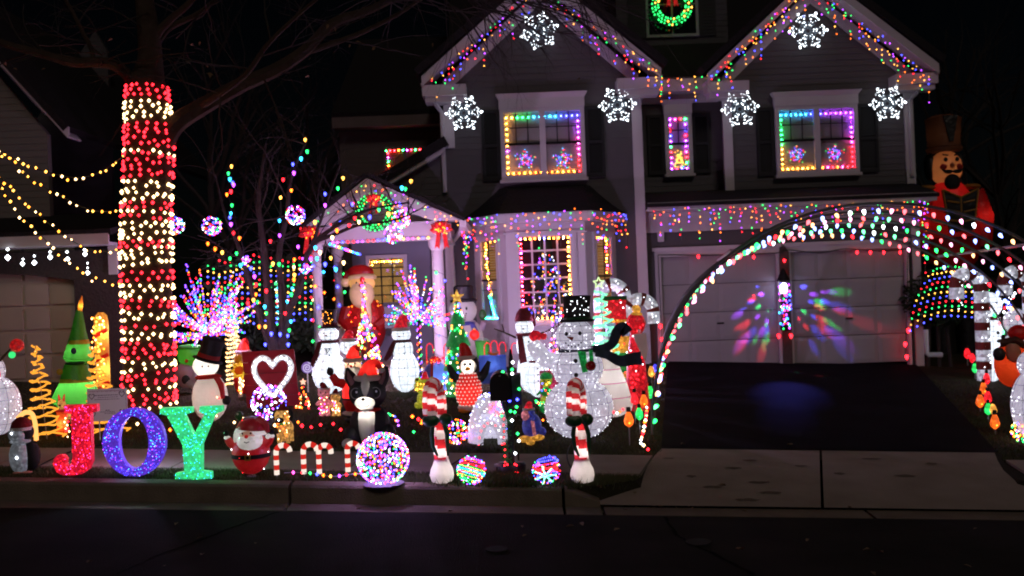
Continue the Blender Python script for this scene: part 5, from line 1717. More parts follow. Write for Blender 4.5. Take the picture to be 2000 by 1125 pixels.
for z in (90, 76, 48): T.e('button', BLACK, (2, z, 1.6, 1.6, -20 if z > 60 else -28, 1.2))
T, ob = mesh_snowman('lit_snowman', 'bright white lit snowman in plaid cap and scarf', 1038, 768, [(4, 44, 30, 45), (-6, 94, 20, 27), (-9, 130, 17.5, 16)], TBRIGHT, 70, .9, SN)
PLAID = surf('red_plaid_cloth', (.16, .02, .03), .9, .8, 60.0)
T.l('cap', PLAID, [(18, 0), (18, 4), (15, 16), (9, 24), (3, 27)], -9, 0, 141); T.pr('cap_tail', PLAID, [(6, 146), (11, 160), (14, 132), (9, 130)], -2, 2)
face(T, -9, 128, 17, -16, 1.2)
sc_ = T.e('scarf', PLAID, (-7, 115, 19, 5)); T.pr('scarf_tail', PLAID, [(-24, 116), (-13, 114), (-6, 63), (-21, 60)], -24, -20, par=sc_)
for z in (102, 86): T.e('button', BLACK, (-2, z, 1.8, 1.8, -20, 1.2))
for s, pts in ((-1, [(-26, 110), (-42, 118), (-56, 124)]), (1, [(12, 112), (40, 122), (70, 136)])):
    m = T.mb(); m.tube([(a, -6, b) for a, b in pts], [2.2, 1.8, 1.2], 6)
    e_ = pts[-1]; m.tube([(e_[0] - s * 8, -6, e_[1] - 4), (e_[0] - s * 4, -6, e_[1] + 14)], [1.5, .9], 5); m.tube([(e_[0] - s * 5, -6, e_[1] - 2), (e_[0] + s * 12, -6, e_[1] + 5)], [1.4, .8], 5)
    T.put('stick_arm', m, TWIGB)
T, ob = mesh_snowman('lit_snowman', 'baby snowman in a black cap leaning on the plaid capped snowman', 1052, 776, [(0, 38, 24, 38), (-4, 84, 13, 14)], TBRIGHT, 20, .8, SN, None, ('body', 'head'))
T.l('cap', BLACK, [(10, 0), (9, 6), (4, 10)], -6, 0, 93); face(T, -4, 83, 12, -13, 1.1); T.e('scarf', PLAID, (-2, 70, 15, 3.5))
for z in (58, 46, 34): T.e('button', BLACK, (0, z, 1.8, 1.8, -23, 1.2))

# ---- the large grey-white mesh snowman
T, ob = mesh_snowman('large_mesh_snowman', 'largest snowman, three mesh balls with black top hat and blowing navy scarf', 1133, 854, [(0, 57, 67, 60), (0, 137, 50, 45), (-2, 198, 38.5, 34)], TWHITE, 330, 1.15)
h = top_hat(T, 3, 226, 27, 50, BLACK, None, brim=1.28); T.l('hat_band', PLASTG, [(28, 3), (28, 9)], 3, 0, 226, par=h)
T.lights('hat_bulbs', [(3 + rnd.uniform(-22, 22), -27, rnd.uniform(238, 274)) for _ in range(26)], .8, [GLINT], h)
face(T, -8, 198, 36, -37, 3.6)
sc_ = T.e('scarf', NAVY, (0, 168, 37, 9, 0, 34))
def ribbon(T, name, mat, pts, w, par=None, y=-20):
    P = smooth_path([(a, y, b) for a, b in pts], 6)
    m = T.mb(); vs = []
    n = len(P)
    for i, p in enumerate(P):
        t = (P[min(i + 1, n - 1)] - P[max(i - 1, 0)]).normalized()
        q = Vector((-t.z, 0, t.x))
        ww2 = w[0] + (w[1] - w[0]) * i / (n - 1)
        o = sin(i * .7) * 3
        vs += [tuple(p + q * ww2 + Vector((0, o - 1.5, 0))), tuple(p - q * ww2 + Vector((0, o - 1.5, 0))), tuple(p - q * ww2 + Vector((0, o + 1.5, 0))), tuple(p + q * ww2 + Vector((0, o + 1.5, 0)))]
    fs = [(4*i + a, 4*i + (a + 1) % 4, 4*i + 4 + (a + 1) % 4, 4*i + 4 + a) for i in range(n - 1) for a in range(4)] + [(3, 2, 1, 0), (4*n-4, 4*n-3, 4*n-2, 4*n-1)]
    m.add(vs, fs)
    return T.put(name, m, mat, par)
ribbon(T, 'scarf_tail', NAVY, [(30, 172), (52, 174), (68, 182), (76, 200), (88, 212), (98, 200)], (7, 12), sc_)
ribbon(T, 'scarf_tail', NAVY, [(34, 166), (58, 160), (80, 148), (100, 150), (122, 152)], (7, 13), sc_, -26)
for z in (153, 126): T.e('button', BLACK, (-6, z, 4.2, 4.2, -47, 2))
T.pr('green_mitten', TGREEN, [(-2, 172), (14, 170), (16, 132), (6, 130)], -52, -47); T.pr('green_mitten', TGREEN, [(20, 174), (27, 172), (28, 150), (20, 150)], -52, -47)
T.e('red_bauble', surf('glossy_red_ball', (.35, .01, .015), .12), (22, 143, 10, 10, -54, 10)); T.e('small_bauble', TWHITE, (34, 138, 4, 4, -50, 4))
o = T.t('raised_arm', TWHITE, [(-44, 150, 0), (-62, 156, -6), (-78, 174, -8), (-86, 190, -8)], [16, 17, 16, 13], seg=14)
T.lights('glint_bulbs', [(rnd.uniform(-86, -48), -22, rnd.uniform(150, 190)) for _ in range(22)], .8, [GLINT], o)
T.e('red_cardinal', TRED, (-80, 201, 12, 11, -8, 10), (-64, 200, 7, 6.5, -10, 6))

# ---- snowman cut by the left edge, and the one at the right edge
T, ob = mesh_snowman('lit_snowman', 'pinkish white mesh snowman at the left edge with a red bauble on its stick arm', -4, 858, [(0, 66, 45, 58), (-6, 134, 24, 30)], TWHITE, 90, 1.4, SN, None, ('lower_body', 'upper_body'))
T.e('scarf_badge', TRED, (10, 128, 9, 13, -18, 6))
T.t('stick_arm', TWIGB, [(8, 150, -4), (24, 166, -4), (36, 178, -4)], [3, 2.4, 1.6])
T.e('red_bauble', REDG, (46, 182, 13, 13, -4, 13)); T.e('green_bauble', emi('green_bauble_glow', (.05, .8, .2), 1.2), (38, 164, 6.5, 6.5, -8, 6))
T, ob = mesh_snowman('lit_snowman', 'white mesh snowman beside the red sack right of the driveway', 1946, 745, [(-6, 50, 24, 50), (-4, 104, 20, 24), (-10, 150, 25, 25)], TBRIGHT, 60, 1.3, SN)
face(T, -14, 150, 24, -24, 2); T.e('scarf', BURG, (-6, 124, 21, 5))
for z in (96, 80, 62): T.e('button', BLACK, (-4, z, 3.2, 3.2, -22, 2))
T.lights('colour_bulbs', [(rnd.uniform(-4, 30), -26, rnd.uniform(120, 172)) for _ in range(20)], 2.4, [WHT, BLU, RED, WHT])
T, ob = mesh_snowman('lit_snowman', 'tall white tinsel figure with many bulbs behind the red sack at the right', 1988, 752, [(0, 55, 26, 55), (0, 124, 22, 26)], TWHITE, 60, 1.9, SN, None, ('body', 'head'))
T, ob = mesh_snowman('lit_snowman', 'white mesh ball snowman cut off by the right edge near the sidewalk', 2022, 862, [(0, 70, 42, 70), (0, 150, 28, 28)], TWHITE, 70, 1.9, SN, None, ('lower_body', 'head'))

# ---- penguins
T = Thing('inflatable_penguin', 'inflatable penguin in a red polka dot coat and santa hat with raised flippers', 'penguin', 917, 803)
T.e('body', IRED, (0, 40, 26, 42, 0, 24)); T.lamp(0, 34, 2.2)
m = T.mb()
for i in range(9):
    for j in range(11):
        a = pi + pi * (i + .5 + .5 * (j % 2)) / 9.5; z = -.8 + 1.6 * j / 10; s = sqrt(1 - z * z)
        m.ell(26.2 * s * cos(a), 40 + 42.2 * z, 1.5, 1.5, 24.2 * s * sin(a), 1.0, 6, 4)
T.put('polka_dots', m, emi('glowing_white_print', (1, .85, .78), .75), stuff=True)  # dots emit, imitating lamp light through the white fabric
hd = T.e('head', IBLACK, (2, 90, 19, 20, 2, 18)); T.e('white_face', IWHITE, (1, 88, 16, 15.5, -8, 17)); T.lamp(1, 88, .7, y=-20, r=1)
for s in (-1, 1): T.e('eye', BLACK, (1 + s * 5, 93, 2.2, 2.8, -24, 1.4))
T.e('beak', IORANGE, (1, 85, 5, 4, -26, 4.5))
santa_hat(T, -3, 105, 15, 24, IRED, IWHITE, -.55, tip=False)
for s, pts in ((-1, [(-20, 62, 0), (-30, 74, -2), (-38, 92, -3)]), (1, [(22, 62, 0), (32, 74, -2), (42, 96, -3)])): T.t('flipper', IBLACK, pts, [9, 8, 4], seg=10)
T.e('foot', IORANGE, (-10, 3, 11, 5, -10, 12), (12, 3, 11, 5, -10, 12))
T.e('white_hem', IWHITE, (0, 8, 23, 8, 0, 22))
T = Thing('blue_penguin', 'small dark blue tinsel penguin with santa hat and striped scarf sitting on orange feet', 'penguin', 1036, 866)
T.e('body', TBLUE, (4, 34, 19, 26, 0, 16)); T.e('back_fin', TBLUE, (20, 22, 12, 10, 0, 8)); T.e('head', TBLUE, (-2, 58, 13, 13, 0, 12)); T.e('white_face', TPINK, (-7, 56, 9, 11, -7, 7))
santa_hat(T, -1, 67, 10, 12, TRED, PLUSH, .5, tip=False); T.e('scarf', TGOLD, (0, 46, 12, 4)); T.pr('scarf_tail', TPINK, [(2, 46), (9, 45), (12, 18), (5, 18)], -18, -15)
T.e('foot', TGOLD, (-10, 10, 14, 7, -8, 10), (12, 12, 16, 7, -4, 10), (0, 4, 9, 6, -10, 8))
T = Thing('grey_penguin', 'silver grey tinsel penguin in a dark red cap beside the letter J', 'penguin', 44, 924)
SILV = tinsel('silver_tinsel', (.26, .27, .31), .10, 70.0, (.7, .78, .9))
T.e('body', SILV, (-4, 32, 20, 33, 0, 18)); T.e('back', BLACK, (13, 33, 19, 30, 8, 15)); T.e('head', SILV, (-6, 76, 17, 16, -2, 15)); T.e('hood', BLACK, (4, 80, 18, 18, 6, 14))
T.l('cap', DARKRED, [(19, 0), (19, 6), (17, 14), (9, 22), (2, 24)], 0, 2, 86); T.l('cap_band', PLUSH, [(20, 0), (20.5, 3), (20, 6)], 0, 2, 84); T.e('scarf', SILV, (-2, 62, 20, 5, 0, 17))
T.bulb((0, -20, 33), WHT, 3.0); T.bulb((-10, -17, 80), WHT, 2.6); T.lamp(26, 30, 9, (1, .95, 1), y=10, r=2); T.e('foot', surf('peach_foot', (.4, .18, .12), .7), (-6, 2, 9, 3, -8, 8), (12, 2, 10, 3, -6, 8))

# ---- the seated dog
T = Thing('inflatable_dog', 'inflatable black and white bat eared dog in a santa hat sitting on the lawn', 'dog', 722, 869)
T.e('body', IBLACK, (2, 40, 40, 42, 4, 34)); T.e('chest', IWHITE, (0, 46, 17, 48, -22, 14)); T.lamp(0, 62, 1.2, y=-24)
T.e('haunch', IBLACK, (-30, 20, 20, 22, -6, 20), (34, 20, 20, 22, -6, 20))
hd = T.e('head', IBLACK, (0, 102, 37, 33, -2, 30)); T.e('blaze', IWHITE, (0, 116, 8.5, 26, -25, 9)); T.e('muzzle', IWHITE, (-2, 85, 20, 13, -27, 13)); T.lamp(-2, 88, 1.5, y=-29); T.lamp(0, 116, .5, y=-26)
T.e('nose', BLACK, (-3, 94, 4, 3, -40, 3))
m = T.mb(); m.tube([(-13, -39, 82), (-8, -41, 79), (-3, -41, 82), (2, -41, 79), (8, -39, 82)], .6, 4); T.put('mouth', m, BLACK)
for s in (-1, 1):
    e_ = T.e('eye', BLACK, (s * 19, 104, 8, 9, -24, 5)); T.e('glint', EYEW, (s * 19 + 2, 107, 2, 2.2, -29, 1), par=e_)
    m = T.mb(); m.tube([(s * 19 + 9.5 * cos(a), -26.5, 104 + 10.5 * sin(a)) for a in [2 * pi * i / 18 for i in range(18)]], .9, 5, closed=True); T.put('eye_ring', m, surf('grey_print', (.25, .24, .24), .7), e_)
    ear = T.t('ear', IBLACK, [(s * 24, 118, 0), (s * 34, 136, 0), (s * 39, 152, 0)], [13, 11, 2.5], seg=12); T.t('inner_ear', surf('pink_inner_ear', (.22, .10, .11), .8), [(s * 26, 120, -9), (s * 33, 134, -9), (s * 37, 146, -5)], [6, 5, 1.5], par=ear)
santa_hat(T, 2, 132, 22, 28, IRED, IWHITE, .95, y=-4)
T.lamp(6, 146, .6, y=-4)
T.e('collar', IRED, (0, 70, 26, 5, -8, 26))
T.e('paw', IWHITE, (-38, 8, 12, 10, -24, 14), (34, 8, 14, 10, -24, 14), (-6, 4, 9, 6, -34, 10), (9, 4, 9, 6, -34, 10))
# ---- waving Santa behind it
T = Thing('inflatable_santa', 'inflatable Santa waving one black gloved hand behind the seated dog', 'Santa figure', 694, 822)
T.e('coat', IRED, (4, 50, 28, 44, 0, 24)); T.lamp(4, 52, 3.2); T.e('coat_hem', IWHITE, (4, 16, 29, 6, 0, 25)); T.e('belt', IBLACK, (4, 44, 28.6, 6, 0, 24.6)); T.e('boot', IBLACK, (-8, 4, 11, 7, -6, 12), (16, 4, 11, 7, -6, 12))
T.e('beard', IWHITE, (0, 90, 18, 21, -9, 14)); T.e('head', ISKIN, (0, 108, 17, 17, -2, 15)); T.lamp(0, 80, .7, y=-19, r=1); T.lamp(0, 114, .8, y=-6, r=2); T.e('nose', IRED, (-1, 108, 3, 2.6, -18, 3))
for s in (-1, 1): T.e('eye', BLACK, (s * 6, 113, 1.7, 2, -16.5, 1))
santa_hat(T, 0, 119, 16, 24, IRED, IWHITE, .6); T.lamp(3, 128, .7)
T.t('arm', IRED, [(-18, 74, -4), (-32, 78, -10), (-40, 92, -12)], [10, 9, 7], seg=12); T.t('arm', IRED, [(28, 74, -2), (38, 60, -8), (34, 46, -14)], [10, 9, 8], seg=12)
gl = T.e('glove', IBLACK, (-43, 99, 7, 8, -13, 6)); T.e('glove', IBLACK, (34, 40, 7, 7, -16, 6))
# ---- round Santa on the kerb strip
GLOWPL = tinsel('glowing_white_plush', (.62, .58, .55), .30, 30.0, (1, .93, .88), 1.0, .9); GLOWRED = tinsel('glowing_dark_red_plush', (.22, .012, .015), .05, 60.0, (1, .04, .06), 1.5, .9)  # plush copies with emission in place of light falling on this Santa
T = Thing('round_santa', 'round red Santa with white beard, dark red cap and gold buckle beside the letter Y', 'Santa figure', 492, 930)
CLOTHR = tinsel('glowing_red_velvet', (.42, .012, .018), .17, 120.0, (1, .02, .025), 3.0, .7)  # velvet emits a little, so the coat looks better lit
T.e('body', CLOTHR, (0, 46, 37, 42, 0, 34)); T.lights('coat_bulbs', on_ell(0, 46, 37.5, 42.5, 34.5, 8), 1.2, [WHT, RED])
T.l('belt', BLACK, [(36.8, -4), (37.8, -4), (37.8, 4), (36.8, 4)], 0, 0, 42, sy=.93)
m = T.mb(); sq = [(-5, 37), (5, 37), (5, 47), (-5, 47)]; m.ring2([(a * 1.1 + 3, 42 + (b - 42) * 1.1) for a, b in sq], [(a * .6 + 3, 42 + (b - 42) * .6) for a, b in sq], -38, -35.5); T.put('buckle', m, GOLD, smooth=False)
T.e('beard', GLOWPL, (3, 72, 25, 25, -16, 22)); T.e('face', tinsel('glowing_peach_face', (.55, .32, .25), .16, 20.0, (1, .5, .35), 1.0, .9), (3, 86, 18, 11, -22, 17)); T.e('moustache', GLOWPL, (-4, 79, 8, 4, -37, 5), (10, 79, 8, 4, -37, 5))  # the face emits too, standing in for light on it
T.e('nose', REDG, (3, 83, 4, 3.6, -40, 4))
for s in (-1, 1): T.e('eye', BLACK, (3 + s * 8, 89, 1.8, 2, -38, 1.2))
m = T.mb(); m.tube([(-2, -39, 73), (3, -40, 71), (8, -39, 73)], .8, 5); T.put('mouth', m, BLACK)
T.e('hair', GLOWPL, (-14, 76, 18, 26, -4, 16))
T.l('cap', GLOWRED, [(29, 0), (28, 10), (22, 20), (10, 25), (2, 26)], 4, -6, 88); T.t('cap_tail', GLOWRED, [(16, 108, -8), (32, 102, -10), (38, 86, -12)], [12, 9, 4]); T.e('pompom', GLOWPL, (38, 78, 5.5, 5.5, -12, 5)); T.l('cap_band', GLOWPL, [(29, -2), (31, 2), (29, 6)], 4, -6, 87, tilt=.12)
for s in (-1, 1):
    T.t('arm', CLOTHR, [(s * 28, 60, -6), (s * 38, 68, -8), (s * 42, 76, -8)], [9, 8, 7]); T.e('cuff', GLOWPL, (s * 43, 78, 6.5, 4, -8, 6)); T.e('mitten', BLACK, (s * 44, 86, 5, 6, -8, 5))
T.l('stand', STEEL, [(9, 0), (9, 1.5), (2.5, 2.5), (2.5, 6)], 0, -2)
# ---- Santa on the porch
T = Thing('glowing_santa', 'large glowing moulded Santa with broad beard standing on the porch', 'Santa figure', 716, 686, 15.6)
PLG = nylon('moulded_red_shell', (.45, .012, .012), .6); PLY = tinsel('glowing_cream_shell', (.55, .40, .25), .16, 8.0, (1, .6, .28), 1.0, .9)  # the cream shell emits, standing in for the lamp inside
T.e('coat', PLG, (0, 50, 40, 58, 0, 30)); T.lamp(0, 54, 3.5, (1, .75, .5)); T.e('belt', BLACK, (0, 48, 40.5, 5, 0, 30.5)); T.e('coat_trim', PLY, (6, 74, 10, 44, -26, 9))
T.e('beard', PLY, (-2, 112, 24, 28, -20, 16)); T.e('face', tinsel('glowing_moulded_face', (.6, .35, .15), .42, 6.0, (1, .48, .12), 1.0, .9), (-2, 132, 25, 18, -10, 20)); T.lamp(-2, 126, 2.6, (1, .7, .4), y=-12)  # face emission replaces lamp light that the nested shells block
T.e('hat_brim', PLY, (-2, 144, 28, 9, -6, 22)); T.e('hat', PLG, (-6, 154, 26, 15, -2, 20)); T.lamp(-4, 152, 1.0, (1, .6, .4), y=-2); T.e('pompom', PLY, (-35, 136, 9, 9, -6, 8)); T.t('hat_tail', PLG, [(-20, 156, -4), (-32, 150, -5), (-35, 142, -6)], [9, 7, 5])
T.e('nose', PLG, (-2, 128, 4, 3.5, -31, 4))
for s in (-1, 1): T.e('eye', BLACK, (-2 + s * 8, 134, 2, 2, -28, 1.5)); T.t('arm', PLG, [(s * 34, 84, -4), (s * 40, 60, -14), (s * 24, 46, -26)], [13, 12, 10])
T.lights('coat_bulbs', on_ell(0, 50, 41, 59, 31, 46), 1.3, [RED, ORG])
T = Thing('cooler_box', 'grey storage box with a small teal light tree on it beside the porch Santa', 'box', 776, 640, 15.5)
T.bx('box', surf('grey_plastic', (.16, .15, .17), .6), -22, 22, -16, 16, 0, 42); T.bx('lid', surf('dark_grey_plastic', (.05, .05, .055), .6), -24, 24, -18, 18, 42.1, 50)
def spiral(T, name, mat, r0, r1, z0, z1, turns, tr, bulbs=None, br=1.6, y=0, nb=90, tilt=0):
    n = int(turns * 16)
    pts = []
    for i in range(n + 1):
        t = i / n; a = 2 * pi * turns * t
        z = z0 + (z1 - z0) * t
        r = r0 + (r1 - r0) * t
        pts.append(Vector((r * cos(a) + (z - z0) * tilt + 2.2 * tr * sin(i * 1.3), y + r * sin(a), z + r * .10 * sin(a * 1 + 1) + tr * .8 * sin(i * 2.1))))
    m = T.mb(); m.tube(pts, tr, 5)
    o = T.put(name, m, mat)
    if bulbs:
        L_ = sum((b - a).length for a, b in zip(pts, pts[1:]))
        T.lights('bulbs', along(pts, L_ / nb, .1), br, bulbs, o)
    return o
spiral(T, 'teal_light_coil', emi('teal_rope', (.05, .6, .5), .7), 14, 2, 6, 40, 5, .8, [CYA, GRN], 1.1, y=-24, nb=40)

# ---- porch snowman, bucket, gifts, box
T = Thing('inflatable_snowman', 'inflatable snowman with a big black top hat and green mittens by the bay window', 'snowman', 912, 700, 15.3)
IW2 = nylon('dim_white_nylon', (.55, .50, .55), .5)
T.e('body', IW2, (4, 38, 30, 40, 0, 26)); T.e('head', IW2, (-4, 94, 27, 26, -2, 24)); T.lamp(-4, 94, 1.2); T.lamp(4, 40, 1.0)
T.l('top_hat', IBLACK, [(26, 0), (27, 4), (20, 7), (19, 16), (20, 30), (15, 33)], -2, 0, 110); T.e('scarf', nylon('blue_scarf', (.08, .1, .4), .4), (0, 68, 22, 6)); T.t('scarf_tail', nylon('blue_scarf', (.08, .1, .4), .4), [(14, 66, -18), (20, 52, -22), (18, 36, -26)], [5, 6, 5])
for s in (-1, 1): T.e('eye', BLACK, (-2 + s * 6, 98, 2, 3.4, -26, 1.5))
for i in range(4): T.e('mouth_coal', BLACK, (3 - i * 1.0, 88 - i * 4, 1.4, 1.4, -25, 1))
T.t('arm', IW2, [(30, 56, -4), (36, 70, -8)], [6, 5]); T.e('mitten', nylon('dark_green_nylon', (.03, .16, .03), .5), (34, 84, 7, 11, -8, 6), (-38, 52, 7, 9, -8, 6))
T = Thing('inflatable_reindeer_ball', 'round red inflatable bauble beside the green bucket below the bay window', 'bauble', 930, 690, 14.9)
T.e('ball', IRED, (-2, 36, 10, 10)); T.lamp(-2, 36, .35); T.t('stem', TWIGB, [(-1, 26), (3, 0)], 1.5); T.l('cap', GOLD, [(3, 0), (3, 3)], -2, 0, 46)
T = Thing('green_bucket', 'glowing plain green bucket standing below the bay window', 'bucket', 943, 700, 14.8)
T.l('bucket', IGREEN, [(10, 0), (14, 32), (15, 34), (13.5, 34), (9, 2)], 0, 0, 0); T.lamp(0, 16, .5, (.6, 1, .6))
m = T.mb(); m.tube([(14 * cos(a), -6, 33 + 6 * sin(a)) for a in [pi * i / 8 for i in range(9)]], .7, 4); T.put('handle', m, STEEL)
T = Thing('inflatable_gift', 'blue inflatable gift box with a red ribbon and bow beside the green tree', 'gift box', 853, 772)
T.e('box', IBLUE, (0, 32, 27, 34, 0, 24)); T.lamp(2, 30, 2.6, (.8, .9, 1)); T.e('ribbon', IRED, (-6, 33, 5, 34.6, -2, 24)); bow(T, 0, 68, 11, -6, tails=False)
T = Thing('blue_gift', 'small flat blue gift box behind the penguin and the mailbox', 'gift box', 968, 748, 12.6)
T.bx('box', IBLUE, -30, 22, -14, 14, 22, 54); T.lamp(-4, 38, .6, (.7, .85, 1)); T.bx('base', IBLUE, -26, 18, -12, 12, 0, 21.9); T.pr('orange_bow', IORANGE, [(-8, 54.2), (4, 54.2), (10, 62), (-2, 58), (-14, 62)], -6, 2)
T = Thing('inflatable_gift', 'green inflatable gift box with a red dot behind the starburst twig tree', 'gift box', 372, 760, 12.4)
T.e('box', nylon('deep_green_nylon', (.05, .26, .03), .5), (0, 66, 23, 22, 0, 18)); T.lamp(0, 66, .9, (.9, 1, .6)); T.e('white_base', IW2, (-8, 28, 20, 26)); T.e('red_dot', IRED, (0, 56, 3.5, 3.5, -17, 2)); T.e('lid', IGREEN, (0, 82, 24, 6, 0, 19))

# ---- the heart board, planks and round lamps
T = Thing('heart_sign', 'red plank board leaning back with a white heart of round lamps', 'sign', 534, 800)
REDP = surf('red_painted_plank', (.30, .008, .016), .6, .25, 12.0, .3, 40.0)
for i in range(5):
    z0 = 5 + i * 22; lx, rx = -50 - i * 2.2 , 52 - i * 2
    T.put('plank', T.mb().prism([(lx, z0), (rx, z0 + 1.5), (rx - 2, z0 + 22.8), (lx - 2, z0 + 21.2)], -2 + i * 3 + .3 * (i % 2), 1.2 + i * 3), REDP, smooth=False)
for s in (-1, 1): T.t('leg', REDP, [(s * 40, 0, 3), (s * 40, 100, 18)], 2.2)
heart = [(0, 84), (-8, 95), (-20, 101), (-32, 97), (-39, 86), (-38, 73), (-30, 58), (-16, 42), (0, 27), (16, 42), (30, 58), (38, 73), (39, 86), (32, 97), (20, 101), (8, 95)]
hp = smooth_path([(a * .92, 0, b) for a, b in heart + heart[:1]], 3)[:-1]
yf = lambda z: -5 + z * .13
m = T.mb(); m.tube([(p.x, yf(p.z), p.z) for p in hp], 5.6, 8, closed=True); T.put('heart_channel', m, tinsel('heart_glow', (.7, .7, .75), .55, 20.0, (.9, .9, 1.0)))
for p in along([Vector((p.x, yf(p.z) - 5.5, p.z)) for p in hp] , 10.5): T.bulb(p, WHT, 3.2)
# ---- lollipop, star figure, Santa cap behind the board
T = Thing('lollipop', 'purple swirl lollipop on a stick right of the heart board', 'lollipop', 602, 766)
d_ = T.l('candy_disc', emi('lolly_purple', (.40, .22, .75), .55), [(11, -1.5), (11.5, 0), (11, 1.5)], seg=24); d_.rotation_euler = (pi / 2, 0, 0); d_.location = (0, 0, 48 * T.k)
m = T.mb(); m.tube([(r_ * cos(a), -2.2, 48 + r_ * sin(a)) for a, r_ in [(i * .45, 1 + i * .30) for i in range(32)]], .9, 4); T.put('swirl', m, emi('lolly_white', (.8, .7, 1), .9))
T.t('stick', PLASTW, [(0, 0), (0, 37)], 1.3)
T = Thing('star_figure', 'bright yellow star faced figure between the white spiral tree and the heart board', 'star figure', 470, 775)
T.pr('star', IYEL, [(a, 52 - (b)) for a, b in star_px(0, 0, 19, .6, 7, .2)], -5, 5); T.lamp(0, 52, .9); T.e('face', IORANGE, (0, 52, 9, 8, -5, 3)); T.e('head', IYEL, (-2, 74, 8, 9, 0, 7))
T.t('candy_stem', PLASTW, [(0, 0), (0, 35)], 4); T.lights('bulbs', [(rnd.uniform(-4, 8), -5, 8 + i * 2.6) for i in range(12)], 1.8, [WRM, WRM, ORG])
T = Thing('inflatable_santa', 'inflatable Santa whose red cap shows above the left corner of the heart board', 'Santa figure', 478, 775, 12.6)
T.e('coat', IRED, (0, 36, 20, 36)); T.e('face', ISKIN, (-2, 78, 12, 12)); T.e('beard', IWHITE, (-2, 70, 12, 14, -4, 10)); santa_hat(T, 0, 88, 13, 22, IRED, IWHITE, .6, tip=False); T.lamp(2, 96, .6); T.lamp(-2, 76, .4)
# ---- snowman in a tilted hat behind the letter Y
T = Thing('inflatable_snowman', 'inflatable snowman with a tilted black hat behind the letter Y', 'snowman', 408, 822)
T.e('body', IWHITE, (4, 46, 34, 48)); T.lamp(4, 50, 1.2); T.e('head', IWHITE, (-2, 108, 25, 22, 0, 22)); T.lamp(-2, 108, 1.6)
T.l('top_hat', IBLACK, [(29, 0), (29, 3), (20, 5), (21, 30), (22, 44), (17, 46)], 2, 0, 118, tilt=.32); T.l('hat_ribbon', IRED, [(21.5, 5), (21.5, 13)], 2, 0, 118, tilt=.32); T.e('scarf', IRED, (2, 86, 25, 6)); T.t('scarf_tail', IRED, [(20, 84, -10), (30, 70, -14), (32, 44, -14)], [7, 7, 6])
for s in (-1, 1): T.e('eye', BLACK, (4 + s * 6, 108, 1.6, 1.8, -22, 1))
T.t('arm', IW2, [(-26, 70), (-40, 78)], [8, 6]); T.e('mitten', IBLACK, (-42, 82, 8, 9), (38, 40, 9, 9, -10, 8)); T.lights('bulbs', [(rnd.uniform(14, 30), -26, rnd.uniform(10, 60)) for _ in range(8)], 1.6, [WRM, RED])

# ---- inflatable green tree with a face, candle post, little deer
T = Thing('inflatable_tree', 'inflatable green tree with yellow bands and a one eyed face by the neighbour garage', 'inflatable tree', 150, 806)
T.l('lower_skirt', IGREEN, [(30, 0), (46, 12), (45, 20), (30, 52), (22, 84), (16, 88)], 0, 0, 10, tilt=.03); T.lamp(2, 46, 4.0, (.95, 1, .8))
T.l('upper_skirt', IGREEN, [(18, 0), (28, 8), (26, 14), (14, 60), (6, 100), (3, 104)], 6, 0, 98, tilt=.06); T.lamp(8, 118, .9, (.95, 1, .8))
T.l('yellow_band', IYEL, [(31, 0), (28.5, 8)], 1, 0, 60, sy=1.0); T.l('yellow_band', IYEL, [(21, 0), (18.5, 8)], 9, 0, 134)
T.t('orange_tip', IORANGE, [(13, 196), (16, 212), (19, 228)], [5, 4.5, 1]); T.lamp(16, 208, .25)
T.e('eye', surf('blue_eye', (.03, .05, .12), .4), (10, 122, 5, 6, -25, 3)); T.e('yellow_bauble', IYEL, (-22, 82, 6, 6, -18, 5)); T.e('mouth', surf('dark_green_mouth', (.01, .06, .02), .6), (8, 98, 20, 4, -16, 10))
T = Thing('candle_post', 'glowing amber moulded candy post with a red stripe behind the white notice board', 'candle', 204, 800, 11.2)
T.l('post', nylon('amber_shell', (.85, .55, .12), .6), [(13, 0), (13, 150), (13.5, 172), (11, 184), (5, 190)], 0, 0, 0); T.lamp(0, 150, 1.4, (1, .75, .4)); T.lamp(0, 80, 1.2, (1, .75, .4))
for z in (40, 92, 140): T.t('red_stripe', IRED, [(-13, z, -5), (0, z + 9, -13.5), (13, z + 16, -5)], 4)
T.lights('bulbs', [(rnd.uniform(-13, 13), -14, rnd.uniform(10, 186)) for _ in range(80)], 1.9, [AMB, YEL, WRM])
def deer(lab, px, py, k=1.0):
    T = Thing('light_deer', lab, 'deer', px, py)
    T.e('body', TTAN, (0, 30 * k, 16 * k, 10 * k)); T.e('head', TTAN, (-12 * k, 52 * k, 8 * k, 9 * k)); T.t('neck', TTAN, [(-10 * k, 34 * k), (-12 * k, 48 * k)], 5 * k)
    for x, y in ((-10, -5), (-8, 5), (10, -5), (11, 5)): T.t('leg', TTAN, [(x * k, 26 * k, y * k), (x * k, 0, y * k)], [3 * k, 2 * k])
    for s in (-1, 1): T.t('ear', TRED, [(-12 * k + s * 4 * k, 58 * k), (-12 * k + s * 6 * k, 72 * k)], [3 * k, 1.2 * k])
    T.e('nose', BLACK, (-12 * k, 50 * k, 2.4 * k, 2 * k, -9 * k, 2 * k)); return T
deer('small tan lit deer with red ears between the inflatable tree and the letter J', 134, 838, .95)
T = Thing('orange_lantern', 'glowing orange red box lantern just left of the letter J', 'lantern', 122, 850)
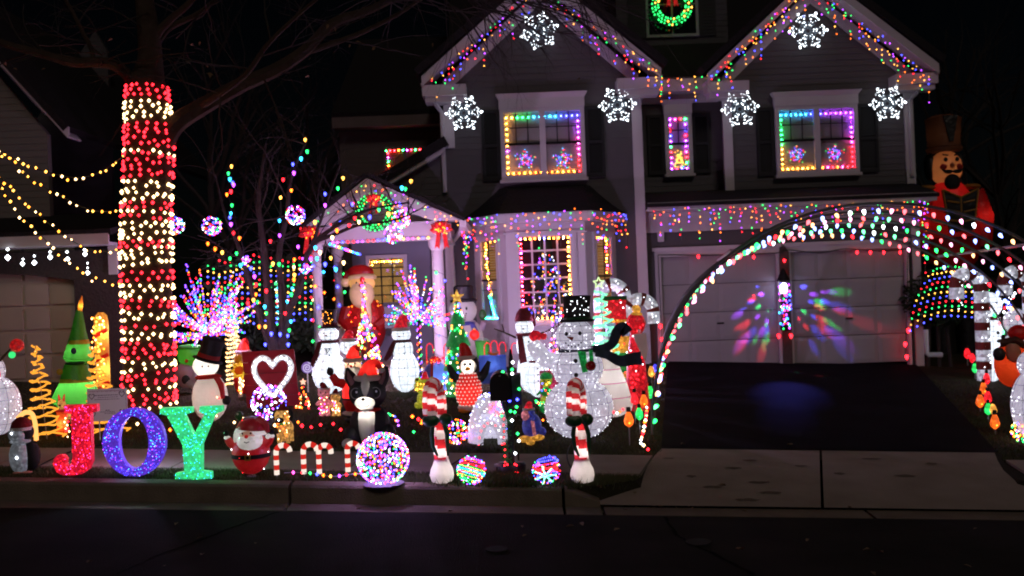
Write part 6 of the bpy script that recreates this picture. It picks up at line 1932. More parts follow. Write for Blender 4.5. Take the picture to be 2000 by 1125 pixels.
T.bx('box', nylon('orange_shell', (.9, .2, .04), .6), -7, 7, -7, 7, 3, 46); T.lamp(0, 24, .5, (1, .6, .4)); T.bx('lid', PLASTR, -8.5, 8.5, -8.5, 8.5, 46.1, 50); T.bx('base', PLASTR, -8.5, 8.5, -8.5, 8.5, 0, 2.9); T.lights('bulbs', [(rnd.uniform(8, 18), -8, rnd.uniform(-4, 44)) for _ in range(14)], 1.8, [WRM, RED])

# ---- coiled light trees
AMR = emi('amber_rope', (1.0, .36, .035), 1.3)
T = Thing('spiral_tree', 'amber spiral light tree in front of the neighbour garage door', 'light tree', 92, 858, group='spiral light trees')
spiral(T, 'light_coil', AMR, 31, 3, 2, 184, 10.5, 2.0, [AMB, AMB, WRM], 1.5, nb=260, tilt=-.09); T.t('pole', STEEL, [(0, 0), (-16, 186)], .8)
T = Thing('spiral_tree', 'golden spiral light tree partly hidden by the white notice board', 'light tree', 208, 848, group='spiral light trees')
spiral(T, 'light_coil', AMR, 40, 3, 2, 170, 11.5, 2.0, [AMB, YEL, WRM], 1.5, nb=280, tilt=-.12); T.t('pole', STEEL, [(0, 0), (-20, 172)], .8)
T = Thing('spiral_tree', 'warm white spiral light tree left of the heart board', 'light tree', 460, 752, group='spiral light trees')
spiral(T, 'light_coil', emi('white_rope', (1.0, .72, .45), 1.5), 16, 8, 0, 128, 15, 1.4, [WRM, YEL], 1.7, nb=230, tilt=-.02); T.t('pole', STEEL, [(0, 0), (-3, 130)], .8)
T = Thing('spiral_tree', 'thin teal spiral light tree in front of the dark hedge', 'light tree', 553, 650, 13.9, group='spiral light trees')
spiral(T, 'light_coil', emi('mint_rope', (.15, .95, .55), .9), 9, 2, 12, 102, 8, 1.1, [GRN, CYA, WHT], 1.4, nb=110, tilt=-.10); T.t('pole', STEEL, [(0, 0), (-10, 102)], .7)
T = Thing('spiral_tree', 'mint green spiral light tree with a star top behind the large snowman', 'light tree', 1184, 706, 12.2, group='spiral light trees')
spiral(T, 'light_coil', emi('mint_bright', (.22, 1.0, .55), 1.5), 24, 7, 12, 138, 7.5, 2.1, [WHT, GRN, WHT], 1.5, nb=150, tilt=-.05); T.t('pole', STEEL, [(0, 0), (-8, 150)], .8)
m = T.mb(); sp = star_px(-9, -154, 11, .45); m.tube([(a, -2, -b) for a, b in sp], 1.5, 5, closed=True); T.put('star', m, emi('star_rope', (.7, 1.0, .45), 1.6))
# ---- cone trees of coloured bulbs
def cone_tree(lab, px, py, R, H, n, mats, br, Y=None, glow=(20, (1, .6, .9))):
    T = Thing('cone_light_tree', lab, 'light tree', px, py, Y, group='cone light trees')
    m = T.mb(); pts = []
    for i in range(12):
        a = 2 * pi * i / 12; m.tube([(R * cos(a), R * sin(a), 0), (0, 0, H)], .4, 3)
    m.tube([(0, 0, 0), (0, 0, H)], 1.2, 5)
    T.put('wire_frame', m, WIRE)
    for i in range(n):
        t = 1 - sqrt(rnd.random()); t = t * .9 + rnd.random() * .1
        a = rnd.uniform(0, 6.28); r_ = R * (1 - t) * rnd.uniform(.9, 1.08) + 2
        pts.append((r_ * cos(a), r_ * sin(a), H * t))
    T.lights('bulbs', pts, br, mats)
    if R > 20: T.lamp(0, H * .4, glow[0], glow[1], y=R * .8, r=2.5)  # added fill lamp behind the cone, washing the house front
    return T
cone_tree('cone of coloured bulbs on a pole in front of the porch Santa', 718, 742, 33, 150, 170, [ORG, WRM, BLU, PUR, RED, YEL, GRN], 2.3); 
T = Thing('light_pole', 'thin pole of coloured bulbs rising from the cone tree in front of the porch', 'light pole', 714, 640, 13.6); T.t('pole', WIRE, [(0, 0), (-3, 92)], 1); T.lights('bulbs', [(-1 + rnd.uniform(-4, 4), rnd.uniform(-4, 4), i * 2.6) for i in range(34)], 2.4, [ORG, BLU, PUR, RED, YEL, GRN]); T.e('finial', REDG, (-3, 94, 5, 6))
cone_tree('cone of violet and red bulbs behind the large snowman', 1096, 770, 32, 205, 170, [PUR, BLU, RED, PUR, WHT, ORG], 1.9, None, (130, (.80, .55, 1)))
cone_tree('small red and white light tree with a star right of the heart board', 592, 798, 12, 50, 46, [RED, ORG, WRM], 1.7)
T = Thing('star_topper', 'small lit star standing on the red and white light tree', 'star', 592, 746, G(592, 798).y); T.pr('star', emi('star_glow', (1, .5, .35), 1.6), [(a, -b) for a, b in star_px(0, 0, 7, .45)], -1.5, 1.5)
# ---- green tinsel tree with a gold star
T = Thing('green_light_tree', 'bright green tinsel tree with coloured bulbs and a gold star behind the penguin', 'light tree', 899, 780)
for i, (r0, z0, r1, z1) in enumerate(((33, 8, 18, 66), (31, 58, 15, 112), (25, 104, 9, 152), (15, 146, 2, 194))):
    T.l('tier', TGREEN, [(r0, z0), (r0 * .96, z0 + 5), (r1, z1 - 6), (r1 * .3, z1)])
pts = []
for _ in range(190):
    t = rnd.random() ** 1.2; a = rnd.uniform(pi * .9, 2.1 * pi); pts.append(((35 * (1 - t) + 4) * cos(a) + 1, (36 * (1 - t) + 4) * sin(a), 10 + 178 * t))
T.lights('bulbs', pts, 1.7, [GRN, GRN, WHT, YEL, GRN, BLU, ORG])
T.pr('star', tinsel('gold_star', (.6, .35, .05), .8, 40.0, (1, .55, .1)), [(a, 200 - b) for a, b in star_px(1, 0, 15, .42)], -3, 3); T.t('trunk', TWIGB, [(0, 0), (0, 10)], 4)

# ---- starburst twig trees
def starburst(lab, px, py, Y, R, H, n, br, wrap=None, down=-.25, glow=60):
    T = Thing('starburst_tree', lab, 'light tree', px, py, Y, group='starburst twig trees')
    m = T.mb(); pts = []
    c = (0, 0, H)
    m.tube([(0, 0, 0), c], [3, 2.2], 6)
    for i in range(n):
        while True:
            d = Vector((rnd.gauss(0, 1), rnd.gauss(0, .6), rnd.gauss(.5, 1))).normalized()
            if d.z > down: break
        ln = R * rnd.uniform(.72, 1.12) * (1 + .62 * max(0, d.z) ** 1.5)
        e_ = Vector(c) + d * ln
        mid = Vector(c) + d * ln * .5 + Vector((rnd.gauss(0, 2), 0, rnd.gauss(0, 2)))
        m.tube([c, mid, e_], [.9, .7, .4], 3)
        k_ = int(ln / 5.2)
        for j in range(2, k_ + 1):
            t = j / k_
            q = Vector(c).lerp(mid, t * 2) if t < .5 else mid.lerp(e_, t * 2 - 1)
            pts.append(q + Vector((rnd.gauss(0, .8), rnd.gauss(0, .8), rnd.gauss(0, .8))))
    if wrap: pts += [(3.5 * cos(i * 1.1), 3.5 * sin(i * 1.1), z) for i, z in enumerate(np.arange(4, H, 2.4))]
    T.put('twigs', m, TWIG)
    T.lights('bulbs', pts, br, VIO)
    T.lamp(0, H + R * .4, glow, (.95, .55, 1.0), y=R * .55, r=2.5)  # fill lamp added behind the twigs to wash porch and bay pink
    return T
starburst('large starburst of violet and coloured bulbs beside the wrapped trunk', 410, 765, 12.2, 80, 112, 58, 1.8, None, -.2, 50)
starburst('starburst of pink and violet bulbs in front of the right porch column', 822, 752, 13.0, 62, 122, 44, 1.7, True, -.1, 120)

# ---- balls of light
def light_ball(name, lab, px, py, r, Y, n, br, mats, group, ring=True):
    T = Thing(name, lab, 'light ball', px, py, Y, group=group)
    z = r if Y is None else 0
    m = T.mb()
    for i in range(6):
        a = pi * i / 6
        m.tube([(r * .97 * cos(b) * cos(a), r * .97 * cos(b) * sin(a), z + r * .97 * sin(b)) for b in [2 * pi * j / 20 for j in range(20)]], .5, 3, closed=True)
    T.put('wire_frame', m, WIRE)
    T.lights('bulbs', [Vector((x, y, zz)) for x, y, zz in on_ell(0, z, r, r, r, n, False)], br, mats)
    return T
BB = [BLU, PUR, RED, WHT, GRN, PUR, ORG, BLU]
T = light_ball('lawn_light_ball', 'big ball of violet and coloured lights on the kerb strip by the candy canes', 750, 946, 50, None, 760, 1.7, BB, 'balls of light on the ground')
T.lamp(0, 66, 8, (.60, .38, 1.0), r=2.5)  # added fill lamp, boosts the spill of the ball's bulbs
T.l('base_ring', surf('pale_plastic_base', (.16, .13, .19), .6), [(34, 0), (40, 2), (34, 5)], 0, 0, 0)
light_ball('lawn_light_ball', 'small ball of coloured lights on the lawn behind the left candy cane post', 892, 866, 23, None, 120, 1.7, BB + [ORG, WRM], 'balls of light on the ground')
light_ball('lawn_light_ball', 'ball of lavender and white lights in front of the heart board', 526, 818, 33, None, 210, 1.7, [PUR, WHT, BLU, PNK, WHT], 'balls of light on the ground')
light_ball('lawn_light_ball', 'ball of coloured lights at the right edge beside the sidewalk', 1998, 862, 20, None, 80, 2.4, MULTI, 'balls of light on the ground')
light_ball('lawn_light_ball', 'ball of red and violet lights between the plaid capped snowman and the large one', 1083, 755, 26, 12.2, 90, 2.4, [RED, PUR, BLU, RED, WHT], 'balls of light on the ground')
for px, py, r, Y, n, lab in ((342, 440, 17, 11.8, 90, 'hanging light ball touching the right side of the wrapped trunk'), (414, 441, 18, 13.2, 100, 'hanging light ball between the trunk and the column of big bulbs'), (577, 420, 18, 13.0, 100, 'hanging light ball by the left corner of the porch gable'),
                             (481, 509, 8, 13.2, 40, 'tiny hanging light ball above the dark hedge'), (596, 525, 9, 13.1, 44, 'tiny hanging light ball just left of the porch column'), (783, 428, 17, 12.6, 110, 'upper hanging light ball at the lower right of the porch wreath'), (768, 458, 17, 12.6, 90, 'lower hanging light ball under the porch wreath')):
    light_ball('hanging_light_ball', lab, px, py, r, Y, n, 1.6, BB, 'light balls hung in the small tree')
# ---- rope light ornaments by the mailbox
def rope_ball(lab, px, py, r, cols_, tilt, spokes=False):
    T = Thing('rope_light_ornament', lab, 'ornament', px, py, group='rope light ornaments by the mailbox')
    mats_ = {}
    for i, (cx_, z_, rr_, c_) in enumerate(cols_):
        pts = []
        for j in range(25):
            a = 2 * pi * j / 24
            x, y, z = rr_ * cos(a), rr_ * sin(a) * .9, z_
            pts.append(Vector((cx_ + x * cos(tilt) - z * sin(tilt), y, r + 1 + x * sin(tilt) + z * cos(tilt) + rr_ * .35 * sin(a) * -1)))
        m = T.mb(); m.tube(pts[:-1], .8, 4, closed=True)
        o = T.put('rope_ring', m, emi('dim_' + c_.name, c_.node_tree.nodes['Emission'].inputs[0].default_value[:3], .06))
        T.lights('rope_bulbs', along(pts, 3.9, .15), 1.35, [c_], o)
    T.lights('rope_bulbs', [q for q in on_ell(0, r + 1, r * .97, r * .97, r * .9, 80)], 1.25, [RED, GRN, BLU, ORG, PUR, GRN])
    if spokes:
        for a in range(7):
            b = a * 2 * pi / 7
            pts = [Vector((-3, -r, r * .8)), Vector((-3 + cos(b) * r * .8, -r * .8, r * .8 + sin(b) * r * .62))]
            T.lights('spoke_bulbs', along(pts, 3), 1.5, [emi('mint_light', (.2, 1, .6), 4.5)])
    return T
rope_ball('round rope light ornament striped red and green between cane post and mailbox', 922, 948, 29, [(0, 20, 16, PUR), (0, 14, 22, RED), (0, 7, 25, RED), (0, 1, 27, GRN), (0, -4, 26, CYA), (0, -9, 24, RED), (0, -15, 20, GRN), (0, -21, 13, GRN)], -.30)
rope_ball('round rope light ornament with mint green spokes between mailbox and cane post', 1068, 946, 28, [(4, 20, 18, BLU), (4, 14, 22, BLU), (2, 6, 23, RED), (0, -2, 22, RED), (0, -10, 20, BLU)], .15, True)

# ---- JOY in tinsel letters
def letter(name, lab, px, py, poly, mat, lights, hole=None, d=7, lc=(1, .2, .25), pw=4):
    T = Thing(name, lab, 'letter', px, py, group='tinsel letters on the kerb strip')
    m = T.mb()
    if hole: m.ring2(poly, hole, -d, d)
    else: m.prism(poly, -d, d)
    o = T.put('tinsel_body', m, mat, smooth=False)
    pts = []
    def inside(x, z, pl):
        c = False
        for (x0, z0), (x1, z1) in zip(pl, pl[1:] + pl[:1]):
            if (z0 > z) != (z1 > z) and x < (x1 - x0) * (z - z0) / (z1 - z0) + x0: c = not c
        return c
    while len(pts) < 300:
        x, z = rnd.uniform(-65, 65), rnd.uniform(0, 146)
        if inside(x, z, poly) and not (hole and inside(x, z, hole)): pts.append((x, -d - .6, z))
    T.lights('bulbs', pts, .62, lights, o)
    T.lamp(0, 90, pw, lc, y=50, r=3)  # extra lamp added behind the letter to light the notice board
    return T
JR = tinsel('letter_red', (.45, .01, .03), .55, 130.0, (1, .012, .05), 1.6, .62)
OP = tinsel('letter_violet', (.08, .03, .40), .50, 130.0, (.18, .055, 1.0), 1.6, .7)
YG = tinsel('letter_green', (.02, .42, .14), .70, 130.0, (.07, 1.0, .36), 1.6, .62)
J = [(-27, 138), (-27, 124), (-14, 121), (-14, 36), (-18, 22), (-26, 18), (-29, 26), (-27, 34), (-33, 42), (-43, 42), (-51, 34), (-52, 22), (-46, 9), (-34, 2), (-16, 0), (2, 3), (16, 12), (23, 28), (24, 121), (37, 124), (37, 138)]
letter('letter_j', 'red tinsel letter J on the kerb strip', 160, 928, J, JR, [RED, RED, PNK])
n_ = 40
outer = [(61 * cos(2 * pi * i / n_), 67 + 67 * sin(2 * pi * i / n_)) for i in range(n_)]
inner = [(29 * cos(2 * pi * i / n_), 67 + 51 * sin(2 * pi * i / n_)) for i in range(n_)]
letter('letter_o', 'violet and blue tinsel letter O on the kerb strip', 266, 930, outer, OP, [BLU, PUR, CYA, BLU], inner, lc=(.62, .5, 1), pw=9)
Yp = [(-61, 141), (-61, 130), (-48, 126), (-20, 68), (-18, 16), (-36, 13), (-36, 0), (34, 0), (34, 13), (16, 16), (18, 68), (45, 126), (60, 130), (60, 141), (16, 141), (16, 130), (25, 126), (3, 86), (-14, 126), (1, 130), (1, 141)]
letter('letter_y', 'green tinsel letter Y on the kerb strip', 381, 935, Yp, YG, [GRN, GRN, CYA], lc=(.2, 1, .4))

# ---- small striped candy cane lights
CW = emi('cane_white', (1.0, .82, .70), 1.05); CR = emi('cane_red', (.85, .03, .02), .75)
def cane(lab, px, py, h, w, r, n, s=1, mats=(CW, CR), group='small candy cane lights by the kerb', Y=None):
    T = Thing('candy_cane_light', lab, 'candy cane', px, py, Y, group=group)
    P = [Vector((0, 0, 4 + (h - w / 2) * i / 10)) for i in range(11)] + [Vector((s * (w / 2 - w / 2 * cos(a)), 0, 4 + h - w / 2 + w / 2 * sin(a))) for a in [pi * i / 10 for i in range(1, 11)]] + [Vector((s * w, 0, 4 + h - w / 2 - w * .25))]
    Q = along(P, .8)
    k_ = len(Q) // n
    for i in range(n):
        seg_ = Q[i * k_:(i + 1) * k_ + (1 if i < n - 1 else 0)]
        m = T.mb(); m.tube(seg_, r, 8); T.put('cane_stripe', m, mats[i % 2])
    T.t('stake', STEEL, [(0, -2), (0, 4.5)], 1.2)
    return T
cane('first small striped candy cane light next to the round Santa', 541, 932, 58, 27, 5.2, 9)
cane('second small striped candy cane light along the kerb strip', 594, 930, 58, 27, 5.2, 9)
cane('third small striped candy cane light, its hook pointing right', 624, 930, 56, 24, 5.2, 9)
cane('fourth small striped candy cane light, half behind the big light ball', 680, 926, 56, 22, 5.2, 9)
T = Place('kerb_string', 'thin cord with coloured bulbs lying between the small candy canes', 'light string', G(560, 930))
P = smooth_path([G(x, y) + Vector((0, 0, .03)) for x, y in ((555, 931), (580, 930), (610, 932), (650, 938), (680, 934), (705, 933))], 5); T.wt('wire', surf('pale_cord', (.35, .35, .4), .6), P, .004)
for p, mt in zip(along(P, .072), (PNK, RED, GRN, BLU, ORG, YEL, PUR, RED, ORG, RED, GRN)): T.bulb(p, mt, .014)

# ---- large moulded candy cane posts with green bows
SHW = nylon('white_moulded_shell', (.80, .72, .72), .5, .3); SHR = nylon('red_moulded_shell', (.62, .025, .035), .5, .3)
def cane_post(lab, px, py, mirror=1):
    T = Thing('candy_cane_post', lab, 'candy cane', px, py, group='moulded candy cane posts')
    T.l('bulb_base', SHW, [(14, 0), (21, 3), (24, 14), (22, 26), (17, 36), (14, 46)], 0, 0, 0)
    P = smooth_path([(0, 0, 42), (-1, 0, 80), (-1, 0, 120), (0, 0, 150), (-1, -3, 172), (-5, -13, 189), (-10, -27, 193), (-14, -38, 182), (-15, -42, 162), (-15, -42, 138)], 7)
    n = len(P)
    m = T.mb(); m.tube(P, [14.0 for i in range(n)], 16, mis=[0, 0, 0, 1, 1, 1])
    # the stripes wind: turn each ring's colour boundary round the tube
    nr = 16
    base = 0
    for i in range(n - 1):
        for j in range(nr): m.m[i * nr + j] = 1 if ((i + j * 6 / nr) % 6) < 3 else 0
    T.put('cane_body', m, [SHW, SHR])
    T.lamp(0, 64, .50, r=3); T.lamp(-2, 106, .30, r=3); T.lamp(0, 156, .40, r=3); T.lamp(-15, 164, .40, y=-41, r=2); T.lamp(0, 22, .55, r=3)
    b = T.e('bow', PLASTG, (-15, 126, 17, 12, -38, 12), (12, 124, 13, 12, -12, 10))
    for s in (-1, 1): T.t('ribbon_tail', PLASTG, [(s * 10 - 2, 120, -14), (s * 15 - 1, 96, -15), (s * 14, 72, -15), (s * 10 + 4, 54, -15)], [4, 4.5, 4, 2], par=b)
    return T
cane_post('striped candy cane post with dark green bow nearest the big light ball', 864, 942)
cane_post('striped candy cane post with dark green bow in front of the largest snowman', 1138, 942)

# ---- mailbox
T = Thing('mailbox', 'black mailbox on a post wrapped with green garland and lights at the kerb', 'mailbox', 1000, 926)
IRON = surf('black_painted_iron', (.010, .010, .011), .45, .2, 20.0, spec=.4)
T.l('planter', IRON, [(24, 0), (29, 4), (30, 18), (27, 22), (24, 23)], -2, 4, 0, sy=.8); T.bx('tray', surf('scuffed_metal', (.22, .22, .23), .4), -34, -4, -14, 4, 18, 22)
T.bx('post', IRON, -6, 6, -4, 6, 10, 150); T.t('brace', IRON, [(0, 96), (-14, 142)], 3)
pol = [(-36, 148), (4, 148), (4, 182)] + [(-16 + 20 * cos(a), 182 + 20 * sin(a)) for a in [pi * i / 10 for i in range(1, 10)]] + [(-36, 182)]
bx_ = T.pr('box', IRON, pol, -34, 30); T.pr('door', IRON, [(-16 + (x + 16) * .95, 178 + (z - 178) * .95) for x, z in pol], -36.5, -34.1, par=bx_); T.e('latch', STEEL, (-16, 196, 2.2, 1.6, -37.5, 1.5), par=bx_)
T.bx('paper_box', surf('dark_grey_metal', (.03, .03, .035), .4), 6, 24, -16, 22, 136, 196); T.t('finial', IRON, [(3, 150, 0), (6, 230, 0), (6, 244, 0)], [5, 4, 1.5])
m = T.mb()
for _ in range(240):
    z = rnd.uniform(22, 122); a = rnd.uniform(0, 6.28); r_ = rnd.uniform(4, 9); p = Vector((-8 + r_ * cos(a), -6 + r_ * sin(a), z)); u = Vector((rnd.gauss(0, 1), rnd.gauss(0, 1), rnd.gauss(0, .6))).normalized() * 4
    v = u.orthogonal().normalized(); m.add([p - u - v, p - u + v, p + u], [(0, 1, 2)])
T.put('garland', m, GARL, stuff=True)
T.lights('red_bulbs', [(-13 + rnd.gauss(0, 1), -12, 26 + i * 12) for i in range(9)] + [(rnd.uniform(-20, 24), -20, rnd.uniform(2, 24)) for _ in range(8)], 1.8, [RED])
for x, z, mt in ((16, 148, BLU), (1, 146, BLU), (20, 168, GRN), (10, 220, WHT), (8, 206, GRN), (8, 198, WHT), (14, 132, GRN), (2, 124, GRN), (10, 122, GRN), (4, 106, WHT), (14, 80, GRN), (16, 66, WHT), (8, 42, WHT), (-24, 132, BLU), (-20, 128, BLU), (-16, 116, GRN), (-20, 138, WHT), (-10, 202, GRN)): T.bulb((x, -24 if z > 140 else -10, z), mt, 3.4, 'mini')

# ---- igloo, frog, caterpillar, piglet, gingerbread, tan dog, elf
T = Thing('mesh_igloo', 'white mesh igloo dotted with lights behind the mailbox', 'igloo', 956, 862)
m = T.mb(); vs, fs = [], []
for i in range(13):
    a = pi / 2 * i / 12
    for j in range(33):
        b = 2 * pi * j / 32; vs.append((42 * cos(a) * cos(b), 36 * cos(a) * sin(b), 94 * sin(a)))
for i in range(12):
    for j in range(32):
        b = (j + .5) / 32 * 2 * pi
        if i < 5 and 1.38 * pi < b < 1.66 * pi: continue            # the doorway
        fs.append((i*33+j, i*33+j+1, (i+1)*33+j+1, (i+1)*33+j))
m.add(vs, fs); T.put('dome', m, TWHITE)
T.lights('glint_bulbs', on_ell(0, 0, 42.5, 94.5, 36.5, 90, lo=.25), 1.0, [GLINT, GLINT, GLINT, BLU]); T.lights('red_bulbs', [(rnd.uniform(4, 26), -30, rnd.uniform(52, 80)) for _ in range(22)], 1.4, [RED, PNK])
m = T.mb(); m.tube([(3 + 20 * cos(a), -38, 40 * sin(a)) for a in [pi * i / 14 for i in range(15)]], 6, 8); T.put('door_arch', m, TWHITE)
T.lights('arch_bulbs', [(3 + 22 * cos(a), -44, 42 * sin(a)) for a in [pi * i / 9 for i in range(10)]], 1.4, [RED, WHT])
T = Thing('frog_figure', 'yellow green tinsel frog in a small red hat beside the left cane post', 'frog', 832, 796)
T.e('body', TYEL, (-4, 16, 13, 18, 0, 11)); T.e('head', TYEL, (0, 42, 22, 15, -4, 17)); T.e('eye_bump', TYEL, (-14, 54, 6, 6, -6, 5), (14, 54, 6, 6, -6, 5))
for s in (-1, 1): T.e('eye', BLACK, (s * 14, 56, 2.6, 2.6, -11, 2)); T.e('leg', TYEL, (s * 12 - 2, 6, 8, 7, -6, 9))
santa_hat(T, 0, 56, 8, 12, TRED, TRED, .3, tip=False); T.lights('bulbs', [(rnd.uniform(-18, 18), -20, rnd.uniform(36, 50)) for _ in range(18)], 1.2, [YEL])
m = T.mb(); m.tube([(-15, -19, 38), (0, -22, 35), (15, -19, 38)], .9, 5); T.put('mouth', m, BLACK)
T = Thing('caterpillar_figure', 'small green and yellow tinsel caterpillar standing left of the large snowman', 'caterpillar', 1068, 805)
for i, (z, r_) in enumerate(((8, 11), (24, 10), (40, 11))): T.e('body_ring', (TGREEN, TYEL, TGREEN)[i], (-3 + i * 1.5, z, r_, 9.5))
T.e('head', TYEL, (1, 62, 12, 13)); T.e('cap', TGREEN, (1, 69, 13, 9)); T.t('feeler', TGREEN, [(0, 76), (-3, 88)], 1)
for s in (-1, 1): T.e('eye', BLACK, (1 + s * 4, 62, 1.6, 2, -12, 1)); T.t('arm', TGREEN, [(s * 9, 42), (s * 18, 34)], [3, 2.4])
T.lights('bulbs', [(rnd.uniform(-10, 10), -12, rnd.uniform(4, 60)) for _ in range(16)], 1.4, [GRN, YEL, RED, BLU])
T = Thing('pink_gift', 'pink gift panel lit from inside behind the caterpillar figure', 'gift box', 1078, 790, 11.9); T.bx('box', IPINK, -22, 14, -8, 10, 0, 66); T.lamp(-4, 34, .8, (1, .7, .85)); T.bx('ribbon', IRED, -6, -2, -8.6, 10.6, -.5, 66.6)
def critter(name, lab, cat, px, py, mat, hatlean=.5, s=1.0, ears=True, face_m=None):
    T = Thing(name, lab, cat, px, py)
    T.e('body', mat, (0, 20 * s, 12 * s, 20 * s, 0, 11 * s)); T.e('head', mat, (0, 46 * s, 12.5 * s, 11.5 * s, -3 * s, 11 * s)); T.e('snout', face_m or mat, (-2 * s, 43 * s, 5 * s, 4 * s, -13 * s, 5 * s))
    for q in (-1, 1):
        T.e('eye', BLACK, (q * 5 * s, 49 * s, 1.4 * s, 1.6 * s, -13 * s, 1 * s)); T.t('arm', mat, [(q * 9 * s, 30 * s, -3), (q * 15 * s, 24 * s, -8)], [4 * s, 3 * s]); T.t('leg', mat, [(q * 6 * s, 8 * s, 0), (q * 7 * s, 0, -2)], [5 * s, 4.5 * s])
        if ears: T.e('ear', mat, (q * 10 * s, 53 * s, 3.4 * s, 5 * s, 0, 2 * s))
    santa_hat(T, 0, 55 * s, 9 * s, 11 * s, DARKRED, PLUSH, hatlean, tip=False)
    T.lights('bulbs', [(rnd.uniform(-10, 10) * s, -12.5 * s, rnd.uniform(4, 40) * s) for _ in range(18)], 1.2, [WRM, PNK]); return T
critter('piglet_figure', 'pink tinsel piglet in a dark red cap left of the seated dog', 'piglet', 635, 812, TPINK, -.7, .95)
critter('gingerbread_figure', 'small orange gold tinsel figure between the piglet and the waving Santa', 'figure', 657, 812, TTAN, .4, .78, False)
T = Thing('tan_dog', 'tan tinsel puppy with black ear and muzzle in a red cap behind the kerb', 'dog', 556, 864)
T.e('body', TTAN, (2, 26, 15, 18, 6, 18)); T.e('head', TTAN, (-2, 52, 15, 15, -4, 13)); T.e('muzzle', BLACK, (-4, 45, 8, 6, -16, 7)); T.e('ear', BLACK, (14, 54, 5, 11, -3, 5), (-17, 54, 4, 9, -3, 5)); T.e('collar', TGREEN, (-1, 37, 11, 3, -2, 10))
for x, y in ((-8, -8), (9, -8), (-6, 16), (10, 16)): T.t('leg', TTAN, [(x, 18, y), (x, 0, y)], [5, 4.4])
for s in (-1, 1): T.e('eye', BLACK, (-2 + s * 5, 54, 1.5, 1.7, -16, 1))
santa_hat(T, -2, 64, 10, 10, DARKRED, DARKRED, .4, tip=False); T.lights('bulbs', [(rnd.uniform(-12, 14), -14, rnd.uniform(6, 62)) for _ in range(30)], 1.2, [WRM, ORG]); T.bulb((-4, -24, 47), WHT, 2.0)
T = Thing('green_elf', 'dark green tinsel turtle shell figure behind the round Santa', 'turtle', 484, 835); T.e('shell', tinsel('dark_green_tinsel', (.008, .05, .015), .02, 70.0, (.05, .6, .1)), (6, 10, 22, 12)); T.e('head', tinsel('dark_green_tinsel', (.008, .05, .015), .02, 70.0, (.05, .6, .1)), (-16, 24, 8, 9)); T.t('neck', surf('turtle_neck', (.01, .05, .015), .8), [(-10, 12), (-15, 20)], 4)
for x in (-8, 8, 18): T.e('foot', TGREEN, (x, 3, 6, 4, -10, 6))
T.e('eye', EYEW, (-17, 28, 2, 2, -8, 1)); T.lights('bulbs', [(rnd.uniform(-18, 24), -20, rnd.uniform(4, 20)) for _ in range(5)], 1.2, [RED])

# ---- the right of the lawn: gifts, gnome, hooked canes, white skirted figure
def hook(lab, px, py, Y, R, r, H, mats, n, rev=False, a0=1.1, wf=.8):
    """A broad candy cane hook of white cells and red bands."""
    T = Thing('giant_candy_cane', lab, 'candy cane', px, py, Y, group='giant white candy canes with red bands')
    s = -1 if rev else 1
    P = [Vector((-s * R, 0, H * i / 12)) for i in range(12)] + [Vector((-s * R * cos(a), 0, H + R * sin(a))) for a in [pi * i / 22 for i in range(23)]] + [Vector((s * R, 0, H - R * a0 * i / 6)) for i in range(1, 7)]
    Q = along(P, 1.0)
    k_ = len(Q) // n
    for i in range(n):
        q = Q[i * k_:(i + 1) * k_ + 1]
        cut = max(3, int(len(q) * wf))
        T.put('white_cell', T.mb().tube(q[:cut], r, 14), TW2)
        if i < n - 1: T.put('red_band', T.mb().tube(Q[i * k_ + cut - 1:(i + 1) * k_ + 1], r * 1.04, 14), TR2)
    T.lights('glint_bulbs', [q + Vector((rnd.uniform(-r, r) * .6, -r * .95, rnd.uniform(-r, r) * .6)) for q in Q[::8]], 1.2, [GLINT])
    sx_ = -s * R if rev else s * R * .1
    T.t('stake', STEEL, [(sx_, 0, r), (sx_, H + R * .6 * (not rev), r)], 2)
    return T
TW2 = tinsel('pale_cell_cloth', (.55, .56, .62), .30, 26.0, (.8, .85, 1.0), 1.5); TR2 = surf('dull_red_band', (.20, .03, .02), .6)
hook('taller giant white candy cane hook with red bands under the bay window corner', 1203, 770, 13.2, 24, 13, 190, None, 9)
hook('shorter giant white candy cane hook with red bands right of the gift stack', 1256, 770, 12.8, 26, 12, 160, None, 9)
hook('giant white candy cane hook with dark bands right of the driveway arches', 1899, 745, 14.0, 24, 13.5, 188, None, 8, True, 2.0, .60)
hook('giant white candy cane hook with dark bands cut by the right edge', 1994, 750, 14.0, 24, 13.5, 196, None, 9, True, 1.6, .62)
T = Thing('gift_tower', 'tower of red, gold and green tinsel gift boxes right of the spiral tree', 'gift stack', 1212, 780, 12.4)
T.bx('green_gift', TGREEN, -22, 24, -20, 20, 0, 92); T.bx('gold_gift', TGOLD, -14, 22, -16, 16, 92.2, 124); T.bx('gold_ribbon', TGOLD, -24, 26, -22, 22, 44, 54); T.bx('blue_gift', tinsel('pale_blue_tinsel', (.25, .3, .55), .25, 60.0, (.5, .6, 1.0)), -22, 20, -18, 18, 124.2, 150); T.bx('red_ribbon', TRED, -6, 6, -18.6, 18.6, 124.1, 150.6); T.bx('red_gift', TRED, -26, 16, -14, 14, 151, 194); T.bx('lid', PLASTG, -28, 18, -16, 16, 194.2, 202)
T.bx('gold_band', TGOLD, -27, 17, -14.6, 14.6, 150.7, 156); T.lights('bulbs', [(rnd.uniform(-24, 18), -22, rnd.uniform(10, 194)) for _ in range(40)], 1.3, [WHT, RED, ORG])
T = Thing('red_gnome', 'red tinsel gnome with a white beard and gold topped cap by the driveway edge', 'gnome', 1246, 800)
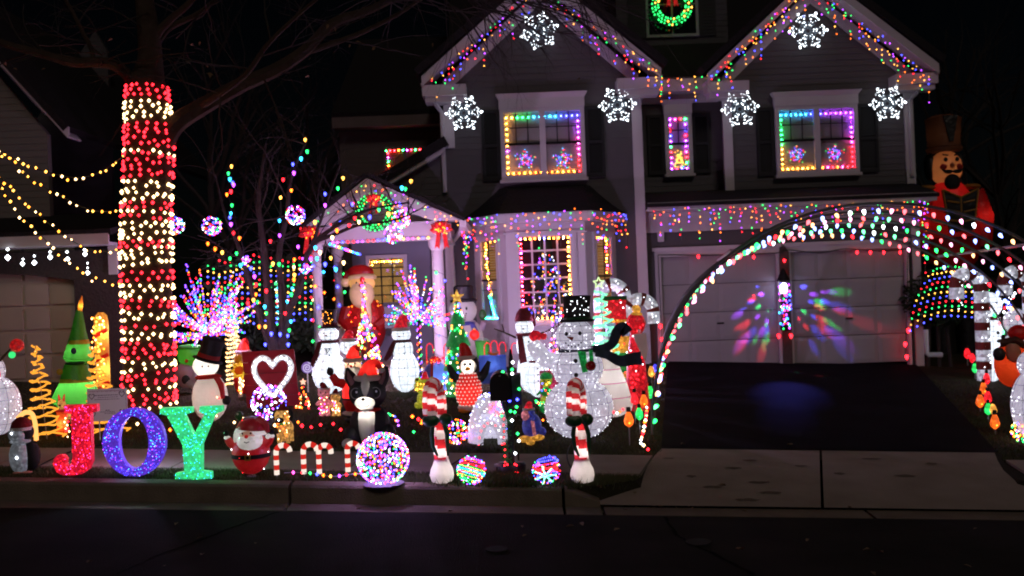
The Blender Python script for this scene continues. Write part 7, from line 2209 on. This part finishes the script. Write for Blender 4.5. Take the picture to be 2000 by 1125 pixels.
T.l('robe', TRED, [(24, 0), (22, 40), (18, 90), (10, 150), (9, 158)], 0, 0, 0); T.e('hood', TRED, (2, 168, 19, 22, 0, 17)); T.pr('beard', PLASTW, [(-7, 148), (18, 150), (22, 120), (16, 96), (10, 104)], -22, -14); T.e('gold_cap', TGOLD, (4, 196, 9, 9), (4, 186, 12, 5)); T.e('nose', TPINK, (5, 154, 4, 4, -19, 4))
T.lights('bulbs', [(rnd.uniform(-16, 14), -20, rnd.uniform(10, 180)) for _ in range(46)], 1.3, [RED, RED, WHT])
T = Thing('white_skirted_figure', 'glowing white cone skirted inflatable with pink seams behind the large snowman', 'inflatable cone', 1184, 812, 11.2)
T.l('skirt', IWHITE, [(30, 0), (50, 10), (54, 22), (44, 60), (26, 104), (10, 130), (3, 136)], 0, 0, 0); T.lamp(6, 66, 2.6, (1, .95, 1)); T.lamp(4, 30, 1.2, (1, .95, 1))
for z, r_ in ((92, 31.6), (66, 42), (38, 49.6)):
    m = T.mb(); m.tube([(r_ * cos(a), r_ * sin(a), z) for a in [2 * pi * i / 28 for i in range(28)]], .8, 4, closed=True); T.put('pink_seam', m, IPINK)
T = Thing('red_sack', 'glowing orange red inflatable sack with dark mittens at the right edge', 'sack', 1975, 755, 12.4)
T.e('sack', nylon('orange_red_nylon', (.58, .055, .012), .6), (2, 44, 32, 46, 0, 26)); T.lamp(4, 46, 2.4, (1, .75, .5)); T.e('panel', ISKIN, (-4, 70, 14, 22, -20, 8)); T.t('arm', nylon('brown_nylon', (.10, .03, .015), .4), [(-24, 86, -10), (0, 92, -22), (24, 78, -20)], [8, 8, 7]); T.e('mitten', IBLACK, (-30, 66, 12, 13, -18, 9)); T.e('hood', IRED, (18, 104, 20, 16, 0, 16))

# ---- giant toy soldier behind the garage corner
T = Thing('toy_soldier', 'giant dim inflatable toy soldier in a red coat and tall hat behind the garage corner', 'toy soldier', 1866, 716, 19.0)
SR = nylon('soldier_red', (.45, .010, .010), .6); SBK = nylon('soldier_black', (.015, .014, .014), .4)
T.e('coat', SR, (0, 262, 56, 106, 0, 46)); T.lamp(0, 285, 3.6, (1, .75, .6)); T.lamp(0, 335, 2.4, (1, .75, .6)); T.lamp(0, 214, 3.0, (1, .75, .6))
T.e('coat_skirt', SR, (0, 226, 52, 26, 0, 44)); T.t('leg', SBK, [(-20, 205), (-22, 20)], [26, 20], seg=14); T.t('leg', SBK, [(24, 205), (26, 20)], [26, 20], seg=14); T.e('belt', SBK, (0, 250, 54, 12, 0, 46))
for s in (-1, 1): T.t('arm', SR, [(s * 46, 338, 0), (s * 62, 290, -6), (s * 58, 232, -10)], [22, 20, 16], seg=14); T.lamp(s * 64, 290, 1.6, (1, .8, .6), y=-8); T.e('epaulette', nylon('soldier_gold', (.45, .22, .03), .5), (s * 44, 350, 18, 6))
T.e('mitten', SBK, (-58, 218, 14, 16, -10, 12)); T.e('mitten', SBK, (60, 218, 14, 16, -10, 12))
vest = T.pr('vest', SBK, [(-34, 342), (0, 326), (34, 342), (22, 262), (-22, 262)], -50, -44)
SG = surf('soldier_gold_braid', (.35, .17, .03), .6)
m = T.mb()
for a, b in (((-34, 342), (0, 326)), ((0, 326), (34, 342)), ((-34, 342), (-22, 262)), ((34, 342), (22, 262)), ((0, 326), (0, 262))): m.tube([(a[0], -51, a[1]), (b[0], -51, b[1])], 1.6, 5)
for z in (316, 298, 280): m.tube([(-26, -51, z + 4), (-4, -52, z)], 1.8, 5); m.tube([(26, -51, z + 4), (4, -52, z)], 1.8, 5)
T.put('gold_braid', m, SG, vest)
T.e('head', nylon('soldier_skin', (.60, .24, .09), .6), (-4, 388, 31, 34, 0, 28)); T.lamp(-4, 384, 1.7, (1, .8, .6))
for s in (-1, 1): T.e('eye', BLACK, (-4 + s * 11, 402, 4, 4.5, -26, 2)); T.e('cheek', SR, (-4 + s * 15, 388, 7, 6, -24, 4)); T.t('eyebrow', BLACK, [(-4 + s * 6, 410, -26), (-4 + s * 16, 412, -24)], 1.6); T.e('hair', SBK, (-4 + s * 29, 392, 10, 26, 6, 14))
T.e('moustache', BLACK, (-12, 378, 9, 4, -29, 3), (5, 378, 9, 4, -29, 3)); T.t('moustache_tip', BLACK, [(-18, 379, -28), (-24, 384, -26)], [3, 1]); T.t('moustache_tip', BLACK, [(11, 379, -28), (17, 384, -26)], [3, 1]); T.e('beard', BLACK, (-3, 358, 15, 16, -24, 10)); T.e('nose', nylon('soldier_skin', (.60, .24, .09), .6), (-4, 390, 5, 6, -30, 5))
T.l('tall_hat', nylon('soldier_hat', (.16, .06, .03), .5), [(32, 0), (34, 6), (30, 10), (32, 52), (34, 64), (22, 70), (4, 72)], -6, 0, 420); T.lamp(-6, 452, .55, (1, .8, .6)); T.pr('hat_stripe', SBK, [(-20, 486), (8, 486), (-2, 436), (-10, 436)], -34, -31)

# ================================================================ the white notice board (its code square is left out)
T = Thing('notice_board', 'white notice board with printed hearts on two stakes behind the letter J', 'notice board', 213, 860)
PAPER = surf('white_board', (.80, .76, .80), .6, .04)
INK = surf('grey_print_ink', (.16, .12, .16), .8); INK2 = surf('pink_print_ink', (.38, .22, .27), .8)
bd = T.put('board', T.mb().box(-39, 39, -1.5, 0, 38, 101), PAPER, smooth=False)
for s in (-1, 1): T.t('stake', PLASTW, [(s * 18, 0, 1.6), (s * 18, 60, 1.6)], 1.3)
def ht(cx, cz, s): return [(cx + s * a / 20, cz + s * (b - 62) / 20) for a, b in ((0, 74), (-6, 82), (-14, 82), (-20, 74), (-17, 62), (0, 44), (17, 62), (20, 74), (14, 82), (6, 82))]
for cx, cz in ((-30, 86), (29, 89), (-29, 51), (29, 54)):
    o_ = ht(cx, cz, 6); i_ = ht(cx, cz + .1, 4.3)
    T.put('printed_heart', T.mb().ring2(o_, i_, -1.9, -1.5), INK, bd, smooth=False)
m = T.mb()
for z, x0, x1, w_ in ((88.5, -24, 22, .7), (84.5, -18, 22, .5), (80.5, -25, 24, .5), (59, -4, 4, .8), (56, -14, 14, .5), (53, -6, 16, .5)):
    x = x0
    while x < x1:
        l_ = rnd.uniform(2, 5); m.box(x, min(x1, x + l_), -1.8, -1.5, z - w_, z + w_); x += l_ + 1.0
T.put('printed_lines', m, INK, bd, smooth=False)
m = T.mb()
for i in range(26):
    m.box(-36 + i * 2.8, -34.6 + i * 2.8, -1.8, -1.5, 95 + (i % 3) * .5, 98)
    if i < 18: m.box(-37.5, -36, -1.8, -1.5, 44 + i * 2.8, 45.4 + i * 2.8); m.box(36, 37.5, -1.8, -1.5, 44 + i * 2.8, 45.4 + i * 2.8)
T.put('printed_border', m, INK2, bd, smooth=False)
T = Place('rope_arch', 'bright amber and white coil of rope light behind the grey penguin', 'rope light', G(60, 862))
P = smooth_path([W(x, y, 8.9) for x, y in ((34, 818), (48, 806), (62, 808), (68, 824), (70, 842), (71, 860))], 6)
T.wt('rope', emi('amber_bright_rope', (1, .45, .12), 1.6), P, .022); T.lights('bulbs', along(P, .022, .2), .012, [WRM, ORG, WHT])

# ================================================================ strings over the lawn
def ground_string(lab, pts, mats, step=.13, r=.019, up=.05):
    P = smooth_path([G(x, y) + Vector((0, 0, up + rnd.uniform(-.02, .04))) for x, y in pts], 6)
    T = Place('lawn_string', lab, 'light string', P[0], group='light strings lying over the lawn')
    T.wt('wire', WIRE, P, .0035, seg=3)
    for p in along(P, step, .25): T.bulb(p + Vector((0, 0, rnd.gauss(0, .012))), rnd.choice(mats), r * rnd.choice((.85, 1, 1.1)))
ground_string('red and white bulbs lying on the lawn from the tan puppy to the seated dog', [(575, 832), (600, 842), (640, 845), (680, 852), (720, 848), (756, 843)], [RED, WRM, ORG, RED])
ground_string('short row of red bulbs on the lawn right of the seated dog', [(796, 828), (808, 825), (820, 826), (826, 832)], [RED, ORG], .09)
ground_string('few bulbs lying on the lawn left of the cane post', [(790, 846), (812, 850), (830, 851)], [RED, YEL, GRN], .16)
ground_string('red and white bulbs lying under the wrapped tree', [(225, 845), (260, 838), (300, 842), (345, 848)], [RED, ORG, WRM], .14)
ground_string('red bulbs on the lawn between the tan puppy and the piglet', [(440, 838), (480, 828), (520, 834), (560, 842)], [RED, WRM], .16)
ground_string('red bulbs across the foot of the large snowman', [(1020, 852), (1060, 846), (1100, 848), (1140, 845), (1200, 828), (1222, 818)], [RED, RED, ORG, WHT], .10, .015, .09)
ground_string('white and red bulbs down the lawn corner at the driveway', [(1266, 790), (1262, 820), (1258, 850), (1252, 880), (1260, 886), (1268, 888), (1248, 889)], [WRM, RED, WHT, ORG], .10, .016)
ground_string('green and coloured bulbs lying left of the large snowman', [(1046, 790), (1052, 800), (1060, 795), (1070, 815)], [GRN, YEL, RED], .09, .016)
T = Place('arc_lights', 'small arc of violet and yellow bulbs right of the seated dog', 'rope light', G(770, 850))
P = smooth_path([W(x, y, 10.3) for x, y in ((752, 806), (762, 811), (773, 818), (778, 828), (776, 838), (766, 845))], 5); T.wt('rope', WIRE, P, .006)
for p in along(P, .022, .2): T.bulb(p + Vector((0, rnd.gauss(0, .01), rnd.gauss(0, .01))), rnd.choice([PUR, ORG, BLU, YEL, GRN, PNK]), .014)
# red outlined canes below the bay window
NEON = emi('red_neon', (1, .03, .06), 1.1)
for i, (x, y, h_, lab) in enumerate(((834, 712, 44, 'red outlined cane light left of the right porch column'), (868, 712, 44, 'red outlined cane light in front of the right porch column'), (947, 712, 46, 'first red outlined cane light right of the green bucket'), (960, 712, 52, 'second red outlined cane light right of the green bucket'), (976, 712, 48, 'third red outlined cane light right of the green bucket'), (1000, 708, 40, 'red outlined cane light behind the mailbox top'))):
    T = Thing('neon_cane', lab, 'candy cane', x, y, 13.6, group='red outlined cane lights along the bed')
    P = [Vector((0, 0, h_ * .7 * j / 6)) for j in range(7)] + [Vector((6.5 - 6.5 * cos(a), 0, h_ * .7 + 10 * sin(a))) for a in [pi * j / 8 for j in range(1, 9)]] + [Vector((13, 0, h_ * .5))]
    T.t('tube', NEON, [(p.x, p.z) for p in P], 1.1, seg=6); T.lights('bulbs', along(P, 5.5), 1.1, [RED, PNK])

# ================================================================ arches over the driveway
PALE = [emi('pale_red', (1, .10, .12), 5), emi('pale_blue', (.22, .32, 1), 7), emi('pale_green', (.14, 1, .36), 4.5), emi('pale_orange', (1, .45, .18), 5), emi('pale_pink', (1, .35, .6), 5)]
ARCHB = PALE + PALE + [WHT, GRN, RED]
PIPE = surf('grey_conduit', (.10, .105, .115), .55, .15, 8.0)
archs = []
ang = [pi * i / 40 for i in range(41)]
for i, (Y, lab) in enumerate(((9.95, 'nearest'), (10.95, 'second'), (12.0, 'middle'), (13.1, 'fourth'), (14.3, 'farthest'))):
    xa = dl(Y) - .10; xb = xa + 5.0 + .06 * i; xm = (xa + xb) / 2; a_ = (xb - xa) / 2
    za_, zb_ = zg(xa, Y), zg(xb, Y); H_ = 2.40 - .04 * i
    P = [Vector((xm - a_ * cos(t), Y, za_ + (zb_ - za_) * (.5 - .5 * cos(t)) + H_ * sin(t) ** .92)) for t in ang]
    T = Place('light_arch', lab + ' of the five pipe arches with large coloured bulbs over the driveway', 'arch', P[0], group='light arches over the driveway')
    T.wt('pipe', PIPE, P, .015, seg=8)
    Q = along(P, .145, .10); ph_ = rnd.uniform(0, .14); Q = [q.lerp(q2, ph_ / .145) for q, q2 in zip(Q, Q[1:])]
    T.wt('wire', WIRE, [q + Vector((0, -.02, -.03)) for q in Q], .004, seg=3)
    for j, q in enumerate(Q):
        c = (xm - q.x) / a_
        T.bulb(q + Vector((.02 * c, -.03, -.075)), rnd.choice(ARCHB), .021 if i < 3 else .024, 'cone', rot=(rnd.gauss(0, .2), rnd.gauss(0, .25) + .5 * c, 0))
    archs.append(P)
for t, lab in ((28, 'grey cross pipe tying the arches together on their right shoulder'), (11, 'grey cross pipe tying the arches together on their left shoulder')):
    pts = [P[t] + Vector((0, 0, .03)) for P in archs]
    T = Place('cross_pipe', lab, 'pipe', pts[0], group='cross pipes of the arches')
    T.wt('pipe', surf('pale_conduit', (.42, .43, .46), .4, .1, metal=.3), pts, .017, seg=8)

# ================================================================ big bulb stakes along the driveway
BGL = {c.name: tinsel('stake_' + c.name, tuple(min(.6, v * .6 + .02) for v in c.node_tree.nodes['Emission'].inputs[0].default_value[:3]), 1.1, 30.0, c.node_tree.nodes['Emission'].inputs[0].default_value[:3], 1.5) for c in (ORG, RED, GRN, YEL, BLU)}
def stake(lab, px, py, z, mat, s=1.0, lean=0, Y=None):
    T = Thing('bulb_stake', lab, 'path light', px, py, Y, group='large bulb path lights along the driveway')
    T.t('stake', STEEL, [(0, -4), (lean * .5, z)], 1.3)
    b = T.l('glowing_bulb', BGL[mat.name], [(2, 0), (8 * s, 5 * s), (9.5 * s, 12 * s), (7 * s, 22 * s), (3.6 * s, 30 * s), (1, 31 * s)], lean * .5, 0, z, tilt=lean * .02, seg=14)
    T.l('socket', WIRE, [(4 * s, 0), (4.5 * s, 2), (4 * s, 9 * s)], lean * .5, 0, z + 30 * s, par=b, seg=10)
    T.bulb((lean * .5, -8 * s, z + 9 * s), mat, 3.0 * s, par=b)
for a in (('large orange bulb path light at the left corner of the driveway', 1230, 868, 34, ORG, 1.0), ('large green bulb path light just behind the corner orange one', 1250, 846, 26, GRN, .8), ('large red bulb path light second row left of the driveway', 1241, 826, 36, RED, .8), ('large orange bulb path light beside the second arch foot', 1259, 822, 26, ORG, .85),
          ('large green bulb path light halfway up the left driveway edge', 1271, 800, 22, GRN, .8), ('large orange red bulb path light beside the third arch foot', 1262, 790, 26, ORG, .7), ('large yellow bulb path light halfway up the left driveway edge', 1274, 770, 34, YEL, .7), ('large orange bulb path light beside the garage corner', 1287, 762, 14, ORG, .85),
          ('large red bulb path light nearest the left garage door', 1291, 742, 18, RED, .65), ('large blue bulb path light near the left garage door', 1281, 752, 24, BLU, .55),
          ('large orange bulb path light nearest the sidewalk right of the driveway', 1944, 846, 8, ORG, .95), ('large yellow bulb path light behind the nearest one on the right', 1944, 826, 16, YEL, .7, -4), ('large green bulb path light second from the sidewalk on the right', 1931, 822, 12, GRN, .75), ('large orange bulb path light third on the right edge', 1915, 802, 6, ORG, .85), ('large red bulb path light third on the right edge', 1930, 800, 12, RED, .8),
          ('large orange bulb path light fourth on the right edge', 1922, 782, 12, ORG, .75), ('large red bulb path light fourth on the right edge', 1928, 764, 14, RED, .7), ('large orange bulb path light fifth on the right edge', 1920, 752, 14, ORG, .7), ('large green bulb path light fifth on the right edge', 1905, 738, 10, GRN, .6), ('large orange bulb path light sixth on the right edge', 1912, 736, 14, ORG, .6),
          ('large red bulb path light sixth on the right edge', 1900, 722, 14, RED, .6), ('large red bulb path light farthest up the right edge', 1890, 712, 12, RED, .65)): stake(*a)
T = Thing('white_bracket', 'small white bent pipe end standing by the garage corner', 'downpipe', 1810, 696, 15.8); T.t('pipe', PLASTW, [(0, 52), (0, 6), (4, 3), (30, 2)], 5)

def cord(lab, pts):
    P = smooth_path([G(x, y) + Vector((0, 0, .022)) for x, y in pts], 8)
    T = Place('extension_cord', lab, 'cord', P[0]); T.wt('cable', BLACK, P, .006)
cord('dark extension cord crossing the sidewalk beside the grey penguin', [(60, 925), (95, 905), (130, 890), (170, 878), (215, 872)])
cord('dark extension cord running over the sidewalk from the left cane post to the igloo', [(868, 938), (880, 915), (905, 898), (930, 880), (945, 868)])
cord('dark extension cord from the right cane post up to the large snowman', [(1130, 938), (1112, 912), (1108, 890), (1118, 868), (1128, 858)])

# ================================================================ dry leaves on the road and apron
DRY = surf('dry_leaf', (.22, .15, .10), .85, .4, 12.0)
def leaf(p, s, lab, grp):
    m = MB()
    a = rnd.uniform(0, 6.28); u = Vector((cos(a), sin(a), 0)); v = Vector((-sin(a), cos(a), 0))
    c = [rnd.uniform(.2, .6) for _ in range(4)]
    m.add([-u * s, -u * s * .3 + v * s * .5 + Vector((0, 0, s * c[0])), u * s * .4 + v * s * .4 + Vector((0, 0, s * c[1])), u * s + Vector((0, 0, s * .3)), u * s * .4 - v * s * .4 + Vector((0, 0, s * c[2])), -u * s * .3 - v * s * .5 + Vector((0, 0, s * c[3])), Vector((0, 0, .002))],
          [(0, 1, 6), (1, 2, 6), (2, 3, 6), (3, 4, 6), (4, 5, 6), (5, 0, 6)])
    solid('dry_leaf', lab, 'leaf', m, DRY, grp, False, p)
for x, y in ((345, 1025), (390, 1052), (500, 1063), (395, 1085), (175, 1100), (320, 1107), (1113, 1030), (1136, 1026), (1205, 1036), (1577, 1057), (1695, 1077), (1720, 1081), (1905, 1034), (1445, 1074), (1890, 1108), (1705, 1122), (1020, 1030), (880, 1000), (700, 996), (430, 984), (1025, 1048), (1243, 992), (1262, 994), (1278, 990), (1301, 996), (1322, 993), (1347, 990), (1222, 998), (1452, 1000), (1600, 1003), (1740, 1002), (960, 1000), (560, 992)):
    leaf(road_point(x, y) + Vector((0, 0, .004)), rnd.uniform(.015, .034), 'curled dry leaf lying on the dark road', 'dry leaves on the road')
for x, y in ((1240, 964), (1410, 950), (1334, 869), (1543, 870), (1290, 990), (1350, 996), (1500, 941), (1660, 992)):
    u, v = uv(x, y); Y = 8.0
    for _ in range(12):
        p = W(x, y, Y); zt = zap(p.x, Y) if Y < 9.25 else zg(p.x, Y) + .006
        Y = (EYE - zt) * FPX / -v
    p = W(x, y, Y)
    leaf(Vector((p.x, Y, p.z + .004)), rnd.uniform(.02, .04), 'dry leaf lying on the pale driveway apron', 'dry leaves on the driveway apron')
